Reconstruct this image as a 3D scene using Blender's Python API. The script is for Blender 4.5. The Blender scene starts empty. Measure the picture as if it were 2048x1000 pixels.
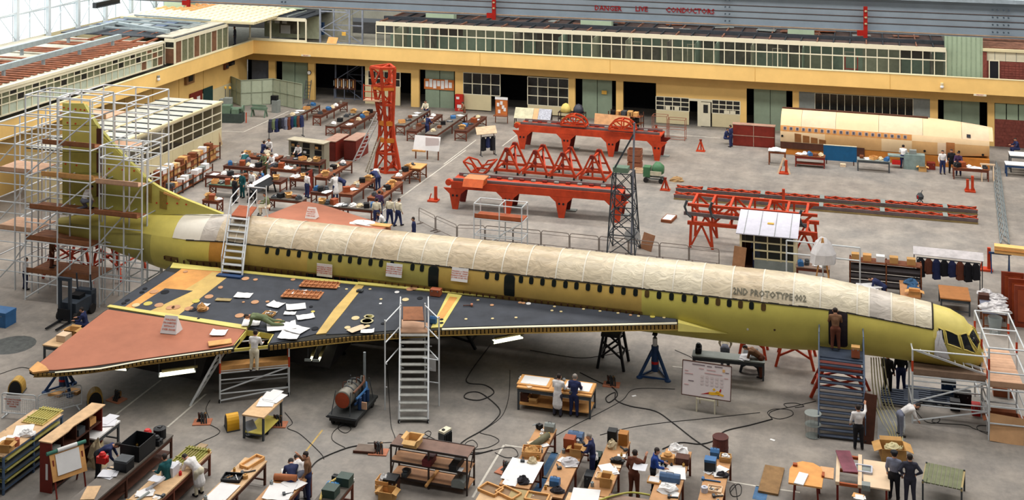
import bpy, math, random
from mathutils import Vector, Matrix
random.seed(7)
S = bpy.context.scene
C = S.collection
# ---------------------------------------------------------------- camera
F, YH, HC, CX, A = 2396.0, -320.0, 24.7, 1024.0, math.radians(16.53)
cam = bpy.data.cameras.new('camera'); co = bpy.data.objects.new('camera', cam); C.objects.link(co)
co.location = (0, 0, HC); co.rotation_euler = (math.pi/2, 0, A)
cam.sensor_width = 36; cam.lens = 36*F/2048; cam.shift_y = -(500-YH)/2048; cam.clip_end = 600
S.camera = co
# ---------------------------------------------------------------- light
w = bpy.data.worlds.new('daylight'); S.world = w; w.use_nodes = True
w.node_tree.nodes['Background'].inputs[0].default_value = (0.9, 0.96, 1.0, 1)
w.node_tree.nodes['Background'].inputs[1].default_value = 0.14
def area(name, loc, sx, sy, power, col=(1, 1, 1), rot=(0, 0, 0)):
 l = bpy.data.lights.new(name, 'AREA'); l.shape = 'RECTANGLE'; l.size = sx; l.size_y = sy; l.energy = power; l.color = col
 o = bpy.data.objects.new(name, l); C.objects.link(o); o.location = loc; o.rotation_euler = rot
 return o
# roof lights of the hangar: long strips running along the hall
for yy, pw in ((30, 6500), (52, 14500), (74, 24000), (96, 24000)):
 area('roof_light', (-18, yy, 34), 100, 7, pw, (1, .965, .92))
area('office_light', (-18.5, 104, 7.72), 48, 1.2, 420, (1, .97, .9))
area('wall_window_light', (-69, 90, 14), 12, 70, 6000, (.92, .97, 1), (0, math.radians(-90), 0))
S.view_settings.view_transform = 'Standard'; S.view_settings.look = 'None'
S.view_settings.exposure = 0.12; S.view_settings.gamma = 1; S.view_settings.use_curve_mapping = False
# ---------------------------------------------------------------- projection helpers (surveying the photo)
RX, RY = (math.cos(A), math.sin(A)), (-math.sin(A), math.cos(A))
def ray(x, y):
 u = (x-CX)/F
 return Vector((u*RX[0]+RY[0], u*RX[1]+RY[1], -(y-YH)/F))
CAMP = Vector((0, 0, HC))
def G(x, y, z=0.0):
 d = ray(x, y); return CAMP + d*((z-HC)/d.z)
def PY(x, y, Y):
 d = ray(x, y); return CAMP + d*(Y/d.y)
def PX(x, y, X):
 d = ray(x, y); return CAMP + d*(X/d.x)
def PL(x, y, p0, n):
 d = ray(x, y); return CAMP + d*((p0-CAMP).dot(n)/d.dot(n))
def proj(p):
 dx = p.x*RX[0]+p.y*RX[1]; dd = p.x*RY[0]+p.y*RY[1]
 return (CX+F*dx/dd, YH+F*(HC-p.z)/dd)
# ---------------------------------------------------------------- materials
MATS = {}
def lin(c):
 return tuple(((v/255)/12.92 if v <= 10 else ((v/255+.055)/1.055)**2.4) for v in c)
def M(name, rgb, rough=.7, metal=0., var=.12, scale=2.5, bump=0., bd=.05, det=5, k=.8, alpha=1., emit=0., spec=.3, stretch=None):
 if name in MATS: return MATS[name]
 m = bpy.data.materials.new(name); m.use_nodes = True
 nt = m.node_tree; b = nt.nodes['Principled BSDF']
 c = [v*k for v in lin(rgb)]
 b.inputs['Roughness'].default_value = rough; b.inputs['Metallic'].default_value = metal
 b.inputs['Specular IOR Level'].default_value = spec
 if var > 0:
  ge = nt.nodes.new('ShaderNodeNewGeometry'); nz = nt.nodes.new('ShaderNodeTexNoise')
  src = ge.outputs['Position']
  if stretch:
   mp = nt.nodes.new('ShaderNodeMapping'); mp.inputs['Scale'].default_value = stretch
   nt.links.new(src, mp.inputs['Vector']); src = mp.outputs[0]
  nz.inputs['Scale'].default_value = scale; nz.inputs['Detail'].default_value = det; nz.inputs['Roughness'].default_value = .65; nz.inputs['Distortion'].default_value = 0 if det > 4 else 1.2
  nt.links.new(src, nz.inputs['Vector'])
  rp = nt.nodes.new('ShaderNodeValToRGB')
  rp.color_ramp.elements[0].position = .3; rp.color_ramp.elements[1].position = .7
  rp.color_ramp.elements[0].color = (*[v*(1-var*1.6) for v in c], 1); rp.color_ramp.elements[1].color = (*[min(1, v*(1+var*1.6)) for v in c], 1)
  nt.links.new(nz.outputs['Fac'], rp.inputs['Fac']); nt.links.new(rp.outputs['Color'], b.inputs['Base Color'])
  if bump:
   bp = nt.nodes.new('ShaderNodeBump'); bp.inputs['Strength'].default_value = bump; bp.inputs['Distance'].default_value = bd
   nt.links.new(nz.outputs['Fac'], bp.inputs['Height']); nt.links.new(bp.outputs['Normal'], b.inputs['Normal'])
 else:
  b.inputs['Base Color'].default_value = (*c, 1)
 if alpha < 1: b.inputs['Alpha'].default_value = alpha
 if emit:
  b.inputs['Emission Color'].default_value = (*lin(rgb), 1); b.inputs['Emission Strength'].default_value = emit
 MATS[name] = m
 return m
white = M('white_paper', (240, 238, 236), .8, var=.03)
cream = M('cream_paint', (226, 212, 170), .6, var=.05, scale=.6)
yellow = M('yellow_paint', (252, 208, 128), .6, var=.05, scale=.5)
green_door = M('pale_green_door', (142, 158, 136), .6, var=.06, scale=1)
green_pane = M('green_panel', (168, 186, 158), .6, var=.06, scale=1)
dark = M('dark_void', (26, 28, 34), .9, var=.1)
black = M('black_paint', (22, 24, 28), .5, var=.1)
glass = M('window_glass', (70, 80, 74), .12, var=0, alpha=.16, spec=.5)
dglass = M('dark_glass', (34, 36, 36), .15, var=.2, spec=.5)
frame = M('cream_frame', (236, 228, 200), .5, var=.03)
grey_steel = M('grey_steel', (150, 158, 160), .5, .2, var=.1)
girder = M('girder_paint', (170, 184, 196), .55, var=.06, scale=.8)
alu = M('aluminium_tube', (226, 230, 232), .4, .15, var=.04)
red = M('red_oxide', (192, 64, 30), .55, var=.16, scale=1.5)
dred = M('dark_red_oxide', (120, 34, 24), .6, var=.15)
brown = M('brown_wood', (128, 72, 42), .7, var=.16, scale=2, stretch=(1, .3, 1))
dbrown = M('dark_wood', (84, 48, 34), .7, var=.18, scale=2)
mahog = M('mahogany_paint', (126, 40, 28), .55, var=.12)
tan = M('tan_wood', (224, 166, 100), .7, var=.12, scale=2.2, stretch=(1, .3, 1))
ply = M('plywood', (226, 176, 128), .75, var=.08, scale=1.4)
pale = M('pale_ply', (236, 206, 172), .75, var=.06, scale=1.2)
card = M('cardboard', (206, 158, 96), .8, var=.08)
zinc = M('zinc_chromate', (222, 206, 104), .5, var=.07, scale=.9)
zinc2 = M('zinc_light', (226, 212, 118), .5, var=.06, scale=.9)
olive = M('zinc_olive', (186, 174, 92), .5, var=.08, scale=.8)
orange = M('bare_panel_orange', (226, 160, 84), .6, var=.14, scale=1.1)
tanyel = M('bare_panel_tan', (214, 180, 104), .6, var=.12, scale=1.1)
rust = M('brown_primer', (180, 112, 84), .7, var=.08, scale=.7)
slate = M('slate_sealant', (62, 66, 74), .75, var=.16, scale=1.0)
navy = M('navy_cloth', (40, 48, 88), .85, var=.15)
tarp = M('blue_tarpaulin', (22, 88, 132), .7, var=.08)
blue = M('blue_paint', (56, 108, 160), .5, var=.1)
dblue = M('dark_blue_paint', (36, 66, 108), .5, var=.12)
grey = M('grey_paint', (138, 144, 140), .6, var=.08)
dgrey = M('dark_grey_paint', (72, 76, 80), .6, var=.12)
rubber = M('black_rubber', (40, 38, 38), .7, var=.1)
film = M('film_cream', (218, 202, 172), .34, var=.1, scale=2.2, bump=.2, bd=.2, det=2.2, spec=.5, stretch=(.7, 1, 1.3))
film2 = M('film_tan', (208, 188, 156), .34, var=.12, scale=2.0, bump=.2, bd=.2, det=2.2, spec=.5, stretch=(.7, 1, 1.3))
film3 = M('film_grey', (202, 192, 180), .34, var=.1, scale=1.9, bump=.2, bd=.2, det=2.2, spec=.5, stretch=(.7, 1, 1.3))
film4 = M('film_pale', (228, 216, 188), .32, var=.1, scale=2.4, bump=.24, bd=.22, det=2.4, spec=.5, stretch=(.7, 1, 1.3))
tape = M('film_tape', (240, 232, 214), .4, var=.05)
strip = M('black_strip', (40, 36, 30), .6, var=.1)
mgreen = M('machine_green', (104, 128, 108), .5, var=.1)
brick = M('brick_red', (128, 66, 56), .8, var=.2, scale=4)
# ---------------------------------------------------------------- mesh helpers
class MB:
 def __init__(s): s.v = []; s.f = []; s.m = []
 def add(s, vs, fs, mi=0):
  o = len(s.v); s.v += [Vector(p) for p in vs]; s.f += [tuple(i+o for i in f) for f in fs]; s.m += [mi]*len(fs)
  return s
 def box(s, c, d, mi=0, rz=0, taper=1.):
  cx, cy, cz = c; a, b, h = d[0]/2, d[1]/2, d[2]/2; cs, sn = math.cos(rz), math.sin(rz); vs = []
  for z, t in ((-h, 1), (h, taper)):
   for x, y in ((-a, -b), (a, -b), (a, b), (-a, b)):
    x *= t; y *= t
    vs.append((cx+x*cs-y*sn, cy+x*sn+y*cs, cz+z))
  return s.add(vs, [(0, 3, 2, 1), (4, 5, 6, 7), (0, 1, 5, 4), (1, 2, 6, 5), (2, 3, 7, 6), (3, 0, 4, 7)], mi)
 def bar(s, p, q, wd, h=None, mi=0):
  p = Vector(p); q = Vector(q); h = h or wd; d = (q-p).normalized()
  up = Vector((0, 0, 1)) if abs(d.z) < .95 else Vector((0, 1, 0))
  a = d.cross(up).normalized()*wd/2; b = a.cross(d).normalized()*h/2
  vs = [p-a-b, p+a-b, p+a+b, p-a+b, q-a-b, q+a-b, q+a+b, q-a+b]
  return s.add(vs, [(0, 1, 2, 3), (7, 6, 5, 4), (0, 4, 5, 1), (1, 5, 6, 2), (2, 6, 7, 3), (3, 7, 4, 0)], mi)
 def tube(s, p, q, r, n=7, r2=None, mi=0):
  p = Vector(p); q = Vector(q); r2 = r if r2 is None else r2; d = (q-p).normalized()
  up = Vector((0, 0, 1)) if abs(d.z) < .95 else Vector((0, 1, 0))
  a = d.cross(up).normalized(); b = a.cross(d)
  vs = [c+(a*math.cos(t*2*math.pi/n)+b*math.sin(t*2*math.pi/n))*rr for c, rr in ((p, r), (q, r2)) for t in range(n)]
  return s.add(vs, [(i, (i+1) % n, n+(i+1) % n, n+i) for i in range(n)]+[tuple(range(n-1, -1, -1)), tuple(range(n, 2*n))], mi)
 def path(s, pts, r, n=5, mi=0):
  pts = [Vector(p) for p in pts]; vs = []
  for i, p in enumerate(pts):
   d = (pts[min(i+1, len(pts)-1)]-pts[max(i-1, 0)]).normalized()
   up = Vector((0, 0, 1)) if abs(d.z) < .9 else Vector((0, 1, 0))
   a = d.cross(up).normalized(); b = a.cross(d)
   vs += [p+(a*math.cos(t*2*math.pi/n)+b*math.sin(t*2*math.pi/n))*r for t in range(n)]
  fs = [(i*n+j, i*n+(j+1) % n, (i+1)*n+(j+1) % n, (i+1)*n+j) for i in range(len(pts)-1) for j in range(n)]
  return s.add(vs, fs+[tuple(range(n-1, -1, -1)), tuple(range(len(vs)-n, len(vs)))], mi)
 def prism(s, pts, ext, mi=0):
  pts = [Vector(p) for p in pts]; n = len(pts); ext = Vector(ext)
  return s.add(pts+[p+ext for p in pts], [tuple(range(n)), tuple(range(2*n-1, n-1, -1))]+[(i, n+i, n+(i+1) % n, (i+1) % n) for i in range(n)], mi)
 def lathe(s, c, prof, n=14, mi=0, ax=None):
  c = Vector(c); vs = []
  for r, z in prof:
   for t in range(n):
    an = t*2*math.pi/n; q = Vector((r*math.cos(an), r*math.sin(an), z))
    if ax == 'x': q = Vector((q.z, q.x, q.y))
    if ax == 'y': q = Vector((q.x, q.z, q.y))
    vs.append(c+q)
  k = len(prof)
  return s.add(vs, [(i*n+j, i*n+(j+1) % n, (i+1)*n+(j+1) % n, (i+1)*n+j) for i in range(k-1) for j in range(n)]+[tuple(range(n-1, -1, -1)), tuple(range((k-1)*n, k*n))], mi)
 def mesh(s, name, mats, smooth=False):
  me = bpy.data.meshes.new(name); me.from_pydata([tuple(p) for p in s.v], [], s.f)
  for m in (mats if isinstance(mats, (list, tuple)) else [mats]): me.materials.append(m)
  me.polygons.foreach_set('material_index', s.m)
  if smooth: me.polygons.foreach_set('use_smooth', [True]*len(s.f))
  me.update(); return me
 def build(s, name, mats, parent=None, smooth=False):
  off = OFFS.get(root_of(parent).name if parent else '', None)
  if off is not None: s.v = [p-off for p in s.v]
  return link(name, s.mesh(name, mats, smooth), parent)
OFFS = {}
def root_of(o):
 while o.parent: o = o.parent
 return o
def link(name, data, parent=None):
 o = bpy.data.objects.new(name, data); C.objects.link(o)
 if parent is not None:
  o.parent = parent
  if parent.parent is not None: o.matrix_parent_inverse = parent.matrix_basis.inverted()
 return o
LABELS = {}
def tag(o, label=None, cat=None, group=None, kind=None):
 if label: o['label'] = label
 if cat: o['category'] = cat
 if group: o['group'] = group
 if kind: o['kind'] = kind
 return o
def T(name, label, cat, loc=(0, 0, 0), rz=0., group=None, world=False, kind=None):
 o = bpy.data.objects.new(name, None); C.objects.link(o); o.location = loc; o.rotation_euler = (0, 0, rz)
 o.empty_display_size = .2
 tag(o, label, cat, group, kind)
 if world: OFFS[o.name] = Vector(loc)
 return o
def ST(name, loc=(0, 0, 0), label=None):
 return T(name, label, None, loc, world=True, kind='structure')
_U = {}
def unit(kind, mat):
 k = (kind, mat.name)
 if k not in _U:
  mb = MB()
  if kind == 'box': mb.box((0, 0, 0), (1, 1, 1))
  elif kind == 'tube': mb.tube((0, 0, -.5), (0, 0, .5), 1, 8)
  elif kind == 'disc': mb.lathe((0, 0, 0), [(1, -.5), (1, .5)], 16)
  _U[k] = mb.mesh(kind, mat, False)
 return _U[k]
def _off(parent):
 return OFFS.get(root_of(parent).name, Vector((0, 0, 0))) if parent is not None else Vector((0, 0, 0))
def pbox(name, parent, c, s, mat, rz=0):
 o = link(name, unit('box', mat), parent); o.location = Vector(c)-_off(parent); o.scale = s; o.rotation_euler = (0, 0, rz)
 return o
def _orient(o, parent, p, q, sx, sy):
 off = _off(parent); p = Vector(p)-off; q = Vector(q)-off; d = q-p; L = d.length; d.normalize()
 up = Vector((0, 0, 1)) if abs(d.z) < .95 else Vector((0, 1, 0))
 x = d.cross(up).normalized(); y = d.cross(x)
 m = Matrix((x, y, d)).transposed()
 o.location = (p+q)/2; o.rotation_euler = m.to_euler(); o.scale = (sx, sy, L)
 return o
def pbar(name, parent, p, q, wd, mat, h=None):
 return _orient(link(name, unit('box', mat), parent), parent, p, q, wd, h or wd)
def ptube(name, parent, p, q, r, mat):
 return _orient(link(name, unit('tube', mat), parent), parent, p, q, r, r)
def ppoly(name, parent, pts, ext, mat):
 return MB().prism(pts, ext).build(name, mat, parent)
def text_mesh(body, size, spacing=1.0):
 cu = bpy.data.curves.new('lettering', 'FONT'); cu.body = body; cu.size = size; cu.align_x = 'CENTER'; cu.align_y = 'CENTER'; cu.resolution_u = 1; cu.offset = size*.022; cu.space_line = spacing
 o = bpy.data.objects.new('lettering', cu); C.objects.link(o)
 me = bpy.data.meshes.new_from_object(o); bpy.data.objects.remove(o); bpy.data.curves.remove(cu)
 return me
def text_on(name, parent, body, size, mat, place, spacing=1.0):
 """flat lettering, each vertex mapped by place(x, y) into the parent's frame (world for world-built things)"""
 me = text_mesh(body, size, spacing); off = _off(parent)
 for v in me.vertices: v.co = place(v.co.x, v.co.y)-off
 me.materials.clear(); me.materials.append(mat); me.name = name
 return link(name, me, parent)
# ================================================================ SETTING
def floor_mat():
 m = bpy.data.materials.new('concrete_floor'); m.use_nodes = True; nt = m.node_tree; b = nt.nodes['Principled BSDF']
 ge = nt.nodes.new('ShaderNodeNewGeometry')
 def noise(sc, det, st=None):
  n = nt.nodes.new('ShaderNodeTexNoise'); n.inputs['Scale'].default_value = sc; n.inputs['Detail'].default_value = det; n.inputs['Roughness'].default_value = .7
  src = ge.outputs['Position']
  if st:
   mp = nt.nodes.new('ShaderNodeMapping'); mp.inputs['Scale'].default_value = st; nt.links.new(src, mp.inputs[0]); src = mp.outputs[0]
  nt.links.new(src, n.inputs['Vector']); return n.outputs['Fac']
 def ramp(fac, stops):
  r = nt.nodes.new('ShaderNodeValToRGB'); e = r.color_ramp.elements
  while len(e) < len(stops): e.new(.5)
  for el, (p, c) in zip(e, stops): el.position = p; el.color = (*[v*.8 for v in lin(c)], 1)
  nt.links.new(fac, r.inputs[0]); return r.outputs[0]
 def mix(f, a, c, t='MIX'):
  x = nt.nodes.new('ShaderNodeMix'); x.data_type = 'RGBA'; x.blend_type = t
  if isinstance(f, float): x.inputs[0].default_value = f
  else: nt.links.new(f, x.inputs[0])
  nt.links.new(a, x.inputs[6]); nt.links.new(c, x.inputs[7]); return x.outputs[2]
 base = ramp(noise(.09, 6), [(.3, (114, 110, 108)), (.5, (146, 136, 128)), (.68, (170, 160, 150))])
 cool = ramp(noise(.05, 3), [(.42, (150, 142, 130)), (.62, (128, 140, 140))])
 fine = ramp(noise(3.5, 6), [(.3, (92, 86, 82)), (.7, (190, 180, 168))])
 streak = ramp(noise(1.2, 4, (1, .12, 1)), [(.35, (118, 112, 108)), (.65, (162, 154, 146))])
 c = mix(.45, base, cool); c = mix(.3, c, fine); c = mix(.28, c, streak); c = mix(.3, c, ramp(noise(.55, 7), [(.36, (92, 88, 88)), (.5, (140, 132, 124)), (.64, (190, 178, 164))]))
 nt.links.new(c, b.inputs['Base Color']); b.inputs['Roughness'].default_value = .62; b.inputs['Specular IOR Level'].default_value = .25
 return m
fl = MB().add([(-140, 5, 0), (60, 5, 0), (60, 150, 0), (-140, 150, 0)], [(0, 1, 2, 3)]).build('floor', floor_mat()); tag(fl, kind='structure')
line_w = M('floor_line_white', (206, 200, 188), .7, var=.12, scale=4)
line_b = M('floor_line_blue', (70, 110, 150), .7, var=.2, scale=3)
line_y = M('floor_line_yellow', (190, 160, 96), .7, var=.2, scale=3)
def fline(a, b, wd=.09, mat=line_w):
 p = G(*a); q = G(*b); d = (q-p).normalized(); n = Vector((-d.y, d.x, 0))*wd/2
 o = MB().prism([p-n, q-n, q+n, p+n], (0, 0, .004)).build('floor_line', mat); tag(o, kind='structure')
for a, b in (((226, 834), (322, 760)), ((335, 854), (412, 788)), ((1008, 890), (945, 995)), ((835, 370), (740, 440)), ((1033, 270), (1005, 292)), ((952, 280), (888, 328)), ((932, 300), (800, 396)),
             ((441, 262), (487, 264)), ((487, 264), (578, 222)), ((1092, 903), (1125, 908)), ((1082, 955), (1112, 959)), ((1172, 945), (1155, 978)), ((1452, 962), (1530, 975)), ((1560, 979), (1600, 985)), ((1330, 268), (1440, 276)), ((1010, 890), (1045, 895)), ((1345, 733), (1395, 738)), ((1632, 766), (1660, 770))):
 fline(a, b)
fline((1110, 905), (1085, 950), .28, line_b); fline((1090, 955), (1072, 985), .28, line_b); fline((1525, 974), (1518, 1000), .5, line_b); fline((645, 860), (610, 905), .08, line_y)
st = MB().lathe(G(25, 690)+Vector((0, 0, .001)), [(1.1, 0), (1.0, .003)], 18).build('floor_stain', M('dark_stain', (86, 88, 86), .7, var=.25, scale=3)); tag(st, kind='structure')
# ---------------- back wall
YW, YB = 103.7, 101.87
wb = ST('wall_back', (-20, YW, 0))
def wx(px): return PY(px, 150, YW).x
def wz(px, py): return PY(px, py, YW).z
def wpan(name, x0, x1, z0, z1, mat, dy=0., th=.3, parent=None):
 X0, X1 = wx(x0), wx(x1)
 return pbox(name, parent or wb, ((X0+X1)/2, YW+dy+th/2, (z0+z1)/2), (X1-X0, th, z1-z0), mat)
LZ = 3.5
wpan('lintel', 440, 2140, LZ, 5.0, yellow)
for a, b in ((537, 550), (616, 629), (822, 838), (910, 926), (1137, 1150), (1232, 1246), (1585, 1598), (1860, 1876), (1975, 1989)):
 wpan('pillar', a, b, 0, LZ, yellow)
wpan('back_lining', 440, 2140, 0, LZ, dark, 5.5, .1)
for a, b, c, d in ((550, 616, 561, 611), (838, 910, 848, 905), (1150, 1232, 1163, 1222), (1493, 1585, 1507, 1572), (1876, 1975, 1888, 1960)):
 m = (c+d)/2
 for i, (p, q) in enumerate(((c, m-.4), (m+.4, d))):
  wpan('sliding_door', p, q, 0, LZ-.02, green_door, .35+.06*i, .1)
wpan('sliding_door', 500, 536, 0, LZ-.02, M('slate_door', (86, 92, 104), .6, var=.1), .35, .1)
def glazed(parent, x0, x1, z0, z1, cols, rows, dy=.05, pane=dglass, fr=frame, w_=.07):
 X0, X1 = wx(x0), wx(x1)
 for i in range(cols+1):
  x = X0+(X1-X0)*i/cols; pbox('mullion', parent, (x, YW+dy, (z0+z1)/2), (w_, .08, z1-z0), fr)
 for j in range(rows+1):
  z = z0+(z1-z0)*j/rows; pbox('transom', parent, ((X0+X1)/2, YW+dy, z), (X1-X0, .07, w_), fr)
 for i in range(cols):
  for j in range(rows):
   a = X0+(X1-X0)*i/cols; b = X0+(X1-X0)*(i+1)/cols; c = z0+(z1-z0)*j/rows; d = z0+(z1-z0)*(j+1)/rows
   pbox('pane', parent, ((a+b)/2, YW+dy+.02, (c+d)/2), (b-a-w_*.5, .02, d-c-w_*.5), pane)
def wthing(name): return ST(name, (-20, YW, 0))
# partition left of the jig tower
w1 = wthing('window_1'); wpan('panel', 730, 800, .02, 1.75, cream, .02, .1, w1); wpan('panel', 730, 736, 1.75, LZ, cream, .02, .1, w1); wpan('panel', 730, 822, 3.1, LZ, yellow, .02, .1, w1); glazed(w1, 736, 800, 1.75, 3.1, 4, 2)
w2 = wthing('window_2'); wpan('panel', 926, 982, .1, 1.5, cream, .02, .1, w2); glazed(w2, 926, 1000, 1.5, LZ-.05, 4, 2)
w3 = wthing('window_3'); wpan('panel', 1055, 1137, .1, .9, cream, .02, .1, w3); glazed(w3, 1055, 1137, .9, LZ-.1, 4, 3)
wpan('panel', 1312, 1493, 2.35, LZ, yellow, .02, .25); wpan('panel', 1480, 1493, 0, 2.35, yellow, .02, .25)
w4 = wthing('window_4'); wpan('panel', 1312, 1378, .05, 1.2, cream, .02, .1, w4); glazed(w4, 1312, 1378, 1.2, 2.35, 4, 3)
w5 = wthing('window_5'); wpan('panel', 1424, 1480, .05, 1.2, cream, .02, .1, w5); glazed(w5, 1424, 1480, 1.2, 2.35, 4, 3)
for q in (1331, 1349): wpan('notice', q, q+9, 1.25, 1.6, frame, 0, .03, w4)
for q in (1448, 1460): wpan('notice', q, q+11, 1.2, 1.5, frame, 0, .03, w5)
d1 = wthing('door_1'); wpan('door_leaf', 1402, 1421, .05, 2.1, frame, -.05, .06, d1); wpan('door_pane', 1407, 1416, 1.2, 1.9, dglass, -.08, .03, d1); wpan('door_frame', 1395, 1402, 0, 2.3, frame, 0, .1, d1); wpan('door_head', 1378, 1424, 2.15, 2.35, frame, 0, .1, d1)
w6 = wthing('window_6'); wpan('panel', 1598, 1630, 1.0, LZ, grey, .02, .1, w6); wpan('panel', 1826, 1860, 1.0, LZ, grey, .02, .1, w6); wpan('panel', 1598, 1860, 0, 1.0, grey, .02, .1, w6)
glazed(w6, 1630, 1826, 1.0, LZ-.05, 13, 1, w_=.04)
for q in (1672, 1722, 1780):
 b_ = MB().lathe((wx(q), YW+.6, 3.1), [(.02, .25), (.1, .12), (.12, 0), (.05, -.1)], 10).build('bulb_lamp', M('lit_bulb', (255, 214, 140), .4, var=0, emit=6)); tag(b_, 'lit bulb behind the dark window strip above the mock-up, %s of three' % {1672: 'left', 1722: 'middle', 1780: 'right'}[q], 'lamp', 'bulbs behind the dark window strip')
w7 = wthing('window_7'); wpan('panel', 1989, 2080, 0, 2.2, brick, .02, .2, w7)
for i in range(3): wpan('pane', 1990+i*24, 2012+i*24, 2.2, LZ-.05, green_pane, .05, .05, w7)
for j in range(7):
 for i in range(14):
  x = wx(1989)+.12+i*.26+(j % 2)*.13; pbox('brick', w7, (x, YW+.015, .15+j*.3), (.24, .02, .26), brick)
# dark bay: steel lattice, shelves with parts
def lattice(name, label, x0, x1, y, z0, z1, bays, mat, cat='steel frame'):
 t = T(name, label, cat, ((x0+x1)/2, y, z0), world=True)
 d = x1-x0
 for yy in (y, y+d):
  for x in (x0, x1): pbar('upright', t, (x, yy, z0), (x, yy, z1), .14, mat)
  for k in range(bays+1):
   z = z0+(z1-z0)*k/bays; pbar('crosspiece', t, (x0, yy, z), (x1, yy, z), .1, mat)
  for k in range(bays):
   z = z0+(z1-z0)*k/bays; zz = z0+(z1-z0)*(k+1)/bays
   a, b = (x0, x1) if k % 2 else (x1, x0); pbar('brace', t, (a, yy, z), (b, yy, zz), .08, mat)
 return t
steelb = M('blue_grey_steel', (116, 124, 142), .5, .2, var=.1)
lattice('lattice_tower', 'grey steel lattice frame standing inside the dark bay of the back wall', wx(658), wx(712), YW+1.5, 0, LZ, 2, steelb)
rk = T('parts_rack', 'wall rack of hanging metal parts in the dark bay', 'rack', (wx(682), YW+.9, 0), world=True)
pbox('backboard', rk, (wx(682), YW+.95, 1.5), (2.2, .05, 1.0), dbrown)
for i in range(11):
 pbox('hanging_part', rk, (wx(660)+i*.2, YW+.88, 1.55), (.09, .05, .5+.2*(i % 3)), [grey, tan, white][i % 3])
for i in (0, 1, 2): pbox('rack_leg', rk, (wx(660)+i*1.05, YW+.95, .5), (.06, .06, 1.0), steelb)
# notice boards, posters
nb = T('notice_board', 'notice board with white papers and orange frame on the green door', 'notice board', (wx(876), YW+.3, 2.1), world=True)
pbox('board', nb, (wx(876), YW+.3, 2.15), (wx(906)-wx(846), .06, .95), M('orange_board', (206, 120, 60), .7))
for i in range(7):
 x = wx(848)+.2+i*.38; pbox('paper_sheet', nb, (x, YW+.26, 2.15+.1*(i % 2)), (.3, .02, .75 if i % 3 else .5), white)
t = tag(MB().box((wx(1207), YW+.3, 2.35), (.45, .03, .32)).build('yellow_notice', M('yellow_sign', (230, 180, 80), .7)), 'small yellow notice on the pale green sliding door', 'notice')
ck = T('wall_clock', 'round wall clock on the yellow pillar beside the dark bay', 'clock', (wx(619), YW-.08, 2.6), world=True)
MB().lathe((wx(619), YW-.06, 2.6), [(.2, -.05), (.2, .05)], 18, ax='y').build('case', dgrey, ck); MB().lathe((wx(619), YW-.12, 2.6), [(.16, -.01), (.16, .01)], 18, ax='y').build('dial', white, ck)
fb = T('fire_point', 'red fire point cabinet with white notices beside the glazed partition', 'fire point', (wx(921), YW-.35, 0), world=True)
pbox('cabinet', fb, (wx(921), YW-.3, .75), (.75, .35, 1.5), M('fire_red', (200, 40, 30), .5)); pbox('notice', fb, (wx(919), YW-.49, 1.2), (.3, .02, .22), white); pbox('notice', fb, (wx(922), YW-.49, .45), (.4, .02, .3), white)
# gallery slab and fascia along the back
pbox('gallery_fascia', wb, ((-55.8+16)/2, YB+.12, 5.1), (16+55.8, .24, 1.24), yellow)
pbox('gallery_slab', wb, ((-60+16)/2, (YB+112)/2+.1, 4.95), (76, 112-YB, .3), M('slab_concrete', (150, 146, 132), .8))
pbox('fascia_capping', wb, ((-55.8+16)/2, YB+.12, 5.74), (16+55.8, .3, .05), cream)
for px_ in (960, 1220, 1510, 1780): 
 x = PY(px_, 130, YB).x; pbox('fascia_joint', wb, (x, YB-.005, 5.1), (.03, .02, 1.2), M('joint_shade', (214, 168, 84), .7))
def small_sign(px, py, body, wd):
 p = PY(px, py, YB); t = T('fascia_sign', 'small red lettered warning plate on the yellow gallery fascia at %s' % ('the left end' if px < 1000 else 'the right end'), 'sign', (p.x, YB-.03, p.z), world=True)
 pbox('plate', t, (p.x, YB-.02, p.z), (wd, .03, .16), frame); text_on('lettering', t, body, .13, red, lambda x, y: Vector((p.x+x, YB-.04, p.z+y)))
small_sign(612, 111, 'FIRE EXIT', .95); small_sign(1960, 190, 'FIRE EXIT', .95)
lf = T('bulkhead_light', 'small white bulkhead lamp fixed to the yellow fascia at right', 'lamp', PY(1884, 172, YB-.1), world=True)
p = PY(1884, 172, YB-.1); MB().lathe(p, [(.05, -.2), (.14, -.12), (.14, .0), (.08, .05)], 10).build('globe', white, lf); MB().lathe(p+Vector((0, 0, .14)), [(.12, -.05), (.12, .1)], 10).build('housing', cream, lf)
# ---------------- upper offices along the back
YO = 102.25
uo = ST('window_8', (-20, YO, 5.7))
X0, X1 = -43.4, 6.05; NB = 56
for i in range(NB+1):
 x = X0+(X1-X0)*i/NB; pbox('mullion', uo, (x, YO, 6.7), (.07, .09, 2.1), frame)
for z, h in ((5.72, .1), (6.95, .08), (7.82, .36)): pbox('transom', uo, ((X0+X1)/2, YO-.01, z), (X1-X0, .1, h), frame)
for i in range(NB):
 x = X0+(X1-X0)*(i+.5)/NB
 pbox('pane', uo, (x, YO+.03, 6.33), (.82, .015, 1.16), glass); pbox('pane', uo, (x, YO+.03, 7.31), (.82, .015, .66), glass)
iw = ST('wall_office', (-20, 106, 5.1)); K = [0]
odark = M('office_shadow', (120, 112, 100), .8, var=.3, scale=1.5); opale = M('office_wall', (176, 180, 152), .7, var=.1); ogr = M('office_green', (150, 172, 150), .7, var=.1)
rr = random.Random(3); x = X0
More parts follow.
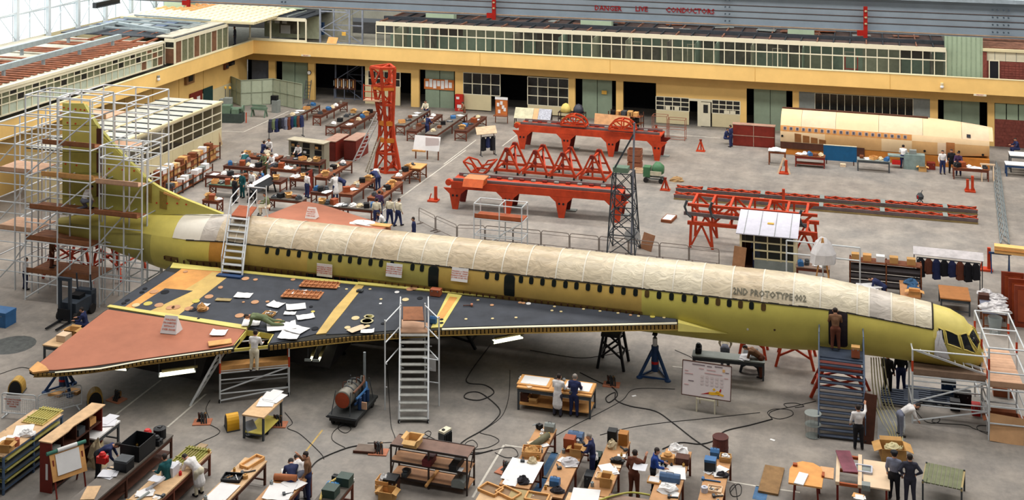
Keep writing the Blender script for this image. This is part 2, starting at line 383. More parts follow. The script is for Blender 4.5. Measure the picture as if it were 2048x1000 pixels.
while x < X1:
 wd = rr.choice((1.2, 1.7, 2.4, 3.0)); wd = min(wd, X1-x)
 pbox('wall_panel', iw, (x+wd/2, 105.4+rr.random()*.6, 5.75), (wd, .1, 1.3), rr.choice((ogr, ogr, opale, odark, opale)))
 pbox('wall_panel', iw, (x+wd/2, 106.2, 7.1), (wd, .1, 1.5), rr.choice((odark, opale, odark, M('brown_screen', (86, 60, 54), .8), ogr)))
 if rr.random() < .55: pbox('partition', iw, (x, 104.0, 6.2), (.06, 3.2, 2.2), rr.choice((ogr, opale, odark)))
 x += wd
for px_, in ((1265,), (1375,), (1545,), (1690,)):
 x = PY(px_, 120, 103.2).x; pbox('door_frame', iw, (x, 103.2, 6.1), (.06, .06, 2.0), frame); pbox('door_frame', iw, (x+.75, 103.2, 6.1), (.06, .06, 2.0), frame); pbox('door_frame', iw, (x+.37, 103.2, 7.1), (.8, .06, .06), frame)
x = PY(1690, 130, 103).x
for dx in (0, 1.0): pbox('red_post', iw, (x+dx, 103.0, 6.2), (.08, .06, 1.1), M('fire_red', (200, 40, 30), .5))
pbox('red_rail', iw, (x+.5, 103.0, 5.75), (1.0, .06, .08), M('fire_red', (200, 40, 30), .5))
# roof over the back offices
ro = ST('roof_back', (-20, 108, 8))
roofm = M('roof_felt', (76, 62, 58), .9, var=.3, scale=1.2); rbeam = M('roof_beam', (52, 56, 62), .7, var=.15); junk = M('roof_brown', (132, 92, 74), .9, var=.35, scale=2)
pbox('deck', ro, ((X0+X1)/2, 112.3, 7.86), (X1-X0, 20, .12), roofm)
pbox('purlin', ro, ((X0+X1)/2, 104.2, 8.08), (X1-X0, .25, .3), rbeam); pbox('purlin', ro, ((X0+X1)/2, 108.6, 8.1), (X1-X0, .25, .3), rbeam)
for i in range(38):
 x = X0+.4+i*1.3; pbox('rafter', ro, (x, 106.2, 8.0), (.1, 8.0, .14), rbeam if i % 3 else junk)
rr = random.Random(5)
for i in range(60):
 x = rr.uniform(X0+1, X1-2); y = rr.uniform(105, 116); pbox('roof_board', ro, (x, y, 8.0+rr.uniform(0, .08)), (rr.uniform(.5, 2.4), rr.uniform(.2, 1.2), .08), rr.choice((junk, junk, brown, grey, rbeam, M('roof_pale', (190, 176, 158), .9))), rr.uniform(-.3, .3))
for a, b in ((850, 906), (1160, 1222), (1575, 1628)):
 a_ = PY(a, 50, 105).x; b_ = PY(b, 50, 105).x
 pbox('green_column', ro, ((a_+b_)/2, 105.6, 11), (b_-a_, .8, 7), green_pane)
for a in (720, 1410, 1955):
 a_ = PY(a, 50, 107).x; pbox('beam_box', ro, (a_, 107.5, 9.2), (4.4, .3, .7), black)
wg = ST('wall_end', (7, 104, 5.7)); a_ = PY(1890, 100, 102.6).x; b_ = PY(1966, 100, 102.6).x
pbox('green_column', wg, ((a_+b_)/2, 103.2, 9), (b_-a_, .8, 8), green_pane)
for i in range(8): pbox('column_rib', wg, (a_+(b_-a_)*(i+.5)/8, 102.78, 9), (.05, .04, 8), M('green_rib', (150, 168, 142), .6))
c_ = PY(2075, 100, 102.6).x
pbox('brick_panel', wg, ((b_+c_)/2, 103.1, 6.3), (c_-b_, .4, 1.4), brick); pbox('white_panel', wg, ((b_+c_)/2, 103.1, 7.4), (c_-b_, .4, .75), frame); pbox('brick_pier', wg, (b_+.15, 103.0, 6.6), (.3, .5, 2.2), brick)
for j in range(6):
 for i in range(11): pbox('brick', wg, (b_+1.5+i*.27, 102.885, 5.75+j*.2), (.24, .03, .16), brick)
for i in range(4): pbox('panel_joint', wg, (b_+.9+i*.8, 102.89, 7.4), (.03, .03, .75), grey)
pbox('door_leaf', wg, (b_+.85, 102.86, 6.3), (.62, .06, 1.4), dark)
for dx in (-.36, .36): pbox('door_post', wg, (b_+.85+dx, 102.85, 6.35), (.08, .08, 1.5), frame)
pbox('door_head', wg, (b_+.85, 102.85, 7.05), (.8, .08, .08), frame)
pbox('roof_edge', wg, ((b_+c_)/2, 102.8, 7.9), (c_-b_, .3, .2), cream)
pbox('roof_deck', wg, ((b_+c_)/2, 106, 8.05), (c_-b_, 6, .1), junk); pbox('black_beam', wg, ((b_+c_)/2-.3, 106, 9.3), (4, .3, .9), black)
# glazed corner screen and left end office on the back gallery
of = ST('window_9', (-50, YO, 5.7))
for px_ in (500, 541, 596, 612): 
 x = PY(px_, 60, YO).x; pbox('post', of, (x, YO, 6.75), (.12, .12, 2.1), frame)
xa, xb = PY(497, 60, YO).x, PY(612, 60, YO).x
pbox('head_rail', of, ((xa+xb)/2, YO, 7.8), (xb-xa, .14, .3), frame); pbox('sill_rail', of, ((xa+xb)/2, YO, 5.8), (xb-xa, .14, .2), frame)
pbox('inner_wall', of, ((xa+xb)/2, YO+3.2, 6.6), (xb-xa, .1, 2.2), M('office_wall', (176, 180, 152), .7))
pbox('roof', of, ((xa+xb)/2, YO+3, 7.95), (xb-xa, 6, .1), rbeam)
for i in range(6): pbox('roof_tie', of, (xa+.5+i*.9, YO+2, 8.05), (.12, 4, .12), rbeam if i % 2 else grey)
for i in range(3): pbox('light_panel', of, (xa+.6+i*.8, YO+3.1, 7.1), (.5, .06, .5), white)
pbox('whiteboard', of, (PY(570, 70, YO+3).x, YO+3.1, 6.3), (1.0, .05, .8), white); pbox('inner_dark', of, (PY(578, 65, YO+3).x, YO+3.14, 6.8), (2.2, .05, 1.8), odark)
pbox('green_hood', of, (PY(583, 33, YO+4).x, YO+4.5, 8.6), (2.3, 1, .9), green_pane); pbox('black_beam', of, (PY(580, 18, YO+6).x, YO+7, 9.2), (4, .3, .6), black)
pbox('gallery_wall', of, (PY(640, 50, 108).x, 108, 7.6), (7, .1, 5.4), M('passage_wall', (168, 166, 150), .8))
t = lattice('steel_tower', 'grey steel lattice tower on the gallery beside the long glazed office', -49.5, -46.5, 103.2, 5.1, 12, 4, M('tower_grey', (150, 156, 168), .5, .2))
pbox('sign_plate', t, (PY(687, 68, 103).x, 103.08, PY(687, 68, 103).z), (.4, .04, .34), M('yellow_sign', (230, 180, 80), .7))
bd = T('white_board', 'white board leaning on the gallery edge below the lattice tower', 'board', PY(664, 84, YB+.25), world=True)
p = PY(664, 84, YB+.2); p.z = 5.87; MB().bar(p+Vector((0, -.1, -.05)), p+Vector((.05, .25, .42)), .95, .04).build('sheet', white, bd); MB().bar(p+Vector((0, -.13, -.08)), p+Vector((.05, .22, .45)), 1.05, .03).build('backing', tan, bd)
for i, (px_, m) in enumerate(((622, M('fire_red', (200, 40, 30), .5)), (630, dbrown), (637, dblue))):
 p = PY(px_, 75, 106); o = MB().box((p.x, 106.8, 6.6), (.4, .3, 1.2)).box((p.x, 106.62, 7.0), (.3, .05, .1)).build('locker', m); tag(o, ['red', 'brown', 'blue'][i]+' narrow locker on the gallery left of the lattice tower', 'locker')
 o.location.z = -.3
# ---------------- left wall
XL = -55.8
wl = ST('wall_left', (XL-1.9, 85, 0))
pbox('lower_wall', wl, (XL-2.0, 78, 2.5), (.3, 52, 5.0), yellow)
pbox('gallery_fascia', wl, (XL-.12, 78, 5.1), (.24, 48, 1.24), yellow); pbox('fascia_capping', wl, (XL-.12, 78, 5.74), (.3, 48, .05), cream)
pbox('gallery_slab', wl, (XL-8.3, 82, 5.0), (16, 60, .25), M('slab_concrete', (150, 146, 132), .8))
pbox('white_dado', wl, (XL-1.8, 91, .9), (.12, 22, 1.8), cream); 
for yy in (84, 88, 92, 96): pbox('wall_joint', wl, (XL-1.84, yy, 3.2), (.03, .04, 2.6), M('joint_shade', (214, 168, 84), .7))
d2 = ST('door_2', (XL-1.7, 97, 0)); pbox('door_leaf', d2, (XL-1.72, 96.6, 1.1), (.08, 1.6, 2.2), M('dark_green_door', (30, 62, 60), .6)); pbox('side_panel', d2, (XL-1.72, 94.6, 1.1), (.08, 2.0, 2.2), mahog); pbox('notice', d2, (XL-1.66, 94.9, 1.5), (.03, .5, .5), white)
def wl_box(px, py, d, mat, label, cat, extra=None):
 p = PX(px, py, XL-1.75); t = T(label.split()[1]+'_unit' if False else 'wall_fitting', label, cat, p, world=True); pbox('case', t, p, d, mat)
 if extra: pbox('cover', t, p+Vector((.12, 0, 0)), (d[0]*.6, d[1]*.5, d[2]*.5), extra)
wl_box(378, 157, (.35, 1.3, .9), M('brown_box', (150, 110, 70), .7), 'brown extractor fan box on the yellow left wall', 'fan', black)
wl_box(452, 133, (.2, .7, .5), brown, 'small brown switch box on the left wall near the corner', 'switch box', dgrey)
wl_box(463, 127, (.15, 1.0, .35), black, 'small black vent grille on the left wall below the gallery', 'vent', dgrey)
p = PX(317, 157, XL+.14); lf = T('bulkhead_light', 'small white bulkhead lamp on the yellow fascia of the left gallery', 'lamp', p, world=True)
MB().lathe(p, [(.05, -.2), (.14, -.12), (.14, 0), (.08, .05)], 10).build('globe', white, lf); MB().lathe(p+Vector((0, 0, .14)), [(.12, -.05), (.12, .1)], 10).build('housing', grey, lf)
# upper offices on the left gallery
def left_glazing(name, X, y0, y1, z0, z1, n, zs, panes):
 g = ST(name, (X, (y0+y1)/2, z0))
 for i in range(n+1):
  y = y0+(y1-y0)*i/n; pbox('mullion', g, (X, y, (z0+z1)/2), (.09, .07, z1-z0), frame)
 for z, h in [(z0+.04, .1), (z1-.14, .3)]+[(z, .07) for z in zs]: pbox('transom', g, (X+.01, (y0+y1)/2, z), (.1, y1-y0, h), frame)
 lv = [z0]+list(zs)+[z1-.2]
 for i in range(n):
  y = y0+(y1-y0)*(i+.5)/n
  for j in range(len(lv)-1):
   pbox('pane', g, (X-.03, y, (lv[j]+lv[j+1])/2), (.02, (y1-y0)/n-.05, lv[j+1]-lv[j]-.05), panes(i, j))
 return g
pg = M('pale_green_pane', (196, 208, 190), .5, var=.05); bp = M('brown_pane', (120, 84, 62), .6, var=.15); gp = M('green_grey_pane', (112, 116, 92), .3, var=.2, scale=3)
left_glazing('window_10', -57.2, 62, 88.8, 5.65, 7.55, 34, (6.45, 6.95), lambda i, j: (pg if j == 0 and (8 < i < 30) or (j == 0 and i % 7 == 3) else (gp if (i+j) % 3 else (bp if i > 29 else dglass))))
left_glazing('window_11', -56.3, 89.3, 98.0, 5.65, 7.85, 9, (), lambda i, j: gp if i % 3 else bp)
g = ST('wall_cabin', (-57, 89, 5.7)); pbox('brown_panel', g, (-56.75, 89.2, 6.4), (.8, .1, 1.3), bp); pbox('top_panel', g, (-56.75, 89.2, 7.3), (.8, .1, .4), dglass)
for x in (-57.2, -56.3): pbox('post', g, (x, 89.2, 6.75), (.1, .14, 2.2), frame)
pbox('rail', g, (-56.75, 89.18, 7.05), (.9, .12, .1), frame); pbox('rail', g, (-56.75, 89.18, 7.7), (.9, .12, .3), frame)
pbox('inner_wall', g, (-60, 80, 6.6), (.1, 40, 1.8), opale)
# roofs of the left offices
rl = ST('roof_left', (-63, 80, 7.6)); rplank = M('roof_plank', (150, 92, 66), .9, var=.25, scale=2); rpale = M('roof_ceiling_board', (196, 190, 172), .9, var=.12, scale=1); ibeam = M('roof_i_beam', (150, 162, 164), .6, var=.1)
pbox('deck', rl, (-63.4, 77, 7.5), (12.2, 24, .1), rpale)
pbox('edge_board', rl, (-57.2, 75.4, 7.6), (.3, 26.8, .2), frame)
for i in range(34):
 y = 63.5+i*.74; x0 = -57.6
 pbox('plank', rl, (x0-2.3, y, 7.62), (3.6, .3, .08), rplank)
 if i % 6 not in (4, 5): pbox('plank', rl, (x0-7.2, y, 7.62), (4.4, .32, .08), rplank if i % 4 else rpale)
for x, y0, y1 in ((-60.0, 63, 86.8), (-64.6, 62, 93)):
 pbar('i_beam', rl, (x, y0, 8.25), (x, y1, 8.25), .35, ibeam, .4)
 for k in range(6):
  y = y0+1+(y1-y0-2)*k/5; pbar('stub_post', rl, (x, y, 7.5), (x, y, 8.1), .2, grey_steel)
pbar('i_beam', rl, (-64.6, 93, 8.25), (-57.5, 90.2, 8.25), .3, ibeam, .3)
for k in range(5): pbar('tie_bar', rl, (-58-k*1.4, 87.5, 7.7), (-58-k*1.4, 92, 7.9), .14, rplank)
rb2 = ST('roof_cabin', (-62, 94, 7.9)); pbox('deck', rb2, (-62, 94, 7.85), (11.4, 9.4, .1), rbeam)
for i in range(7): pbox('roof_sheet', rb2, (-58.2-i*1.4, 95.2-(i % 2)*.8, 8.0), (1.1, 3.2, .05), [grey, rbeam, dblue, grey_steel][i % 4])
for i in range(5): pbar('roof_bar', rb2, (-57.5, 90.2+i*1.7, 8.25), (-66, 91+i*1.7, 8.25), .14, ibeam)
pbox('front_strip', rb2, (-57.3, 93.6, 7.95), (1.6, 8.8, .08), rpale)
# coffered ceiling slab roof beyond
cf = ST('roof_coffer', (-62, 104, 8.2)); pbox('slab', cf, (-60.5, 104, 8.0), (14, 12.5, .2), cream)
coff = M('coffer_tile', (246, 226, 190), .7, var=.05); coff2 = M('coffer_tile_orange', (222, 158, 96), .7, var=.08)
for i in range(15):
 for j in range(13):
  x = -66.8+i*.93; y = 98.3+j*.95; m = coff2 if (i < 5 and 4 < j < 10) else coff
  o = MB().lathe((x, y, 8.12), [(.46, 0), (.2, .12)], 4); o.build('ceiling_tile', m, cf)
pbox('column_box', cf, (PX(318, 12, -66).x, PX(318, 12, -66).y+4, 9.6), (2.2, 2.8, 3.6), green_pane)
# hangar side glazing
ww = ST('window_12', (-71, 90, 7.2)); sky = M('daylit_pane', (236, 246, 248), .5, var=0, emit=1.15); mul = M('white_mullion', (224, 232, 236), .5, var=.04)
XW = -71.0
for k in range(16):
 y0 = 62+k*4.2
 pbox('column', ww, (XW+.4, y0, 12), (.34, .34, 11), mul)
 for j in range(4):
  z = 7.2+j*2.3
  for h in (0, 1): pbox('pane', ww, (XW, y0+1.05+h*2.1, z+1.15), (.04, 2.0, 2.2), sky)
  pbox('transom', ww, (XW+.06, y0+2.1, z), (.1, 4.2, .12), mul)
 pbox('mullion', ww, (XW+.06, y0+2.1, 11.8), (.1, .1, 9.2), mul)
 for (za, zb) in ((7.2, 11.8), (11.8, 7.2)): pbar('wind_brace', ww, (XW+.45, y0, za), (XW+.45, y0+4.2, zb), .06, mul)
 pbar('tie_rail', ww, (XW+.45, y0, 9.6), (XW+.45, y0+4.2, 9.75), .1, mul)
pbox('low_wall', ww, (XW, 92, 6.4), (.3, 64, 1.7), cream)
bw = ST('wall_far', (-40, 122, 10)); pbox('far_wall', bw, (-25, 122.5, 10), (84, .3, 10), M('far_wall_paint', (158, 156, 142), .8, var=.15, scale=.4))
for i in range(20): pbox('far_pane', bw, (-64+i*4, 122.2, 11), (2.6, .1, 3.0), dglass if i % 3 else M('far_daylit', (214, 226, 224), .5, var=0, emit=.7))
sg = T('hanging_beam', 'black beam hanging before the bright side windows', 'beam', PX(213, 6, -68), world=True); p = PX(213, 6, -67)
MB().box(p, (.4, 3.6, .5)).build('beam', black, sg); MB().box(p+Vector((.25, 0, -.2)), (.15, 3.4, .08)).build('lower_flange', dgrey, sg)
# ---------------- overhead crane girder
cg = T('crane_girder', 'long pale blue crane girder crossing the top with red DANGER LIVE CONDUCTORS lettering', 'crane girder', (-18, 69.6, 14), world=True)
gl, gr = -52, 24; YG = 69.6; gd = M('girder_dark', (90, 104, 116), .6, var=.08)
pbox('web_plate', cg, ((gl+gr)/2, YG+.3, 14.95), (gr-gl, .3, 1.9), girder)
pbox('bottom_flange', cg, ((gl+gr)/2, YG+.25, 14.05), (gr-gl, .7, .12), girder); pbox('flange_edge', cg, ((gl+gr)/2, YG-.12, 14.1), (gr-gl, .05, .06), M('edge_tan', (206, 176, 150), .6))
pbox('top_flange', cg, ((gl+gr)/2, YG+.2, 16.0), (gr-gl, 1.1, .22), M('girder_light', (190, 204, 214), .55)); pbox('walkway', cg, ((gl+gr)/2, YG+1.2, 16.6), (gr-gl, 1.6, .14), girder)
pbar('crane_rail', cg, (gl, YG+.2, 16.2), (gr, YG+.2, 16.2), .12, M('rail_rust', (120, 70, 60), .6), .18)
for z in (14.5, 14.85, 15.2): ptube('conductor_wire', cg, (gl, YG+.12, z), (gr, YG+.12, z), .02, M('copper_wire', (110, 92, 86), .5, .4))
for px_ in (377, 988, 1731):
 x = PY(px_, 30, YG-.2).x; z0 = PY(px_, 76 if px_ > 1500 else (40 if px_ > 500 else 14), YG-.3).z
 pbox('collector_bracket', cg, (x, YG-.2, (z0+15.45)/2), (.22, .14, 15.45-z0), M('fire_red', (200, 40, 30), .5)); pbox('bracket_foot', cg, (x-.25, YG-.2, z0+.25), (.4, .14, .3), M('fire_red', (200, 40, 30), .5))
 for k in range(3): MB().lathe((x+.02, YG-.32, 14.5+k*.35), [(.05, -.05), (.08, 0), (.05, .05)], 8).build('insulator', cream, cg)
for bx in (PY(1990, 60, YG).x, PY(1455, 40, YG).x, PY(568, 5, YG).x, PY(2012, 60, YG).x):
 for k in range(4):
  for dx in (-.12, .12): MB().lathe((bx+dx, YG-.06, 14.3+k*.4), [(.05, -.06), (.05, .06)], 6, ax='y').build('bolt', gd, cg)
for wd, px_ in (('DANGER', 1216), ('LIVE', 1283), ('CONDUCTORS', 1380)):
 p = PY(px_, 17 if px_ < 1250 else (18.5 if px_ < 1300 else 22), YG+.08)
 text_on('lettering', cg, wd, .42, M('sign_red', (170, 30, 34), .6), lambda x, y: Vector((p.x+x*.97, YG+.08, p.z+y)))
# ================================================================ AIRCRAFT
ZL = 4.24
pa, pb = G(495, 487.4, ZL), G(1400, 589.4, ZL)
E_ = (pb-pa); E_.z = 0; E_.normalize(); N_ = Vector((-E_.y, E_.x, 0))      # N_ points away from the camera
AX0 = pa+N_*1.26; AX0.z = 0
def axis_u(px, off=0.):
 """distance along the fuselage axis (shifted by off across) seen at image column px"""
 o = AX0+N_*off; k = (px-CX)/F
 # (o+E u).r = k (o+E u).f
 n = lambda v: v.x*RX[0]+v.y*RX[1]-k*(v.x*RY[0]+v.y*RY[1])
 return -n(o)/n(E_)
U0 = axis_u(121)
STN = []
for px, yt, yb, full in ((121, 434, 467, 0), (160, 427, 478, 0), (210, 425, 492, 0), (270, 425, 514, 0), (330, 426, 536, 0), (400, 428, 556, 0), (480, 0, 0, 1), (1500, 0, 0, 1), (1580, 0, 0, .995), (1650, 555, 701, 0), (1700, 566, 706, 0), (1750, 578, 712, 0), (1800, 590, 719, 0), (1866, 606, 729, 0), (1900, 616, 734, 0), (1925, 631, 737, 0), (1945, 654, 737, 0), (1966, 684, 727, 0)):
 u = axis_u(px); p = AX0+E_*u; D = p.x*RY[0]+p.y*RY[1]; s = F/D
 if full: STN.append((u, 3.5, 1.65*full, 1.44*full)); continue
 zc = HC-((yt+yb)/2-YH)/s; tn = (HC-zc)/D; hh = (yb-yt)/2/s; h = hh/math.sqrt(1+(.873*tn)**2); STN.append((u, zc, h, h*.873))
def sec(u):
 if u <= STN[0][0]: return STN[0][1:]
 for a, b in zip(STN, STN[1:]):
  if u <= b[0]:
   t = (u-a[0])/(b[0]-a[0]); t = t*t*(3-2*t) if a[2] < 1 or b[2] < 1 else t
   return tuple(a[i]+(b[i]-a[i])*t for i in (1, 2, 3))
 return STN[-1][1:]
def ring(u, th, off=0.):
 """th: angle from the near side (0) over the top (pi/2) to the far side (pi)"""
 zc, h, w_ = sec(u); p = AX0+E_*u-N_*math.cos(th)*(w_+off); return Vector((p.x, p.y, zc+math.sin(th)*(h+off)))
def ZLu(u):
 zc, h, w_ = sec(u); return math.asin(.45)
def thz(u, z):
 zc, h, w_ = sec(u); return math.asin(max(-.98, min(.98, (z-zc)/h)))
def u_at(px, th):
 lo, hi = STN[0][0], STN[-1][0]
 for _ in range(40):
  m = (lo+hi)/2
  if proj(ring(m, th))[0] < px: lo = m
  else: hi = m
 return (lo+hi)/2
THL = math.asin(.45)
ac = T('airliner', 'unfinished yellow-green jet airliner prototype on stands filling the middle of the hangar', 'airliner', (AX0+E_*axis_u(1024)), world=True)
def loft(name, u0, u1, t0, t1, mat, off=0., nt=14, du=.6, wr=0.):
 n = max(2, int((u1-u0)/du)+1); mb = MB(); vs = []
 for i in range(n+1):
  u = u0+(u1-u0)*i/n
  for j in range(nt+1): vs.append(ring(u, t0+(t1-t0)*j/nt, off+(random.uniform(0, wr) if wr else 0)))
 k = nt+1
 mb.add(vs, [(i*k+j, (i+1)*k+j, (i+1)*k+j+1, i*k+j+1) for i in range(n) for j in range(nt)])
 return mb.build(name, mat, ac, True)
UE = STN[-1][0]; UF = u_at(1866, THL)
# lower skin, panel by panel (near side and belly and far side)
gold = M('zinc_gold', (212, 176, 94), .5, var=.08, scale=.8); gold2 = M('zinc_tan_gold', (202, 172, 90), .5, var=.1, scale=.7); ygreen = M('zinc_yellow_green', (210, 198, 98), .5, var=.07, scale=.7)
bounds = [(121, 300, olive), (300, 345, zinc), (345, 417, zinc), (417, 447, M('zinc_orange', (206, 150, 70), .5, var=.08)), (447, 614, gold2), (614, 731, olive), (731, 858, olive), (858, 920, gold2), (920, 1283, gold), (1283, 1500, ygreen), (1500, 1660, ygreen), (1660, 1772, zinc), (1772, 1866, zinc)]
for a, b, m in bounds:
 ua = U0 if a == 121 else u_at(a, 0); ub = u_at(b, 0) if b < 1866 else UF
 loft('skin_panel', ua, ub, -math.pi-THL, THL, m, 0, 22)
loft('nose_skin', UF, UE, -math.pi-.2, .2, zinc, 0, 20, .25); loft('cockpit_roof', UF, UE, .2, math.pi-.2, M('zinc_pale', (232, 214, 120), .45, var=.05), 0, 18, .2)
cap = MB(); vs = [ring(UE, 2*math.pi*i/28) for i in range(28)]; cap.add(vs, [tuple(range(28))]); cap.build('nose_bulkhead', M('bulkhead_tan', (232, 190, 110), .6), ac)
cap = MB(); vs = [ring(U0, 2*math.pi*i/20) for i in range(20)]; cap.add(vs, [tuple(range(20))]); cap.build('tail_bulkhead', dgrey, ac)
loft('tail_top_skin', U0, u_at(345, THL), THL, math.pi-THL, zinc, 0, 10)
# protective film over the crown, sheet by sheet
fx = [345, 400, 432, 470, 530, 582, 634, 690, 742, 795, 842, 893, 945, 1003, 1053, 1111, 1165, 1222, 1285, 1345, 1402, 1462, 1524, 1586, 1640, 1714, 1738, 1783, 1830, 1866]
fm = [M('film_patch_white', (244, 236, 220), .4, var=.03), film3, film2, film2, film, film2, film, film2, film2, film, film, film2, film2, film2, film2, film, film, film4, film4, film4, film, film2, film, film4, film4, film4, film3, film, film4]
for i in range(len(fx)-1):
 ua = u_at(fx[i], THL); ub = UF if i == len(fx)-2 else u_at(fx[i+1], THL)
 loft('film_sheet', ua, ub, THL, math.pi-THL, fm[i], .012, 16, .22, .018)
 if i > 2: loft('film_tape', ua-.03, ua+.03, THL, math.pi-THL, tape, .035, 16, .1)
# black seam line
loft('seam_strip', u_at(372, THL), UF, THL-.03, THL+.012, strip, .02, 1)
MB().path([ring(UF, THL+(math.pi-2*THL)*i/16, .03) for i in range(17)], .035, 4).build('film_edge', strip, ac)
# windows
wdark = M('cabin_window_dark', (20, 26, 20), .25, var=.2, spec=.4)
def patch(name, uc, zc, wd, hg, mat, off=.012, corner=.35, n=6):
 mb = MB(); r = min(wd, hg)*corner; rows = []
 ys = [-hg/2+r*(1-math.cos(math.pi/2*k/4)) for k in range(4)]; ys = ys+[-hg/2+r+(hg-2*r)*k/n for k in range(n+1)]+[-y for y in reversed(ys)]
 for y in ys:
  e = max(0, abs(y)-(hg/2-r)); hw = wd/2-r+math.sqrt(max(0, r*r-e*e)); th = thz(uc, zc+y)
  rows.append([ring(uc-hw, th, off), ring(uc+hw, th, off), ring(uc-hw, th, -.04), ring(uc+hw, th, -.04)])
 k = len(rows); vs = [p for rw in rows for p in rw]; fs = []
 for i in range(k-1):
  o = i*4; fs += [(o, o+1, o+5, o+4), (o+2, o, o+4, o+6), (o+1, o+3, o+7, o+5)]
 mb.add(vs, fs+[(0, 2, 3, 1), (4*k-4, 4*k-3, 4*k-1, 4*k-2)])
 return mb.build(name, mat, ac)
wpx = [534, 555, 577, 598, 621, 640, 660, 680, 700, 719, 741, 762, 784, 825, 844, 974, 994, 1042, 1062.6, 1085, 1108, 1131, 1153, 1176, 1199.5, 1223, 1247, 1271, 1294, 1318, 1343, 1368, 1390, 1413, 1436, 1458.5, 1481, 1503, 1527]
wbrown = M('cabin_window_brown', (86, 66, 34), .3, var=.2)
for i, px in enumerate(wpx):
 patch('cabin_window', u_at(px, THL-.13), ZL-.2, .21, .3, wdark if i not in (28, 34, 36, 38) else wbrown)
for px, z0, z1, wd in ((866.5, 4.16, 3.15, .46), (1018.5, 4.16, 3.2, .46)):
 o = patch('door_opening', u_at(px, .1), (z0+z1)/2, wd, z0-z1, wdark, .016, .3); patch('door_rim', u_at(px, .1), (z0+z1)/2, wd+.07, z0-z1+.07, strip, .008, .3)
ud = u_at(1676, 0); zcd, hd, wdd = sec(ud)
patch('door_opening', ud, zcd-.1, .74, 1.62, M('door_dark', (40, 30, 36), .6, var=.2), .016, .22); patch('door_rim', ud, zcd-.1, .8, 1.68, strip, .008, .22)
for px, dz in ((1549, -.65), (1285, -.8), (1495, -.85), (783, -.75), (945, -.75)): patch('skin_fitting', u_at(px, 0), 3.5+dz*.6, .09, .09, M('fitting_brown', (96, 70, 40), .5) if px == 1549 else white, .02, .45)
# cockpit glazing
cgl = M('cockpit_glass', (22, 24, 26), .15, var=.15, spec=.5)
def cock(name, pts, mat, off):
 """pane cut on the fuselage surface from (u fraction, angle) corners"""
 n = 6; q = lambda i, j, c: (pts[0][c]*(1-i)+pts[1][c]*i)*(1-j)+(pts[3][c]*(1-i)+pts[2][c]*i)*j
 vs = [ring(UF+(UE-UF)*q(i/n, j/n, 0), q(i/n, j/n, 1), off) for j in range(n+1) for i in range(n+1)]; k = n+1
 return MB().add(vs, [(j*k+i, j*k+i+1, (j+1)*k+i+1, (j+1)*k+i) for j in range(n) for i in range(n)]).build(name, mat, ac)
rimc = M('cockpit_frame', (226, 206, 112), .5, var=.05)
for side in (0, 1):
 f_ = (lambda t: math.pi-t) if side else (lambda t: t)
 for pts in ([(.05, .12), (.24, .1), (.2, .52), (.1, .56)], [(.28, .1), (.56, .06), (.48, .5), (.24, .54)], [(.6, .06), (.84, .12), (.66, .72), (.53, .55)], [(.70, .74), (.87, .3), (.93, 1.0), (.80, 1.45)]):
  cock('cockpit_pane', [(a, f_(t)) for a, t in pts], cgl, .03)
  lp = [ring(UF+(UE-UF)*(p_[0]+(q_[0]-p_[0])*k/5), f_(p_[1]+(q_[1]-p_[1])*k/5), .04) for p_, q_ in zip(pts, pts[1:]+pts[:1]) for k in range(5)]; MB().path(lp+[lp[0]], .028, 4).build('pane_frame', rimc, ac)
# lettering on the film
ul = u_at(1539, THL+.25)
def onskin(x, y):
 return ring(ul+x, THL+.2+y/1.5, .05)
text_on('lettering', ac, '2ND PROTOTYPE 002', .46, M('stencil_grey', (120, 116, 100), .7, var=.2), lambda x, y: onskin(x*.72, y*.8))
# wing -----------------------------------------------------------------
WR = ring(u_at(700, 0), 0); WR.z = 3.05
tipz = 2.09
d_sp = 10.6
slope = (3.05-tipz)/d_sp
WN = (Vector((0, 0, 1))-N_*slope).normalized()      # plane rises towards the fuselage
WP0 = AX0-N_*1.40; WP0.z = 3.05
def W(px, py, off=0.): return PL(px, py, WP0, WN)+WN*off
def wpoly(name, pts, mat, th=.03, off=.0):
 return ppoly(name, ac, [W(x, y, off+th) for x, y in pts], -WN*th, mat)
LE = [(1356, 648), (1200, 651), (1040, 655), (875, 660), (700, 672), (580, 685), (430, 703), (290, 722), (180, 738), (112, 745), (68, 746)]
TE = [(59, 742), (75, 728), (140, 676), (207, 623), (250, 592), (330, 540), (346, 526)]
ROOT = [(500, 544), (720, 569), (960, 594), (1200, 618), (1356, 635)]
CUT = [(466, 697), (468, 690), (493, 660), (547, 668), (536, 684), (535, 691)]
under = M('wing_underside', (44, 42, 36), .8, var=.2)
# wing box in two pieces either side of the open leading-edge bay
mainp = [p for p in LE if p[0] > 560]+[(536, 690)]+[(547, 668), (493, 660), (216, 618)]+TE[4:]+ROOT
outp = [(468, 698)]+[p for p in LE if p[0] < 440]+TE[:4]+[(216, 618), (493, 660), (470, 690)]
ppoly('wing_box', ac, [W(*p) for p in mainp], (0, 0, -.26), under); ppoly('outer_wing_box', ac, [W(*p) for p in outp], (0, 0, -.12), under)
farp = [W(*p) for p in mainp]; mir = lambda p: p-N_*(2*((p-AX0).dot(N_)))
MB().prism([mir(p) for p in reversed(farp)], (0, 0, -.4)).build('far_wing_box', slate, ac)
MB().prism([mir(W(*p)) for p in reversed(outp)], (0, 0, -.3)).build('far_outer_wing', rust, ac)
MB().prism([mir(W(x, y, .03)) for x, y in ((216, 618), (493, 660), (716, 571), (345, 528))], (0, 0, -.03)).build('far_wing_panel', rust, ac)
wpoly('outer_wing_skin', [(62, 741), (140, 677), (209, 624), (216, 620), (490, 661), (466, 692), (430, 698), (290, 718), (180, 734), (112, 741)], rust)
wpoly('wing_tip_block', [(58, 742), (76, 726), (92, 736), (98, 744), (66, 748)], tan, .08)
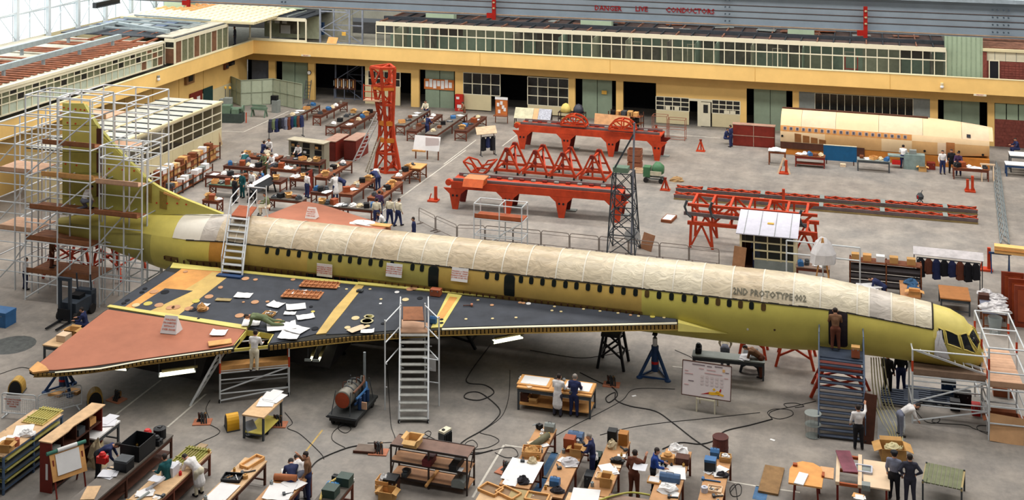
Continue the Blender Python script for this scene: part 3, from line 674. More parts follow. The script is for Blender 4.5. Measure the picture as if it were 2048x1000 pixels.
wpoly('joint_strip', [(214, 615), (220, 611), (498, 653), (494, 661)], zinc2, .05)
wpoly('skin_panel', [(222, 612), (330, 543), (352, 547), (248, 616)], slate)
wpoly('skin_panel', [(248, 616), (352, 547), (372, 532), (437, 536), (462, 550), (358, 631), (300, 623)], orange)
wpoly('skin_panel', [(300, 623), (404, 560), (425, 545), (462, 550), (358, 631)], tanyel, .035)
wpoly('skin_panel', [(268, 618), (330, 578), (386, 583), (300, 623)], slate, .04)
wpoly('root_strip', [(346, 527), (372, 530), (470, 541), (716, 566), (716, 571), (470, 546), (340, 537)], zinc2, .045)
wpoly('skin_panel', [(358, 631), (462, 550), (474, 546), (712, 571), (668, 620), (634, 668), (582, 681), (540, 688), (550, 667), (494, 655)], slate)
wpoly('joint_strip', [(712, 571), (728, 573), (690, 622), (652, 668), (632, 670), (668, 620)], tanyel, .045)
wpoly('skin_panel', [(728, 573), (896, 590), (864, 656), (700, 668), (652, 670), (690, 622)], slate)
wpoly('joint_strip', [(896, 588), (924, 592), (884, 656), (862, 657)], zinc2, .045)
wpoly('joint_panel', [(900, 595), (915, 597), (886, 640), (872, 640)], orange, .05)
wpoly('skin_panel', [(924, 593), (1100, 611), (1352, 637), (1352, 645), (1040, 651), (884, 656)], slate)
wpoly('root_strip', [(716, 565), (960, 588), (1258, 619), (1258, 623), (960, 593), (716, 570)], zinc2, .05)
wpoly('edge_line', [(884, 658), (1040, 653), (1354, 646), (1354, 649), (1040, 656), (884, 661)], frame, .04)
wpoly('edge_line', [(465, 696), (290, 720), (200, 736.5), (110, 744.5), (110, 746.5), (200, 739), (290, 722), (466, 698)], frame, .02)
# leading-edge rib cells: small, many, joined
mb = MB(); cells = []
for (x0, y0), (x1, y1) in zip(LE, LE[1:]):
 a, b = W(x0, y0), W(x1, y1); n = max(1, int((a-b).length/.17))
 for i in range(n): cells.append((a+(b-a)*(i+.5)/n, (b-a).normalized(), (b-a).length/n))
for p, d, l in cells:
 if 466 < proj(p)[0] < 536: continue
 hh = .1 if proj(p)[0] < 470 else .19
 mb.bar(p-d*l*.36+Vector((0, 0, -.03-hh/2)), p+d*l*.36+Vector((0, 0, -.03-hh/2)), .12, hh)
tag(mb.build('leading_edge_ribs', M('rib_brown', (150, 118, 58), .7, var=.2, scale=4), ac), kind='stuff')
for (x0, y0), (x1, y1) in zip(LE, LE[1:]):
 if x1 >= 560 or x0 <= 430: k = -.15 if x0 <= 430 else -.24; pbar('leading_edge_lip', ac, W(x0, y0)+Vector((0, 0, k)), W(x1, y1)+Vector((0, 0, k)), .14, gold if x0 > 470 else M('rib_brown', (150, 118, 58), .7), .03)
# unseen near-black boxes added under the wing to deepen the shade there
uvq = lambda p: ((p-AX0).dot(E_), (p-AX0).dot(N_))
lev_ = [uvq(W(*p)) for p in LE]; ute = uvq(W(345, 528))[0]
for va, vb in ((-4.0, -6.2), (-6.4, -8.6)):
 uf = min(ute+11.5, max(u for u, v in lev_ if v < vb+.4)-.6); P = lambda u, v, dz: AX0+E_*u+N_*v+Vector((0, 0, 3.05-slope*(-v-1.4)+dz))
 fr = [P(uf, va, -.27), P(uf, vb, -.27), P(uf-.5, vb, -1.7), P(uf-.5, va, -1.7)]; bk = [P(ute+.4, va, -.27), P(ute+.4, vb, -.27), P(ute+.8, vb, -1.5), P(ute+.8, va, -1.5)]
 MB().add(fr+bk, [(0, 1, 2, 3), (7, 6, 5, 4), (0, 4, 5, 1), (1, 5, 6, 2), (2, 6, 7, 3), (3, 7, 4, 0)]).build('underwing_shade_box', M('shade_box_dark', (34, 32, 32), .8, var=.2), ac)
# open bay ribs
for (a, b) in (((493, 660), (468, 690)), ((547, 668), (536, 686)), ((493, 660), (547, 668)), ((520, 664), (500, 686))):
 pbar('bay_rib', ac, W(*a)+Vector((0, 0, -.12)), W(*b)+Vector((0, 0, -.12)), .05, zinc, .24)
pbar('bay_spar', ac, W(468, 696)+Vector((0, 0, -.1)), W(536, 689)+Vector((0, 0, -.1)), .06, zinc, .12)
# apex strake
sa, sb, sc, sd = W(1356, 634), W(1356, 650)+Vector((0, 0, -.28)), ring(u_at(1458, -.55), -.55, .02), W(1356, 648)+Vector((0, 0, .05))
MB().add([sa, sb, sc, sd, sa-Vector((0, 0, .4))], [(0, 3, 2), (3, 1, 2), (1, 4, 2), (4, 0, 2), (0, 4, 1, 3)]).build('wing_strake', zinc2, ac)
# root fairing with clips
mb = MB()
for px in range(330, 1280, 13):
 u = u_at(px, -.3); p = ring(u, -.18, .03); q = ring(u, -.30, .05); mb.bar(p, q, .05, .05)
tag(mb.build('root_clips', dbrown, ac), kind='stuff')
loft('root_fairing', u_at(330, -.2), u_at(1285, -.2), -.36, -.16, M('root_brown', (132, 104, 50), .6, var=.15), .02, 3, 2)
loft('root_gap', u_at(612, -.2), u_at(715, -.2), -.34, -.2, dark, .03, 2, 1)
# access covers and holes
disc_m = [M('cover_tan', (200, 150, 110), .7, var=.08), M('cover_yellow', (206, 190, 90), .6, var=.06), dark, white, M('cover_cream', (220, 200, 150), .6, var=.05)]
discs = [(371, 545, 5, 0), (392, 604, 8, 1), (352, 616, 9, 0), (378, 619, 9, 0), (272, 612, 8, 4), (296, 609, 9, 1), (308, 585, 9, 0), (318, 612, 9, 0), (341, 617, 9, 0), (330, 586, 9, 2), (284, 586, 5, 2), (290, 579, 5, 2), (255, 602, 5, 2), (248, 608, 5, 2), (418, 595, 9, 0), (440, 601, 9, 2), (385, 621, 8, 2), (406, 620, 12, 0), (441, 576, 5, 0), (479, 633, 9, 0), (510, 606, 8, 0), (491, 559, 8, 0), (511, 561, 5, 0), (441, 577, 5, 0), (535, 605, 4, 0), (494, 640, 5, 0), (556, 646, 8, 1), (487, 606, 3, 0), (586, 561, 5, 0), (630, 659, 7, 2), (622, 615, 4, 2), (626, 625, 4, 1), (677, 575, 3, 4), (711, 638, 8, 4), (738, 637, 7, 1), (735, 654, 5, 4), (794, 586, 5, 3), (811, 601, 7, 4), (840, 598, 6, 2), (820, 580, 8, 0), (828, 578, 8, 0), (762, 600, 3, 4), (761, 609, 3, 3), (766, 649, 4, 2), (695, 657, 6, 4), (693, 580, 3, 4), (740, 580, 3, 4), (956, 602, 3, 4), (984, 612, 4, 0), (1040, 607, 4, 0), (1047, 608, 4, 0), (985, 639, 3, 4), (1032, 637, 3, 4), (932, 640, 3, 4), (1057, 609, 5, 3), (1109, 615, 3, 4), (1104, 623, 3, 4), (1122, 625, 3, 4), (1167, 620, 3, 4), (1200, 624, 3, 4), (1236, 628, 3, 4), (1277, 634, 3, 4), (1305, 635, 5, 1), (1328, 637, 3, 4), (1261, 632, 3, 0), (883, 641, 4, 2), (883, 648, 4, 2), (397, 639, 3, 2)]
for x, y, r, k in discs:
 p = W(x, y, .045); R = r/43.0
 o = link('access_hole' if k == 2 else 'access_cover', unit('disc', disc_m[k]), ac); o.location = p-OFFS[ac.name]; o.scale = (R, R, .02); o.rotation_euler = Vector((0, 0, 1)).rotation_difference(WN).to_euler()
# fin -------------------------------------------------------------------
FN = N_; FP0 = AX0.copy()
def FPx(px, py): return PL(px, py, FP0, FN)
def fpoly(name, pts, mat, th=.16, dn=0.):
 return ppoly(name, ac, [FPx(x, y)-N_*(th/2+dn) for x, y in pts], N_*th, mat)
fy = M('fin_yellow', (212, 202, 106), .5, var=.06, scale=.8); fo = M('fin_olive', (178, 172, 86), .5, var=.08, scale=.8)
fpoly('fin_core', [(128, 412), (128, 205), (172, 209), (200, 256), (245, 306), (293, 354), (293, 427), (128, 427)], fo, .2)
for z0, z1, m in ((205, 250, fy), (250, 303, fy), (303, 345, fo), (345, 392, fo), (392, 428, fo)):
 xr = {205: 172, 250: 196}.get(z0, 196); fpoly('fin_panel', [(128, z0+.6), (xr if z0 > 205 else 170, z0+.6), (196, z1-.6), (128, z1-.6)], m, .05, .11)
for z0, z1 in ((256, 300), (305, 344), (350, 392)): fpoly('spar_gap', [(196, z0), (207, z0), (207, z1), (196, z1)], dbrown, .05, .11)
fpoly('fin_panel', [(209, 272), (246, 309), (292, 354), (292, 372), (209, 350)], fy, .05, .11); fpoly('fin_panel', [(209, 352), (292, 374), (292, 427), (209, 424)], fo, .05, .11)
fpoly('dorsal_fin', [(294, 357), (322, 375), (367, 396), (447, 427), (294, 428)], fy, .2)
for pts in ([(294, 362), (306, 368), (306, 405), (293, 402)], [(322, 380), (336, 386), (336, 418), (322, 415)]): fpoly('dorsal_hatch', pts, M('hatch_brown', (150, 128, 56), .6), .05, .11)
for x, y in ((132, 214), (141, 216), (155, 217), (165, 218), (173, 219), (139, 244), (155, 246), (173, 247), (135, 326), (157, 329), (143, 383), (174, 387), (222, 336), (249, 338), (272, 340), (286, 340), (262, 395), (338, 405), (358, 405), (376, 407), (317, 404)):
 p = FPx(x, y)-N_*.175; MB().lathe(p, [(.05, -.015), (.05, .015)], 8, ax='y').build('fin_fitting', red, ac)
pbar('hatch_rail', ac, FPx(330, 384)-N_*.12, FPx(362, 397)-N_*.12, .05, tan, .1)
# ================================================================ PEOPLE
skin = M('skin', (206, 150, 120), .6, var=.04); hair_d = M('hair_dark', (44, 34, 30), .7, var=.1); hair_g = M('hair_grey', (150, 142, 134), .7, var=.1); shoe = M('shoe_leather', (34, 26, 24), .5, var=.1)
CL = {}
for n, c in (('white', (236, 232, 230)), ('navy', (38, 46, 88)), ('blue', (36, 70, 150)), ('green', (66, 106, 84)), ('teal', (24, 84, 88)), ('brown', (110, 62, 44)), ('grey', (128, 132, 150)), ('charcoal', (58, 58, 72)), ('black', (28, 28, 34)), ('cream', (226, 216, 190)), ('purple', (72, 50, 84)), ('olive', (112, 124, 88)), ('tanbrown', (128, 92, 66))):
 CL[n] = M(n+'_cloth', c, .85, var=.1, scale=6)
POSE = {}
def body(pose):
 if pose in POSE: return POSE[pose]
 coat = 'coat' in pose; base = pose.replace('_coat', '')
 V3 = Vector; lean = {'stand': .03, 'work': .16, 'bend': 1.05, 'hips': .02, 'reach': .05, 'sit': .25, 'kneel': .5, 'lie': 1.35, 'climb': .15, 'walk': .08, 'wave': .1}[base]
 hipz = {'sit': .52, 'kneel': .48, 'lie': .34}.get(base, .92)
 hip = V3((0, 0, hipz)); up = V3((0, math.sin(lean), math.cos(lean))); fw = V3((0, math.cos(lean), -math.sin(lean)))
 ch = hip+up*.36+fw*.0; sh = hip+up*.50; nk = hip+up*.57; hu = (up+V3((0, 0, .6))).normalized() if base not in ('bend', 'lie', 'kneel') else (up+fw*.15).normalized()
 hd = nk+hu*.14+fw*.02
 caps = [(hip, hip+up*.18, .15, .135, 3), (hip+up*.14, ch, .14, .165, 2), (ch, sh, .165, .12, 2), (sh, nk+up*.02, .075, .06, 0), (nk, hd, .06, .07, 0)]
 caps += [(hd-hu*.03+fw*.02, hd+hu*.055, .082, .098, 0)]
 for s in (-1, 1):
  S_ = sh+V3((s*.17, 0, 0)); caps.append((sh, S_, .09, .078, 2)); caps.append((ch+V3((s*.06, 0, 0)), S_, .11, .08, 2))
  if base in ('stand', 'walk'): el = S_+V3((s*.06, -.02, -.28)); ha = el+V3((s*.0, .1, -.24))
  elif base == 'work': el = S_+V3((s*.06, .08, -.26)); ha = el+V3((-s*.04, .24, -.05))
  elif base == 'hips': el = S_+V3((s*.17, -.08, -.22)); ha = el+V3((-s*.16, .1, -.17))
  elif base in ('reach', 'climb', 'wave'):
   if s > 0: el = S_+V3((.1, .16, .05 if base == 'reach' else -.12)); ha = el+V3((.02, .16, .2 if base != 'climb' else .02))
   else: el = S_+V3((-.08, 0, -.28)); ha = el+V3((0, .14, -.2))
  elif base == 'sit': el = S_+V3((s*.06, .1, -.24)); ha = el+V3((-s*.05, .24, .0))
  else: el = S_+V3((s*.07, .06, -.26)); ha = el+V3((-s*.05, .12, -.2))
  caps += [(S_, el, .068, .054, 2), (el, el+(ha-el)*.8, .052, .04, 2), (el+(ha-el)*.75, ha, .036, .034, 0), (ha, ha+(ha-el).normalized()*.07, .04, .03, 0)]
  H = hip+V3((s*.095, 0, -.02))
  if base == 'sit': kn = H+V3((s*.04, .44, .0)); an = V3((kn.x, kn.y-.04, .09))
  elif base == 'kneel': kn = V3((H.x+s*.05, .22, .08)) if s < 0 else V3((H.x+.04, .38, .46)); an = V3((kn.x, -.22, .07)) if s < 0 else V3((kn.x, .3, .09))
  elif base == 'lie': kn = V3((H.x+s*.06, -.3, .14)); an = V3((kn.x, -.72, .1))
  elif base in ('walk', 'climb'): kn = H+V3((0, .1 if s > 0 else -.04, -.42)); an = V3((H.x, .16 if s > 0 else -.2, .09))
  else: kn = H+V3((s*.01, .02, -.43)); an = V3((H.x+s*.03, -.01, .09))
  caps += [(H, kn, .105, .075, 3), (kn, an, .074, .055, 3), (an+V3((0, -.03, -.03)), an+V3((0, .15, -.045)), .05, .042, 4)]
 if coat: caps += [(hip+up*.1, V3((0, -.02, max(.45, hipz-.42))), .16, .2, 2)]
 mb = MB()
 for a, b, ra, rb, z in caps:
  d = (b-a); L = d.length or .001; d = d/L; prof = []
  for k in range(4): t = math.pi/2*k/3; prof.append((ra*math.sin(t)+.001, -ra*math.cos(t)))
  for k in range(4): t = math.pi/2*k/3; prof.append((rb*math.cos(t)+.001, L+rb*math.sin(t)))
  t0 = len(mb.v); mb.lathe((0, 0, 0), prof, 10); R = V3((0, 0, 1)).rotation_difference(d).to_matrix()
  sq = .78 if z in (2, 3) and ra > .12 else 1
  for i in range(t0, len(mb.v)):
   q = R @ mb.v[i]; q.y *= sq if lean < .6 else 1; mb.v[i] = q+a
 me = mb.mesh('raw', skin); o = bpy.data.objects.new('raw', me); C.objects.link(o)
 r = o.modifiers.new('r', 'REMESH'); r.mode = 'VOXEL'; r.voxel_size = .021; r.use_smooth_shade = True
 sm = o.modifiers.new('s', 'SMOOTH'); sm.factor = .5; sm.iterations = 2
 dg = bpy.context.evaluated_depsgraph_get(); ev = o.evaluated_get(dg); nm = bpy.data.meshes.new_from_object(ev)
 bpy.data.objects.remove(o)
 vs = [v.co.copy() for v in nm.vertices]; fs = [tuple(p.vertices) for p in nm.polygons]; ms = []
 for p in nm.polygons:
  c = p.center; best = 9; bz = 0
  for a, b, ra, rb, z in caps:
   d = b-a; L2 = d.length_squared or 1e-6; t = max(0, min(1, (c-a).dot(d)/L2)); q = (c-(a+d*t)).length-(ra+(rb-ra)*t)
   if q < best: best = q; bz = z
  if bz == 0:
   e = c-hd
   if e.length < .17 and (e.dot(hu) > .062 or (e.dot(fw) < -.015 and e.dot(hu) > -.05)): bz = 1
  ms.append(bz)
 out = MB(); out.add(vs, fs); out.m = ms
 ex = V3((1, 0, 0))
 for s in (-1, 1):
  out.lathe(hd+fw*.098+ex*s*.034+hu*.012, [(.001, -.012), (.012, 0), (.001, .012)], 6, 5)
  out.lathe(hd+ex*s*.098-fw*.005, [(.004, -.03), (.016, 0), (.004, .03)], 6, 0)
 out.tube(hd+fw*.09+hu*.02, hd+fw*.122-hu*.012, .01, 5, .016, 0); out.bar(hd+fw*.098-hu*.048-ex*.022, hd+fw*.098-hu*.048+ex*.022, .012, .01, 5)
 for a, b, ra, rb, z in caps:
  if z == 0 and abs(rb-.03) < .001 and abs(ra-.04) < .001:
   d = (b-a).normalized(); sd = d.cross(V3((0, 0, 1))); sd = sd.normalized() if sd.length > .2 else ex; dn = (V3((0, 0, -1))-d*d.dot(V3((0, 0, -1))))
   dn = dn.normalized() if dn.length > .1 else fw
   for k in range(4):
    p0 = b+sd*(k-1.5)*.019; L = (.036, .042, .04, .03)[k]; p1 = p0+d*L; p2 = p1+d*L*.5+dn*L*.6
    out.tube(p0-d*.02, p1, .0095, 5, .009, 0); out.tube(p1, p2, .009, 5, .007, 0)
   q = a+sd*(.03 if a.x < 0 else -.03); p1 = q+(sd*(.022 if a.x < 0 else -.022)+d*.04); out.tube(q, p1, .011, 5, .01, 0); out.tube(p1, p1+d*.03+dn*.01, .01, 5, .008, 0)
 me = out.mesh('person_body', [skin, hair_d, skin, skin, shoe, black], True); POSE[pose] = me
 return me
USED = {}
def uniq(label, alts=()):
 for a in ('',)+tuple(alts):
  l = (label+' '+a).strip()
  if l not in USED: USED[l] = 1; return l, None
 USED[label] = 1
 return label, 'alike: '+label
def person(px, py, face, pose, top, trs, label, hairm=None, z=0., h=1.0, at=None, cap=None, shoes=None):
 """face: degrees in plan, 0 = along the hall to the right, 90 = away from the camera"""
 me = body(pose); o = bpy.data.objects.new('person', me); C.objects.link(o)
 o.location = at or G(px, py, z); o.rotation_euler = (0, 0, math.radians(face-90)); o.scale = (1.15*h, 1.13*h, h)
 for i, m in enumerate((skin, hairm or hair_d, CL[top], CL[trs], CL[shoes] if shoes else shoe, black)):
  o.material_slots[i].link = 'OBJECT'; o.material_slots[i].material = m
 l, g = uniq(label); tag(o, l, 'person', g or 'people at work in the hangar')
 if cap:
  MB().lathe((0, .02, 1.70*1.0), [(.115, 0), (.12, .04), (.1, .075), (.02, .085)], 12).box((0, .13, 1.705), (.15, .1, .012)).build('cap', cap, o)
 return o
# ================================================================ BENCHES AND SMALL ITEMS
class Bench: pass
benchleg = M('bench_leg', (112, 58, 40), .65, var=.14)
def bench(px, py, length, width, label, phrase, top=brown, leg=None, h=.86, axis='y', shelf=None, apron=.16, group='work benches', cat='workbench', name='workbench', side=1, turn=0., ends=False):
 """(px, py): middle of the far end (axis y) or of the left end (axis x) of the top, seen in the photo"""
 leg = leg or benchleg; b = Bench(); e = G(px, py, h); d = Vector((0, -1, 0)) if axis == 'y' else Vector((1, 0, 0))
 d = Matrix.Rotation(math.radians(turn), 3, 'Z') @ d
 c = e+d*(length/2); b.h = h; b.c = c; b.d = d; b.n = Vector((-d.y, d.x, 0)); b.L = length; b.phrase = phrase; b.w = width
 rz = math.atan2(d.y, d.x); l, g = uniq(label); t = T(name, l, cat, (c.x, c.y, 0), rz, g or group); b.o = t
 pbox('top', t, (0, 0, h-.03), (length, width, .06), top)
 if apron:
  for s in (-1, 1): pbox('apron', t, (0, s*(width/2-.05), h-.06-apron/2), (length-.1, .04, apron), leg)
  for s in (-1, 1): pbox('end_apron', t, (s*(length/2-.05), 0, h-.06-apron/2), (.04, width-.1, apron), leg)
 n = 2 if length < 2.6 else 3
 for i in range(n):
  x = -length/2+.07+(length-.14)*i/(n-1)
  for s in (-1, 1): pbox('leg', t, (x, s*(width/2-.06), (h-.06)/2), (.08, .08, h-.06), leg)
  if i in (0, n-1): pbar('stretcher', t, (x, -width/2+.06, .2), (x, width/2-.06, .2), .05, leg)
 if shelf: pbox('lower_shelf', t, (0, 0, .24), (length-.16, width-.12, .04), shelf)
 if ends:
  for s in (-1, 1):
   x = s*(length/2-.04); pbar('cross_brace', t, (x, -width/2+.06, .1), (x, width/2-.06, h-.2), .04, leg); pbar('cross_brace', t, (x, width/2-.06, .1), (x, -width/2+.06, h-.2), .04, leg)
 return b
def blob(n, a, b, c, seed, rough=.25):
 r_ = random.Random(seed); mb = MB(); prof = []
 vs = []
 k = 6
 for i in range(k+1):
  t = math.pi/2*i/k
  for j in range(n):
   an = 2*math.pi*j/n; q = 1+r_.uniform(-rough, rough)
   vs.append((a/2*math.cos(an)*math.cos(t)*q, b/2*math.sin(an)*math.cos(t)*q, max(0, c*math.sin(t)*(1+r_.uniform(-rough, rough)) if i else 0)))
 mb.add(vs, [(i*n+j, i*n+(j+1) % n, (i+1)*n+(j+1) % n, (i+1)*n+j) for i in range(k) for j in range(n)]+[tuple(range(n-1, -1, -1))])
 return mb
SEED = [1]; OCC = {}
def item(kind, px, py, size, mat, desc, on=None, rz=0., z=None, at=None, mat2=None, cat=None, group=None):
 z = (on.h if isinstance(on, Bench) else 0.) if z is None else z
 p = Vector(at) if at is not None else G(px, py, z); z = p.z
 if isinstance(on, Bench):
  q = p-on.c; s = q.dot(on.d)/on.L; v = q.dot(on.n); s = max(-.47, min(.47, s)); m = max(0, on.w/2-min(size[1] if len(size) > 1 else size[0], on.w)/2); v = max(-m, min(m, v))
  a0 = size[0]/2; b0 = (size[1] if len(size) > 1 and kind not in ('roll', 'can', 'drum') else size[0])/2; ext = max(a0, b0)*.5+min(a0, b0)*.5+.02
  occ = OCC.setdefault((round(on.c.x, 2), round(on.c.y, 2), round(on.h, 2)), []); X, Y = s*on.L, v
  if kind not in ('paper', 'papers', 'board'):
   best = None
   for i in range(-24, 25):
    for j in range(-4, 5):
     x_, y_ = X+i*.09, Y+j*.09
     if abs(x_) > on.L/2-min(ext, .3) or abs(y_) > max(0, on.w/2-min(ext, on.w/2)*.8): continue
     if all((x_-q[0])**2+(y_-q[1])**2 > (ext+q[2])**2*.95 for q in occ):
      c_ = abs(i)+abs(j)*.7
      if best is None or c_ < best[0]: best = (c_, x_, y_)
   if best: X, Y = best[1:]
   occ.append((X, Y, ext))
  p = on.c+on.d*X+on.n*Y; p.z = z; s = X/on.L; v = Y
  rz0 = math.atan2(on.d.y, on.d.x)-math.pi/2; ph = ' on '+on.phrase
  alts = (('at its far end' if s < -.15 else ('at its near end' if s > .15 else 'at its middle')),)
  alts += ((alts[0]+' on the left' if v < 0 else alts[0]+' on the right'),)
 else: rz0 = 0; ph = (' '+on) if on else ''; alts = ()
 label, g = uniq(desc+ph, alts); SEED[0] += 1; sd = SEED[0]; r_ = random.Random(sd)
 nm = {'paper': 'paper_sheet', 'papers': 'drawing_sheets', 'carton': 'cardboard_box', 'case': 'equipment_case', 'toolbox': 'toolbox', 'vice': 'bench_vice', 'tray': 'tool_tray', 'roll': 'paper_roll', 'heap': 'cloth_heap', 'can': 'can', 'drum': 'drum', 'books': 'book_stack', 'board': 'board', 'ribbed': 'ribbed_skin', 'gear': 'machine_part', 'crate': 'wooden_crate', 'bin': 'open_bin', 'frame': 'slatted_tray', 'lamp': 'desk_lamp', 'tool': 'hand_tool'}[kind]
 cat = cat or {'paper': 'paper', 'papers': 'paper', 'carton': 'box', 'case': 'case', 'toolbox': 'toolbox', 'vice': 'vice', 'tray': 'tray', 'roll': 'roll', 'heap': 'cloth', 'can': 'can', 'drum': 'drum', 'books': 'books', 'board': 'board', 'ribbed': 'panel', 'gear': 'machine part', 'crate': 'crate', 'bin': 'bin', 'frame': 'tray', 'lamp': 'lamp', 'tool': 'tool'}[kind]
 t = T(nm, label, cat, p, rz0+math.radians(rz), g or group or 'items on the benches and floor')
 a = size[0]; b = size[1] if len(size) > 1 else a; c = size[2] if len(size) > 2 else .2
 m2 = mat2 or mat
 if kind == 'paper':
  mb = MB(); vs = []; n = 5
  for i in range(n+1):
   x = -a/2+a*i/n; up = .02*abs(math.sin(i*1.7+sd))+(.05 if i in (0, n) else 0)*r_.random()
   vs += [(x, -b/2, .004+up*.6), (x, b/2, .004+up)]
  k = len(vs); mb.add(vs+[(x, y, zz+.006) for x, y, zz in vs], [(2*i, 2*i+1, 2*i+3, 2*i+2) for i in range(n)]+[(k+2*i, k+2*i+2, k+2*i+3, k+2*i+1) for i in range(n)]+[(2*i, 2*i+2, k+2*i+2, k+2*i) for i in range(n)]+[(2*i+1, k+2*i+1, k+2*i+3, 2*i+3) for i in range(n)]+[(0, k, k+1, 1), (2*n, 2*n+1, k+2*n+1, k+2*n)])
  mb.build('sheet', mat, t)
 elif kind == 'papers':
  for i in range(4): pbox('sheet', t, (r_.uniform(-.2, .2)*a, r_.uniform(-.2, .2)*b, .008+i*.012), (a*r_.uniform(.45, .8), b*r_.uniform(.45, .8), .01), mat if i != 2 else m2, r_.uniform(-.6, .6))
 elif kind in ('carton', 'bin'):
  mb = MB(); w_ = .02
  for s in (-1, 1): mb.box((s*(a/2-w_/2), 0, c/2), (w_, b, c)).box((0, s*(b/2-w_/2), c/2), (a-2*w_, w_, c))
  mb.box((0, 0, .01), (a-2*w_, b-2*w_, .02)); o = mb.build('carton', mat, t)
  for s in ((-1, 1) if kind == 'carton' else ()): MB().bar((s*a/2, 0, c), (s*(a/2+.3*a), 0, c-.12*a), b*.96, .012).build('flap', mat, o); MB().bar((0, s*b/2, c), (0, s*(b/2+.2*b), c+.1*b), a*.9, .012).build('flap', mat, o)
  if mat2: blob(8, a*.7, b*.7, c*.4, sd).build('contents', mat2, t).location.z = c*.7
 elif kind == 'case':
  pbox('body', t, (0, 0, c*.4), (a, b, c*.8), mat); o = pbox('lid', t, (0, 0, c*.9), (a*1.02, b*1.02, c*.2), m2)
  for s in (-1, 1): pbox('latch', o, (s*a*.28, -b/2-.008, c*.76), (.04, .02, .05), grey_steel)
 elif kind == 'toolbox':
  pbox('body', t, (0, 0, c*.36), (a, b, c*.72), mat); o = MB().prism([(-a/2, -b/2, c*.72), (-a/2, b/2, c*.72), (-a/2, b*.2, c), (-a/2, -b*.2, c)], (a, 0, 0)).build('lid', m2, t)
  MB().path([(-a*.18, 0, c), (-a*.18, 0, c+.05), (a*.18, 0, c+.05), (a*.18, 0, c)], .012).build('handle', dgrey, o)
 elif kind == 'vice':
  pbox('base', t, (0, 0, .05), (.16, .2, .1), mat); pbox('fixed_jaw', t, (0, .06, .16), (.2, .1, .16), mat); pbox('moving_jaw', t, (0, -.08, .16), (.2, .07, .14), mat); o = ptube('screw', t, (0, -.3, .12), (0, 0, .12), .025, grey_steel); ptube('handle', o, (-.12, -.28, .12), (.12, -.28, .12), .012, grey_steel)
 elif kind == 'tray':
  pbox('base', t, (0, 0, .015), (a, b, .03), mat)
  for s in (-1, 1): pbox('rim', t, (s*a/2, 0, c/2), (.03, b, c), mat); pbox('rim', t, (0, s*b/2, c/2), (a, .03, c), mat)
  for i in range(6): ptube('tool', t, (r_.uniform(-.4, .4)*a, r_.uniform(-.4, .1)*b, .06), (r_.uniform(-.4, .4)*a, r_.uniform(0, .4)*b, .07), .016, r_.choice((grey_steel, white, m2, dgrey)))
 elif kind == 'roll':
  MB().tube((-a/2, 0, b/2), (a/2, 0, b/2), b/2, 12).build('roll', mat, t, True); MB().tube((-a/2-.004, 0, b/2), (a/2+.004, 0, b/2), b*.3, 10).build('core', m2, t)
 elif kind == 'heap':
  blob(10, a, b, c, sd).build('heap', mat, t, False)
  if mat2: o = blob(8, a*.55, b*.5, c*.8, sd+90).build('heap_fold', mat2, t); o.location = (a*.15, -b*.1, c*.35)
 elif kind in ('can', 'drum'):
  MB().lathe((0, 0, 0), [(a/2, 0), (a/2, b), (a*.46, b), (a*.46, b*.15), (.01, b*.14)] if kind == 'drum' else [(a/2, 0), (a/2, b*.9), (a*.3, b)], 16).build('body', mat, t, False)
  for z_ in (.04, b*.5, b*.97): MB().lathe((0, 0, z_), [(a/2, -.02), (a/2+.015, -.01), (a/2+.015, .01), (a/2, .02)], 16).build('hoop', m2, t) if kind == 'drum' else None
  if kind == 'can': pbox('cap', t, (0, 0, b+.015), (a*.3, a*.3, .03), m2)
 elif kind == 'books':
  zz = 0
  for i in range(3): h_ = c*r_.uniform(.25, .4); pbox('book', t, (r_.uniform(-.02, .02), 0, zz+h_/2), (a*r_.uniform(.8, 1), b*r_.uniform(.8, 1), h_), (mat, m2, mat)[i], r_.uniform(-.2, .2)); zz += h_
 elif kind == 'board':
  pbox('board', t, (0, 0, c/2), (a, b, c), mat)
  if mat2: pbox('sheet', t, (0, 0, c+.006), (a*.8, b*.8, .012), mat2)
 elif kind == 'ribbed':
  pbox('skin', t, (0, 0, .02), (a, b, .04), mat)
  for i in range(8): pbox('rib', t, (-a*.42+a*.84*i/7, 0, .07), (.03, b*.94, .07), m2)
  for s in (-.3, .25): pbox('cross_rib', t, (0, s*b, .1), (a*.94, .04, .05), m2)
 elif kind == 'gear':
  pbox('block', t, (0, 0, c*.3), (a, b*.7, c*.6), mat); MB().lathe((0, 0, c*.6), [(a*.3, 0), (a*.34, c*.2), (a*.2, c*.4)], 10).build('dome', m2, t)
  ptube('spindle', t, (-a*.6, 0, c*.45), (a*.6, 0, c*.45), c*.12, m2)
 elif kind == 'crate':
  for s in (-1, 1):
   for j in range(3): pbox('slat', t, (s*a/2, 0, c*(.17+.33*j)), (.025, b, c*.26), mat); pbox('slat', t, (0, s*b/2, c*(.17+.33*j)), (a, .025, c*.26), mat)
  pbox('base', t, (0, 0, .02), (a, b, .03), mat)
  if mat2: blob(9, a*.85, b*.85, c*.7, sd).build('contents', mat2, t).location.z = c*.5
 elif kind == 'frame':
  for s in (-1, 1): pbox('side', t, (s*a/2, 0, c/2), (.06, b, c), mat); pbox('end', t, (0, s*b/2, c/2), (a, .06, c), mat)
  pbox('bottom', t, (0, 0, .015), (a-.05, b-.05, .03), m2)
 elif kind == 'lamp':
  MB().lathe((0, 0, 0), [(.1, 0), (.1, .03), (.02, .04)], 10).build('base', mat, t); MB().path([(0, 0, .03), (0, .05, .3), (0, -.1, .45)], .012).build('arm', mat, t); MB().lathe((0, -.12, .36), [(.12, 0), (.04, .1)], 10).build('shade', m2, t)
 elif kind == 'tool':
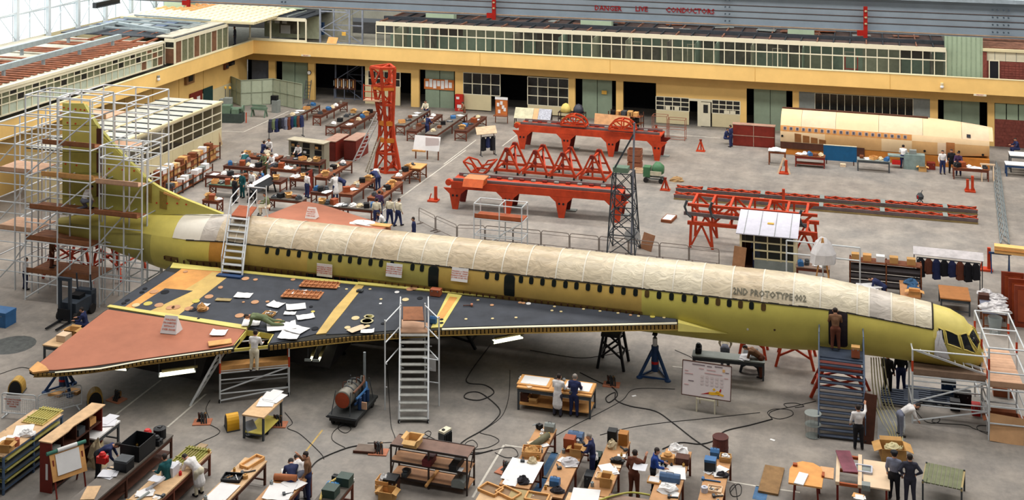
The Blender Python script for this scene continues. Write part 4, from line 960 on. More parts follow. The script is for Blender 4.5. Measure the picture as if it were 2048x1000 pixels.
  ptube('shaft', t, (-a/2, 0, .03), (a/2, 0, .03), .025, mat); pbox('head', t, (a/2, 0, .05), (.1, .16, .08), m2)
 return t
def cable(pts, label, r=.03, mat=rubber, z=.03, closed=False, name='floor_cable', cat='cable'):
 """smooth cable through floor pixels"""
 P = [G(x, y, r) if len(q) == 0 else G(x, y, q[0]) for x, y, *q in pts]; out = []
 for i in range(len(P)-1):
  a, b, c, d = P[max(0, i-1)], P[i], P[i+1], P[min(len(P)-1, i+2)]
  for k in range(5):
   t = k/5; out.append(.5*((2*b)+(c-a)*t+(2*a-5*b+4*c-d)*t*t+(3*b-a-3*c+d)*t**3))
 out.append(P[-1])
 for q in out: q.z = max(q.z, r)
 l, g = uniq(label); o = MB().path(out, r, 5).build(name, mat, None, True)
 return tag(o, l, cat, g or 'cables trailing over the floor')
# ================================================================ SCAFFOLDS, STEPS, JIGS
def scaffold(name, label, O, ex, ey, xs, ys, zs, decks=(), brace=True, r=.045, top=1.0, planks=tan, wheels=False, bands=False, skip=()):
 """tube scaffold: standards on the grid xs*ys (metres along ex, ey from O), ledgers at zs, decks = (level index, x0, x1, y0, y1, material)"""
 O = Vector(O); t = T(name, label, 'scaffold', (O.x, O.y, O.z), world=True)
 P = lambda x, y, z: O+ex*x+ey*y+Vector((0, 0, z))
 zt = zs[-1]+top; rb = M('red_band', (206, 70, 36), .5, var=.05)
 for i, x in enumerate(xs):
  for j, y in enumerate(ys):
   if (i, j) in skip: continue
   sd = ptube('standard', t, P(x, y, 0), P(x, y, zt), r, alu)
   if bands: ptube('red_band', sd, P(x, y, zt-.9), P(x, y, zt-.45), r*1.15, rb)
   if wheels: MB().lathe(P(x, y, .09), [(.09, -.03), (.09, .03)], 12, ax='x').build('castor', rubber, t)
 for z in list(zs)+[zt]:
  for y in ys:
   for a, b in zip(xs, xs[1:]): ptube('ledger', t, P(a, y, z), P(b, y, z), r*.85, alu)
  for x in xs:
   for a, b in zip(ys, ys[1:]): ptube('transom', t, P(x, a, z), P(x, b, z), r*.85, alu)
 if brace:
  lv = [0]+list(zs)
  for k in range(len(lv)-1):
   if brace == 1:
    i = k % (len(xs)-1); ptube('brace', t, P(xs[i], ys[0], lv[k]+.1), P(xs[i+1], ys[0], lv[k+1]), r*.9, alu)
    for a, b in zip(xs, xs[1:]): ptube('guard_rail', t, P(a, ys[0], lv[k]+1.0), P(b, ys[0], lv[k]+1.0), r*.7, alu)
    continue
   for i, (a, b) in enumerate(zip(xs, xs[1:])):
    if (k+i) % 2: a, b = b, a
    ptube('brace', t, P(a, ys[0], lv[k]+.1), P(b, ys[0], lv[k+1]), r*.9, alu)
    if len(ys) > 1: ptube('brace', t, P(b, ys[-1], lv[k]+.1), P(a, ys[-1], lv[k+1]), r*.9, alu)
   for i, (a, b) in enumerate(zip(ys, ys[1:])):
    if k % 2: a, b = b, a
    ptube('brace', t, P(xs[0], a, lv[k]+.1), P(xs[0], b, lv[k+1]), r*.9, alu); ptube('brace', t, P(xs[-1], b, lv[k]+.1), P(xs[-1], a, lv[k+1]), r*.9, alu)
 for k, x0, x1, y0, y1, m in decks:
  n = max(1, round((y1-y0)/.28)); wd = (y1-y0)/n
  for q in range(n):
   y = y0+wd*(q+.5); MB().bar(P(x0, y, zs[k]+.07), P(x1, y, zs[k]+.07), wd*.96, .05).build('plank', m, t)
  pbar('toe_board', t, P(x0, y0, zs[k]+.2), P(x1, y0, zs[k]+.2), .04, m, .22)
 return t
def uv(p): q = p-AX0; return q.dot(E_), q.dot(N_)
def at_uv(u, v, z=0.): p = AX0+E_*u+N_*v; return Vector((p.x, p.y, z))
u1, v1 = uv(G(50, 600)); u2, v2 = uv(G(181, 617)); u3, v3 = uv(G(322, 562))
deckd = M('deck_brown', (150, 96, 62), .75, var=.15); deckp = M('deck_pink', (216, 172, 140), .75, var=.08)
VN = (v1+v2)/2
scaffold('tail_scaffold', 'tall tubular scaffold wrapped round the fin with brown plank decks', at_uv(u1, VN), E_, N_, [0, (u2-u1)*.5, u2-u1], [0, 2.0, -VN-.55], [1.4, 3.2, 4.9, 6.6, 8.3, 10.0],
         [(0, 0, u2-u1, .1, 1.9, deckd), (2, .3, u2-u1, -VN-1.6, -VN-.5, deckd), (1, 0, u2-u1, 0, 1.6, deckd), (3, .8, u2-u1, -VN-1.3, -VN-.5, tan), (4, .8, u2-u1, -VN-1.2, -VN-.5, deckd)], 1)
scaffold('fin_scaffold', 'narrow tubular scaffold on the near side of the fin leading edge', at_uv(u2+.35, VN+.3), E_, N_, [0, 1.5, 2.6], [0, 1.7, -VN-1.1], [1.6, 3.3, 5.0, 6.6, 7.9], [(2, 0, 2.6, -VN-2.0, -VN-1.2, deckd), (3, 0, 2.6, -VN-1.9, -VN-1.2, deckp)], 1, top=.6)
scaffold('dorsal_scaffold', 'low tubular scaffold beside the dorsal fin in front of the fuselage', at_uv(u2+3.3, VN+1.6), E_, N_, [0, 1.3, 2.3], [0, 1.5], [1.5, 2.9, 4.1], (), 1, top=.7)
scaffold('far_tail_scaffold', 'tubular scaffold behind the fin on its far side', at_uv(u1+.2, .9), E_, N_, [0, 2.2, 4.4], [0, 2.0, 4.0], [2.0, 3.9, 5.8, 7.7, 9.3], [(1, 0, 4.4, .2, 1.8, deckp), (2, 0, 4.4, .1, 1.9, deckp), (3, 0, 4.4, .1, 1.6, deckp), (4, 0, 3.0, .1, 1.9, deckp)], False, top=1.0)
scaffold('edge_scaffold', 'tubular scaffold tower at the left edge behind the tail', at_uv(u1-3.0, VN+1.0), E_, N_, [0, 1.5, 2.6], [0, 2.2, 4.4], [1.6, 3.2, 4.8, 6.4, 8.0], [(1, 0, 2.6, 0, 2, deckp), (3, 0, 2.6, 0, 2, deckp)], 1)
# steps ---------------------------------------------------------------
def stairs(name, label, bl, br, tl, tr, n, rail, tread, rail_h=1.0, deck=None, deck_mat=None, legs=True, wheel=True, tread_d=.24, cat='steps', handrail=True):
 bl, br, tl, tr = map(Vector, (bl, br, tl, tr)); t = T(name, label, cat, (bl+br)/2, world=True)
 for a, b in ((bl, tl), (br, tr)): pbar('stringer', t, a, b, .07, rail, .14)
 d = (tl-bl); d.z = 0; d.normalize()
 for i in range(n):
  q = (i+.6)/n; a = bl+(tl-bl)*q; b = br+(tr-br)*q; MB().bar(a, b, tread_d, .04).build('tread', tread, t)
 if handrail:
  for a, b in ((bl, tl), (br, tr)):
   ptube('handrail', t, a+Vector((0, 0, rail_h)), b+Vector((0, 0, rail_h)), .03, rail)
   for q in (0, .5, 1): p = a+(b-a)*q; ptube('baluster', t, p, p+Vector((0, 0, rail_h)), .025, rail)
 if legs:
  for a, b in ((bl, tl), (br, tr)): 
   g = Vector((b.x, b.y, a.z))+d*.3; pbar('back_leg', t, g, b, .07, rail); pbar('base_rail', t, a, g, .06, rail); pbar('leg_tie', t, a+(b-a)*.5, g+(b-g)*.35, .05, rail)
 if wheel:
  for p in (bl, br): MB().lathe(p+Vector((0, 0, .08)), [(.08, -.03), (.08, .03)], 12, ax='x').build('castor', rubber, t)
 if deck:
  a, b = tl+d*deck, tr+d*deck; MB().prism([tl, tr, b, a], (0, 0, -.06)).build('platform', deck_mat or tread, t)
  for p, q in ((tl, a), (tr, b)):
   ptube('guard_rail', t, p+Vector((0, 0, rail_h)), q+Vector((0, 0, rail_h)), .03, rail); ptube('guard_post', t, q, q+Vector((0, 0, rail_h)), .03, rail); ptube('knee_rail', t, p+Vector((0, 0, rail_h*.5)), q+Vector((0, 0, rail_h*.5)), .025, rail)
 return t
bl, br = G(798, 846), G(856, 846); dz = 2.8; dirY = Vector((-.05, 1, 0)).normalized()
tl, tr = G(800, 664, dz), G(857, 664, dz)
st_ = stairs('wing_steps', 'wide aluminium rolling steps with brown platform standing at the wing leading edge', bl, br, tl, tr, 12, alu, M('tread_alu', (196, 196, 190), .5, .3), .95, 1.6, deckp, True)
for px_, y0, y1, dd in ((770, 820, 592, 0), (878, 812, 590, 0), (802, 780, 585, 1.8), (850, 780, 583, 1.8)):
 p = G(px_, y0); ptube('frame_post', st_, p, p+Vector((0, 0, 3.9)), .035, alu)
 for z in (1.0, 2.0): ptube('frame_tie', st_, p+Vector((0, 0, z)), Vector((tl.x if px_ < 825 else tr.x, p.y, z)), .025, alu)
for z in (2.0, 2.9, 3.8):
 for a, b in (((770, 820), (802, 780)), ((878, 812), (850, 780))): ptube('frame_rail', st_, G(*a)+Vector((0, 0, z)), G(*b)+Vector((0, 0, z)), .028, alu)
MB().prism([G(806, 640, 3.35), G(848, 640, 3.35), G(845, 613, 3.5), G(806, 613, 3.5)], (0, 0, -.04)).build('back_board', deckd, st_)
nt_ = MB().box(G(863, 725, 1.1), (.42, .03, .75)).build('step_notice', white, st_)
# blue-grey stairs at the forward door
bl, br = G(1637, 876), G(1731, 886); sill = ring(ud, thz(ud, zcd-.9)); pv = sill-N_*1.15; zp = sill.z-.06
tl, tr = PL(1638, 700, pv, N_), PL(1727, 708, pv, N_); tl.z = tr.z = zp
steel_d = M('stair_steel', (104, 118, 140), .45, .4, var=.1); tread_d_ = M('stair_tread', (84, 94, 112), .5, .3, var=.12)
sd_ = stairs('door_steps', 'dark blue-grey steel boarding steps at the forward fuselage door', bl, br, tl, tr, 14, steel_d, tread_d_, 1.0, 1.05, tread_d_, True, tread_d=.22)
MB().bar(G(1734, 888), G(1742, 885)+Vector((0, .2, 1.9)), .5, .03).build('side_board', dbrown, sd_)
# steps over the rear fuselage
p0, p1 = W(443, 549), W(484, 553); q0 = PL(462, 447, at_uv(0, -.55), N_); q1 = PL(498, 441, at_uv(0, -.55), N_); zz = (q0.z+q1.z)/2; q0.z = q1.z = max(zz, 5.35)
so = stairs('fuselage_steps', 'white aluminium steps with brown deck bridging over the rear fuselage', p0, p1, q0, q1, 9, alu, alu, .9, 1.7, M('deck_red_brown', (176, 92, 56), .7), False, False)
MB().prism([p0+E_*-.1, p1+E_*.1, p1+E_*.1-N_*.35, p0-E_*.1-N_*.35], (0, 0, .08)).build('blue_base', dblue, so)
e0 = q0+N_*1.7; e1 = q1+N_*1.7
for p in (e0, e1): pbar('far_leg', so, p, Vector((p.x, p.y, 3.1))+N_*.9, .06, alu)
for p in (e0+N_*.1, e1+N_*.1):
 ptube('far_post', so, p, p+Vector((0, 0, 1.1)), .03, alu)
ptube('far_rail', so, e0+Vector((0, 0, 1.0)), e1+Vector((0, 0, 1.0)), .03, alu)
# low access platform at the wing leading edge, with its ladder
ex = (G(578, 792)-G(440, 806)); L_ = ex.length; ex.normalize(); ey = Vector((-ex.y, ex.x, 0))
scaffold('access_platform', 'low wheeled access platform with orange boards below the wing bay', G(440, 806), ex, ey, [0, L_], [0, 1.0], [.4, 1.3], [(1, 0, L_, 0, 1.0, tan)], True, .04, .9, tan, True, True)
ld = T('ladder', 'aluminium ladder leaning against the end of the low wheeled access platform', 'ladder', G(385, 812), world=True)
a0, a1 = G(375, 777), G(380, 812); b0, b1 = G(436, 706, 1.9), G(438, 744, 1.2)
b0 = G(440, 806)+Vector((-.12, .9, 2.1)); b1 = G(440, 806)+Vector((-.12, .05, 2.1)); a0 = G(372, 812)+Vector((0, .85, 0)); a1 = G(380, 812)
for a, b in ((a0, b0), (a1, b1)): pbar('stile', ld, a, b, .06, alu, .09)
for i in range(8): q = (i+.5)/8; ptube('rung', ld, a0+(b0-a0)*q, a1+(b1-a1)*q, .025, alu)
# nose staging
P0 = G(1825, 846); ex = (G(1975, 862)-P0); L_ = ex.length; ex.normalize(); ey = Vector((-ex.y, ex.x, 0))
ns = scaffold('nose_scaffold', 'aluminium staging with red bands beside the nose', P0, ex, ey, [0, L_], [0, 1.6], [.8, 2.0], [(1, 0, L_, 0, 1.6, M('deck_grey_brown', (150, 124, 104), .8))], True, .04, 1.1, tan, False, True)
P1 = G(1978, 880); scaffold('nose_end_scaffold', 'tall aluminium staging in front of the nose bulkhead at the right edge', P1, ex, ey, [0, 1.4], [0, 2.0, 4.0], [.7, 1.4, 2.1, 2.8], [(2, 0, 1.4, .1, 3.9, deckp)], False, .04, 1.0, tan, False, True)
la = T('ladder', 'aluminium ladder laid flat on the staging beside the nose', 'ladder', P0+Vector((1.2, .8, 2.15)), world=True)
for dy in (.35, .85): pbar('stile', la, P0+ex*.2+ey*dy+Vector((0, 0, 2.95)), P0+ex*3.0+ey*dy+Vector((0, 0, 2.2)), .05, alu, .08)
for i in range(8): q = (i+.5)/8; c = P0+ex*(.2+2.8*q)+Vector((0, 0, 2.95-.75*q)); ptube('rung', la, c+ey*.35, c+ey*.85, .022, alu)
# staging behind the fuselage
scaffold('far_staging', 'aluminium staging seen over the middle fuselage crown', G(948, 500), E_, N_, [0, 1.6, 3.0], [0, 1.2], [.9, 1.9], [(1, 0, 3.0, 0, 1.2, M('deck_red_brown', (176, 92, 56), .7))], True, .04, .9)
gr_ = T('guard_rail', 'white double guard rail rising behind the forward fuselage crown', 'rail', G(1640, 570), world=True)
pa_, pb_ = G(1573, 575), G(1720, 592)
for z in (1.9, 2.6): ptube('rail', gr_, pa_+Vector((0, 0, z)), pb_+Vector((0, 0, z)), .045, alu)
for q in (0, .5, 1): p = pa_+(pb_-pa_)*q; ptube('post', gr_, p, p+Vector((0, 0, 2.6)), .04, alu)
# arched red trestles -----------------------------------------------------
def arch_trestle(label, pl, pr, h, depth, back_mat):
 a, b = G(*pl), G(*pr); ex = b-a; L = ex.length; rz = math.atan2(ex.y, ex.x); t = T('arched_trestle', label, 'trestle', a, rz, 'arched red trestles')
 n = 3; lw = .62; pts = [(0, 0), (.35, 0)]
 xs = [.17+(L-.34)*i/n for i in range(n+1)]
 prof = []
 for i in range(n):
  x0, x1 = xs[i]+lw*.38, xs[i+1]-lw*.38
  prof += [(xs[i]+lw*.22, 0), (x0+.15, h*.55), (x0+.75, h*.74), (x1-.75, h*.74), (x1-.15, h*.55), (xs[i+1]-lw*.22, 0)]
 poly = [(xs[0]-lw*.22, 0)]+prof+[(xs[-1]+lw*.22, 0), (xs[-1]+lw*.45, h), (xs[0]-lw*.45, h)]
 def plate(name, y, m):
  mb = MB(); 
  # spandrel beam and tapered legs, convex pieces
  mb.prism([(xs[0]-lw*.45, y, h*.74), (xs[-1]+lw*.45, y, h*.74), (xs[-1]+lw*.45, y, h), (xs[0]-lw*.45, y, h)], (0, .12, 0)); mb.build(name+'_beam', m, t)
  for x in xs:
   MB().prism([(x-lw*.3, y, 0), (x+lw*.3, y, 0), (x+lw*.62, y, h*.55), (x+lw*1.3, y, h*.75), (x-lw*1.3, y, h*.75), (x-lw*.62, y, h*.55)], (0, .12, 0)).build('leg_plate', m, t)
   for dx in (-.14, .14): MB().lathe((x+dx, y-.01, h*.5), [(.075, -.02), (.075, .02)], 10, ax='y').build('lightening_hole', black, t)
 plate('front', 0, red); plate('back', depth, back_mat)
 pbox('deck', t, (L/2, depth/2+.06, h-.06), (L+.3, depth, .1), red)
 for y in (.2, depth-.15): pbar('rail', t, (0, y, h+.1), (L, y, h+.1), .16, M('rail_steel', (120, 104, 104), .5, .3), .16)
 for i in range(14): pbox('rail_chair', t, (.5+(L-1)*i/13, depth-.3, h+.06), (.3, .25, .1), dred if i % 2 else grey)
 MB().lathe((-.35, .3, h-.15), [(.22, -.12), (.22, .12)], 14, ax='y').build('end_roller', red, t)
 for x in xs[1:]: pbox('foot_pad', t, (x, depth+.06, .03), (1.3, .5, .06), grey)
 for x in xs: pbar('cross_strut', t, (x, .06, .3), (x, depth, h*.7), .12, back_mat)
 return t
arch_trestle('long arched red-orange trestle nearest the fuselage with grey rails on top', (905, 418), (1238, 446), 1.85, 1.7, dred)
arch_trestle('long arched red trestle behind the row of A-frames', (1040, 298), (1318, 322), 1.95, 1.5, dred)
# A-frame jigs
def aframe(px, py, hgt, wd, dep, label):
 p = G(px, py); t = T('a_frame_jig', label, 'jig', p, 0, 'red A-frame jigs')
 for k, y in enumerate((0, dep)):
  sx = 0 if k == 0 else .1
  for s in (-1, 1): pbar('leg', t, (sx+s*wd/2, y, .15), (sx+s*.1, y, hgt), .17, red, .13)
  pbar('base_beam', t, (sx-wd/2, y, .3), (sx+wd/2, y, .3), .15, red, .18); pbar('post', t, (sx, y, .3), (sx, y, hgt-.3), .12, red); pbar('tie', t, (sx-wd*.27, y, hgt*.5), (sx+wd*.27, y, hgt*.5), .1, red)
  MB().lathe((sx, y-.1, hgt-.1), [(.16, -.12), (.16, .12)], 10, ax='y').build('bearing', dred, t); MB().lathe((sx, y-.12, hgt*.55), [(.12, -.1), (.12, .1)], 8, ax='y').build('hand_wheel', dred, t)
  for s in (-1, 1): MB().lathe((sx+s*wd*.42, y, .1), [(.1, -.05), (.1, .05)], 10, ax='x').build('castor', black, t)
 for s in (-1, 1): pbar('side_rail', t, (s*wd/2, 0, .3), (.1+s*wd/2, dep, .3), .12, red)
 pbar('top_brace', t, (0, 0, hgt-.2), (.1, dep, hgt-.2), .12, red); pbar('diagonal', t, (wd*.4, 0, .4), (.1, dep, hgt*.8), .1, red)
for i, (x, y) in enumerate(((1014, 349), (1071, 354), (1126, 359), (1185, 365))):
 aframe(x, y, 1.95, 1.95, 1.75, 'red A-frame jig, %s of four in the row between the trestles' % ('leftmost', 'second from left', 'third from left', 'rightmost')[i])
sj = T('cradle_jig', 'small low red cradle of tubes at the left end of the A-frame row', 'jig', G(955, 350)); 
for y in (0, 1.3):
 for a, b in (((-1.1, .9), (-.5, .15)), ((-.5, .15), (.5, .15)), ((.5, .15), (1.1, .9)), ((-1.1, .9), (-.4, .75)), ((.4, .75), (1.1, .9)), ((-.4, .75), (0, .2)), ((.4, .75), (0, .2))): pbar('tube_member', sj, (a[0], y, a[1]), (b[0], y, b[1]), .1, red)
for x, z in ((-1.1, .9), (1.1, .9), (-.5, .15), (.5, .15)): pbar('tie', sj, (x, 0, z), (x, 1.3, z), .1, red)
pbox('foot', sj, (-.4, .65, .05), (.2, 1.5, .1), dred); pbox('foot', sj, (.4, .65, .05), (.2, 1.5, .1), dred)
# tall red jig tower
jt = T('jig_tower', 'tall red-orange steel jig tower with bracing and yellow collars among the benches', 'jig', G(772, 346), 0)
jo = M('jig_orange', (214, 128, 44), .55, var=.1)
B = [(-1.05, .25), (0, -.2), (1.0, .2), (0, 1.6)]
def lev(z):
 k = 1.0 if z < .2 else (1-.5*min(1, (z-.2)/2.6) if z < 3.6 else .5+.45*(z-3.6)/4.2)
 return [(x*k-.05*z+.05, (y-.6)*k+.6, z) for x, y in B]
zs = [0, 1.4, 2.4, 3.6, 5.0, 6.4, 7.75]
for a, b in zip(zs, zs[1:]):
 A_, B_ = lev(a), lev(b)
 for k in range(4):
  pbar('leg', jt, A_[k], B_[k], .2, red); pbar('brace', jt, A_[k], B_[(k+1) % 4], .1, red)
 if a not in (0, 2.4):
  for k in range(4): pbar('ring_member', jt, A_[k], A_[(k+1) % 4], .16, red)
A_ = lev(0)
for k in range(4): pbar('base_member', jt, (*A_[k][:2], .08), (*A_[(k+1) % 4][:2], .08), .16, red)
for zz_, th in ((2.35, .3), (3.6, .32), (6.2, .22)):
 A_ = lev(zz_)
 for k in range(2): pbar('collar', jt, A_[k], A_[k+1], .22, jo, th)
A_ = lev(7.75)
for k in range(4): pbar('top_ring', jt, A_[k], A_[(k+1) % 4], .18, red)
pbar('top_cross', jt, A_[0], A_[2], .14, red); pbar('top_cross', jt, A_[1], A_[3], .14, red)
A_ = lev(5.3); pbox('work_platform', jt, (A_[0][0]-.2, A_[0][1], 5.3), (1.3, 1.0, .08), deckp)
for k in range(3): pbar('platform_rail', jt, (A_[0][0]-.85, A_[0][1]-.4, 5.5+k*.45), (A_[1][0], A_[1][1]-.05, 5.5+k*.45), .05, red)
for dx in (-.85, -.2): pbar('platform_post', jt, (A_[0][0]+dx, A_[0][1]-.4, 5.3), (A_[0][0]+dx, A_[0][1]-.4, 6.5), .06, red)
def ladder(label, p, q, wd, n, mat=alu, side=None):
 p, q = Vector(p), Vector(q); t = T('ladder', label, 'ladder', p, world=True); s = side or (q-p).cross(Vector((0, 0, 1))).normalized()
 for k in (-1, 1): pbar('stile', t, p+s*k*wd/2, q+s*k*wd/2, .06, mat, .09)
 for i in range(n): c = p+(q-p)*((i+.5)/n); ptube('rung', t, c-s*wd/2, c+s*wd/2, .025, mat)
 return t
ladder('long aluminium ladder leaning on the red jig tower from the left', G(712, 322), G(770, 346)+Vector((-.55, .3, 4.4)), .5, 12)
ladder('short wooden ladder leaning low on the red jig tower', G(733, 345), G(765, 345)+Vector((-.4, .4, 2.6)), .4, 8, M('ladder_grey', (176, 168, 150), .6))
# red truss jig
tj = T('truss_jig', 'long red lattice truss jig on splayed legs behind the fuselage', 'jig', G(1395, 496))
ez = (G(1640, 520)-G(1395, 496)); LT = ez.length*.98; tj.rotation_euler.z = math.atan2(ez.y, ez.x)
for y in (0, 2.2):
 pbar('bottom_chord', tj, (-.6, y, 1.5), (LT, y, 1.5), .2, red, .2); pbar('top_chord', tj, (-.6, y, 2.6), (LT, y, 2.6), .16, red, .16)
 n = 6
 for i in range(n):
  x0 = -.3+(LT)*i/n; x1 = -.3+LT*(i+1)/n; pbar('diagonal', tj, (x0, y, 1.5 if i % 2 else 2.6), (x1, y, 2.6 if i % 2 else 1.5), .12, red); pbar('vertical', tj, (x0, y, 1.5), (x0, y, 2.6), .12, red)
for i in range(7): x = -.3+LT*i/6.3; pbar('cross_member', tj, (x, 0, 2.6), (x, 2.2, 2.6), .14, red); pbar('cross_member', tj, (x, 0, 1.5), (x, 2.2, 1.5), .14, red)
for x in (0, LT-1.0):
 for y in (0, 2.2):
  for dx in (-.45, .9): pbar('leg', tj, (x+dx, y, 0), (x+dx*.85, y, 1.5), .15, red)
  pbar('leg_brace', tj, (x-.4, y, .1), (x+.3, y, 1.5), .11, red); pbar('leg_brace', tj, (x+.85, y, .1), (x+.2, y, 1.5), .11, red)
pbar('grey_rail', tj, (-.8, -.15, 2.1), (LT-.6, -.15, 2.0), .14, M('rail_steel', (120, 104, 104), .5, .3), .2)
for x in (-.5, 1.0, LT-.8): MB().path([(x-.1, -.2, 2.9), (x-.25, -.2, 2.5), (x-.1, -.2, 2.1), (x+.15, -.2, 1.9)], .08, 6).build('clamp_hook', dgrey, tj)
# track beams on the floor
def track(pl, pr, label, w_):
 a, b = G(*pl), G(*pr); ex = b-a; L = ex.length; t = T('track_beam', label, 'track', a, math.atan2(ex.y, ex.x), 'red lattice track beams on the floor')
 for y in (0, w_): pbar('rail', t, (0, y, .22), (L, y, .22), .12, M('rail_steel', (120, 104, 104), .5, .3), .2); pbar('sole_plate', t, (0, y, .05), (L, y, .05), .22, M('track_wood', (150, 128, 84), .8), .1)
 n = int(L/.9)
 for i in range(n):
  x = L*i/n; pbar('lacing', t, (x, 0, .3), (x+L/n, w_, .3), .09, red); pbar('lacing', t, (x, w_, .3), (x+L/n, 0, .3), .09, red)
 for k in range(5): pbox('joint_plate', t, (L*(k+.5)/5, w_/2, .33), (.3, w_+.15, .05), grey)
track((1352, 385), (1955, 430), 'far red lattice track beam lying on the concrete floor', .75)
track((1348, 398), (1956, 448), 'near red lattice track beam lying on the concrete floor', .7)
# lattice mast
ms_ = T('lattice_mast', 'dark steel lattice mast with pole behind the middle fuselage', 'mast', G(1242, 512)); dst = M('mast_steel', (72, 78, 84), .5, .4, var=.15)
mz = [0, 1.2, 2.4, 3.6, 4.8]
for a, b in zip(mz, mz[1:]):
 fa, fb = .85-.06*a, .85-.06*b
 Q = lambda f_, z: [(-f_, -f_+.8, z), (f_, -f_+.8, z), (f_, f_+.8, z), (-f_, f_+.8, z)]
 A_, B_ = Q(fa, a), Q(fb, b)
 for k in range(4): pbar('leg', ms_, A_[k], B_[k], .07, dst); pbar('brace', ms_, A_[k], B_[(k+1) % 4], .045, dst); pbar('brace', ms_, A_[(k+1) % 4], B_[k], .045, dst); pbar('ring_member', ms_, B_[k], B_[(k+1) % 4], .05, dst)
ptube('pole', ms_, (.55, .3, 0), (.75, .3, 7.9), .06, M('pole_grey', (140, 146, 160), .4, .4)); pbar('jib', ms_, (-.5, .3, 5.0), (.7, .3, 7.2), .1, dst)
pbox('winch_box', ms_, (-.1, .6, 5.0), (.9, .7, .3), mgreen)
MB().lathe((.5, 1.0, .9), [(.02, -.02), (.5, 0), (.02, .02)], 14, ax='y').build('reflector', M('pale_disc', (206, 206, 206), .5), ms_)
# ================================================================ BARRIERS, HUT, MOCK-UP, STANDS
barm = M('barrier_tube', (136, 124, 116), .5, .3, var=.1)
def barrier(p, q, label, mat=barm, h=1.0):
 a, b = Vector(p), Vector(q); d = b-a; L = d.length; t = T('crowd_barrier', label[0], 'barrier', a, math.atan2(d.y, d.x), label[1] or 'hooped crowd barriers behind the fuselage')
 MB().path([(0, 0, .12), (0, 0, h-.12), (.04, 0, h-.03), (.12, 0, h), (L-.12, 0, h), (L-.04, 0, h-.03), (L, 0, h-.12), (L, 0, .12)], .026, 6).build('hoop', mat, t)
 ptube('bottom_rail', t, (0, 0, .16), (L, 0, .16), .022, mat); ptube('middle_rail', t, (0, 0, .8), (L, 0, .8), .016, mat)
 for x in (.15, L-.15): pbar('foot', t, (x, -.25, .03), (x, .25, .03), .05, mat); ptube('foot_stem', t, (x, 0, .03), (x, 0, .16), .02, mat)
bp_ = [(838, 446), (872, 463), (915, 482), (971, 484), (1027, 489), (1083, 494), (1140, 500), (1199, 506), (1258, 512), (1320, 519), (1379, 525), (1440, 532)]
for i in range(len(bp_)-1):
 barrier(G(*bp_[i]), G(bp_[i+1][0]-2, bp_[i+1][1]), ('brown tubular crowd barrier behind the fuselage, number %s from the left' % ['one', 'two', 'three', 'four', 'five', 'six', 'seven', 'eight', 'nine', 'ten', 'eleven'][i], None))
barrier(G(4, 832), G(72, 838), ('grey mesh barrier at the left edge carrying the red lettered notice', 'grey barriers at the left edge'), alu)
barrier(G(76, 838), G(163, 815), ('grey mesh barrier running from the notice towards the wing tip jack', 'grey barriers at the left edge'), alu)
def mesh_fill(parent, L, h=.8):
 mb = MB()
 for i in range(int(L/.1)): mb.bar((.05+i*.1, 0, .16), (.05+i*.1, 0, h), .008)
 for j in range(7): mb.bar((0, 0, .2+j*.09), (L, 0, .2+j*.09), .008)
 tag(mb.build('wire_mesh', alu, parent), kind='stuff')
for o in [o for o in bpy.data.objects if o.name.startswith('crowd_barrier')][-2:]: mesh_fill(o, 1.5)
osign = M('orange_lettering', (214, 96, 50), .6, var=0)
def flat_sign(name, label, c, ux, uy, wd, hg, lines, size, th=.02, cat='sign', extra=None):
 """upright or leaning plate: c centre, ux / uy unit vectors"""
 c, ux, uy = Vector(c), Vector(ux).normalized(), Vector(uy).normalized(); n = ux.cross(uy); t = T(name, label, cat, c-uy*hg/2, world=True)
 o = MB().prism([c-ux*wd/2-uy*hg/2, c+ux*wd/2-uy*hg/2, c+ux*wd/2+uy*hg/2, c-ux*wd/2+uy*hg/2], -n*th).build('plate', white, t)
 text_on('lettering', o, lines, size, osign, lambda x, y: c+ux*x+uy*y+n*.006, 1.15)
 return t
p = G(29, 835); a = G(4, 832); b = G(72, 838); ux = (b-a).normalized()
flat_sign('barrier_notice', 'white notice with red lettering tied to the mesh barrier', a+ux*.55+Vector((0, -.05, .62)), ux, (0, 0, 1), .68, .6, 'NO UNAUTHORISED\nFORK TRUCKS\nBEYOND THIS\nBARRIER', .085)
for px, th0, lab in ((651, -.02, 'leftmost'), (790, .2, 'middle'), (921, .28, 'rightmost')):
 u = u_at(px, th0); c = ring(u, th0, .12); c2 = ring(u, th0+.12, .12); uy = (c2-c).normalized()
 flat_sign('walking_notice', 'white notice with orange lettering fixed to the fuselage side, %s of three' % lab, c, E_, uy, .83, .62, 'WALKING on WINGS\nPROHIBITED UNLESS\nWEARING PLIMSOLLS or\nUP OVER SHOES ONLY', .085)
def tent_sign(label, p, ux, uy0, s=1.0):
 ux, n = Vector(ux), Vector(uy0); t = T('tent_sign', label, 'sign', p, world=True); h = .62*s; w_ = .68*s; d = .5*s; p = Vector(p)
 f = [p-ux*w_/2-n*d/2, p+ux*w_/2-n*d/2, p+ux*w_*.4+Vector((0, 0, h)), p-ux*w_*.4+Vector((0, 0, h))]; bk = [p-ux*w_/2+n*d/2, p+ux*w_/2+n*d/2]
 MB().add(f+bk, [(0, 1, 2, 3), (1, 5, 2), (0, 3, 4), (4, 3, 2, 5), (0, 4, 5, 1)]).build('tent', white, t)
 uy = ((f[3]+f[2])/2-(f[0]+f[1])/2).normalized(); c = (f[0]+f[1]+f[2]+f[3])/4; nn = ux.cross(uy)
 text_on('lettering', t, 'WALKING\nPROHIBITED\nWITHOUT\nOVER SHOES', .1*s, osign, lambda x, y: c+ux*x+uy*y+nn*.008, 1.2)
tent_sign('white tent notice with red lettering on the brown outer wing panel', W(343, 664, .03), (math.cos(.06), math.sin(.06), 0), N_, 1.15)
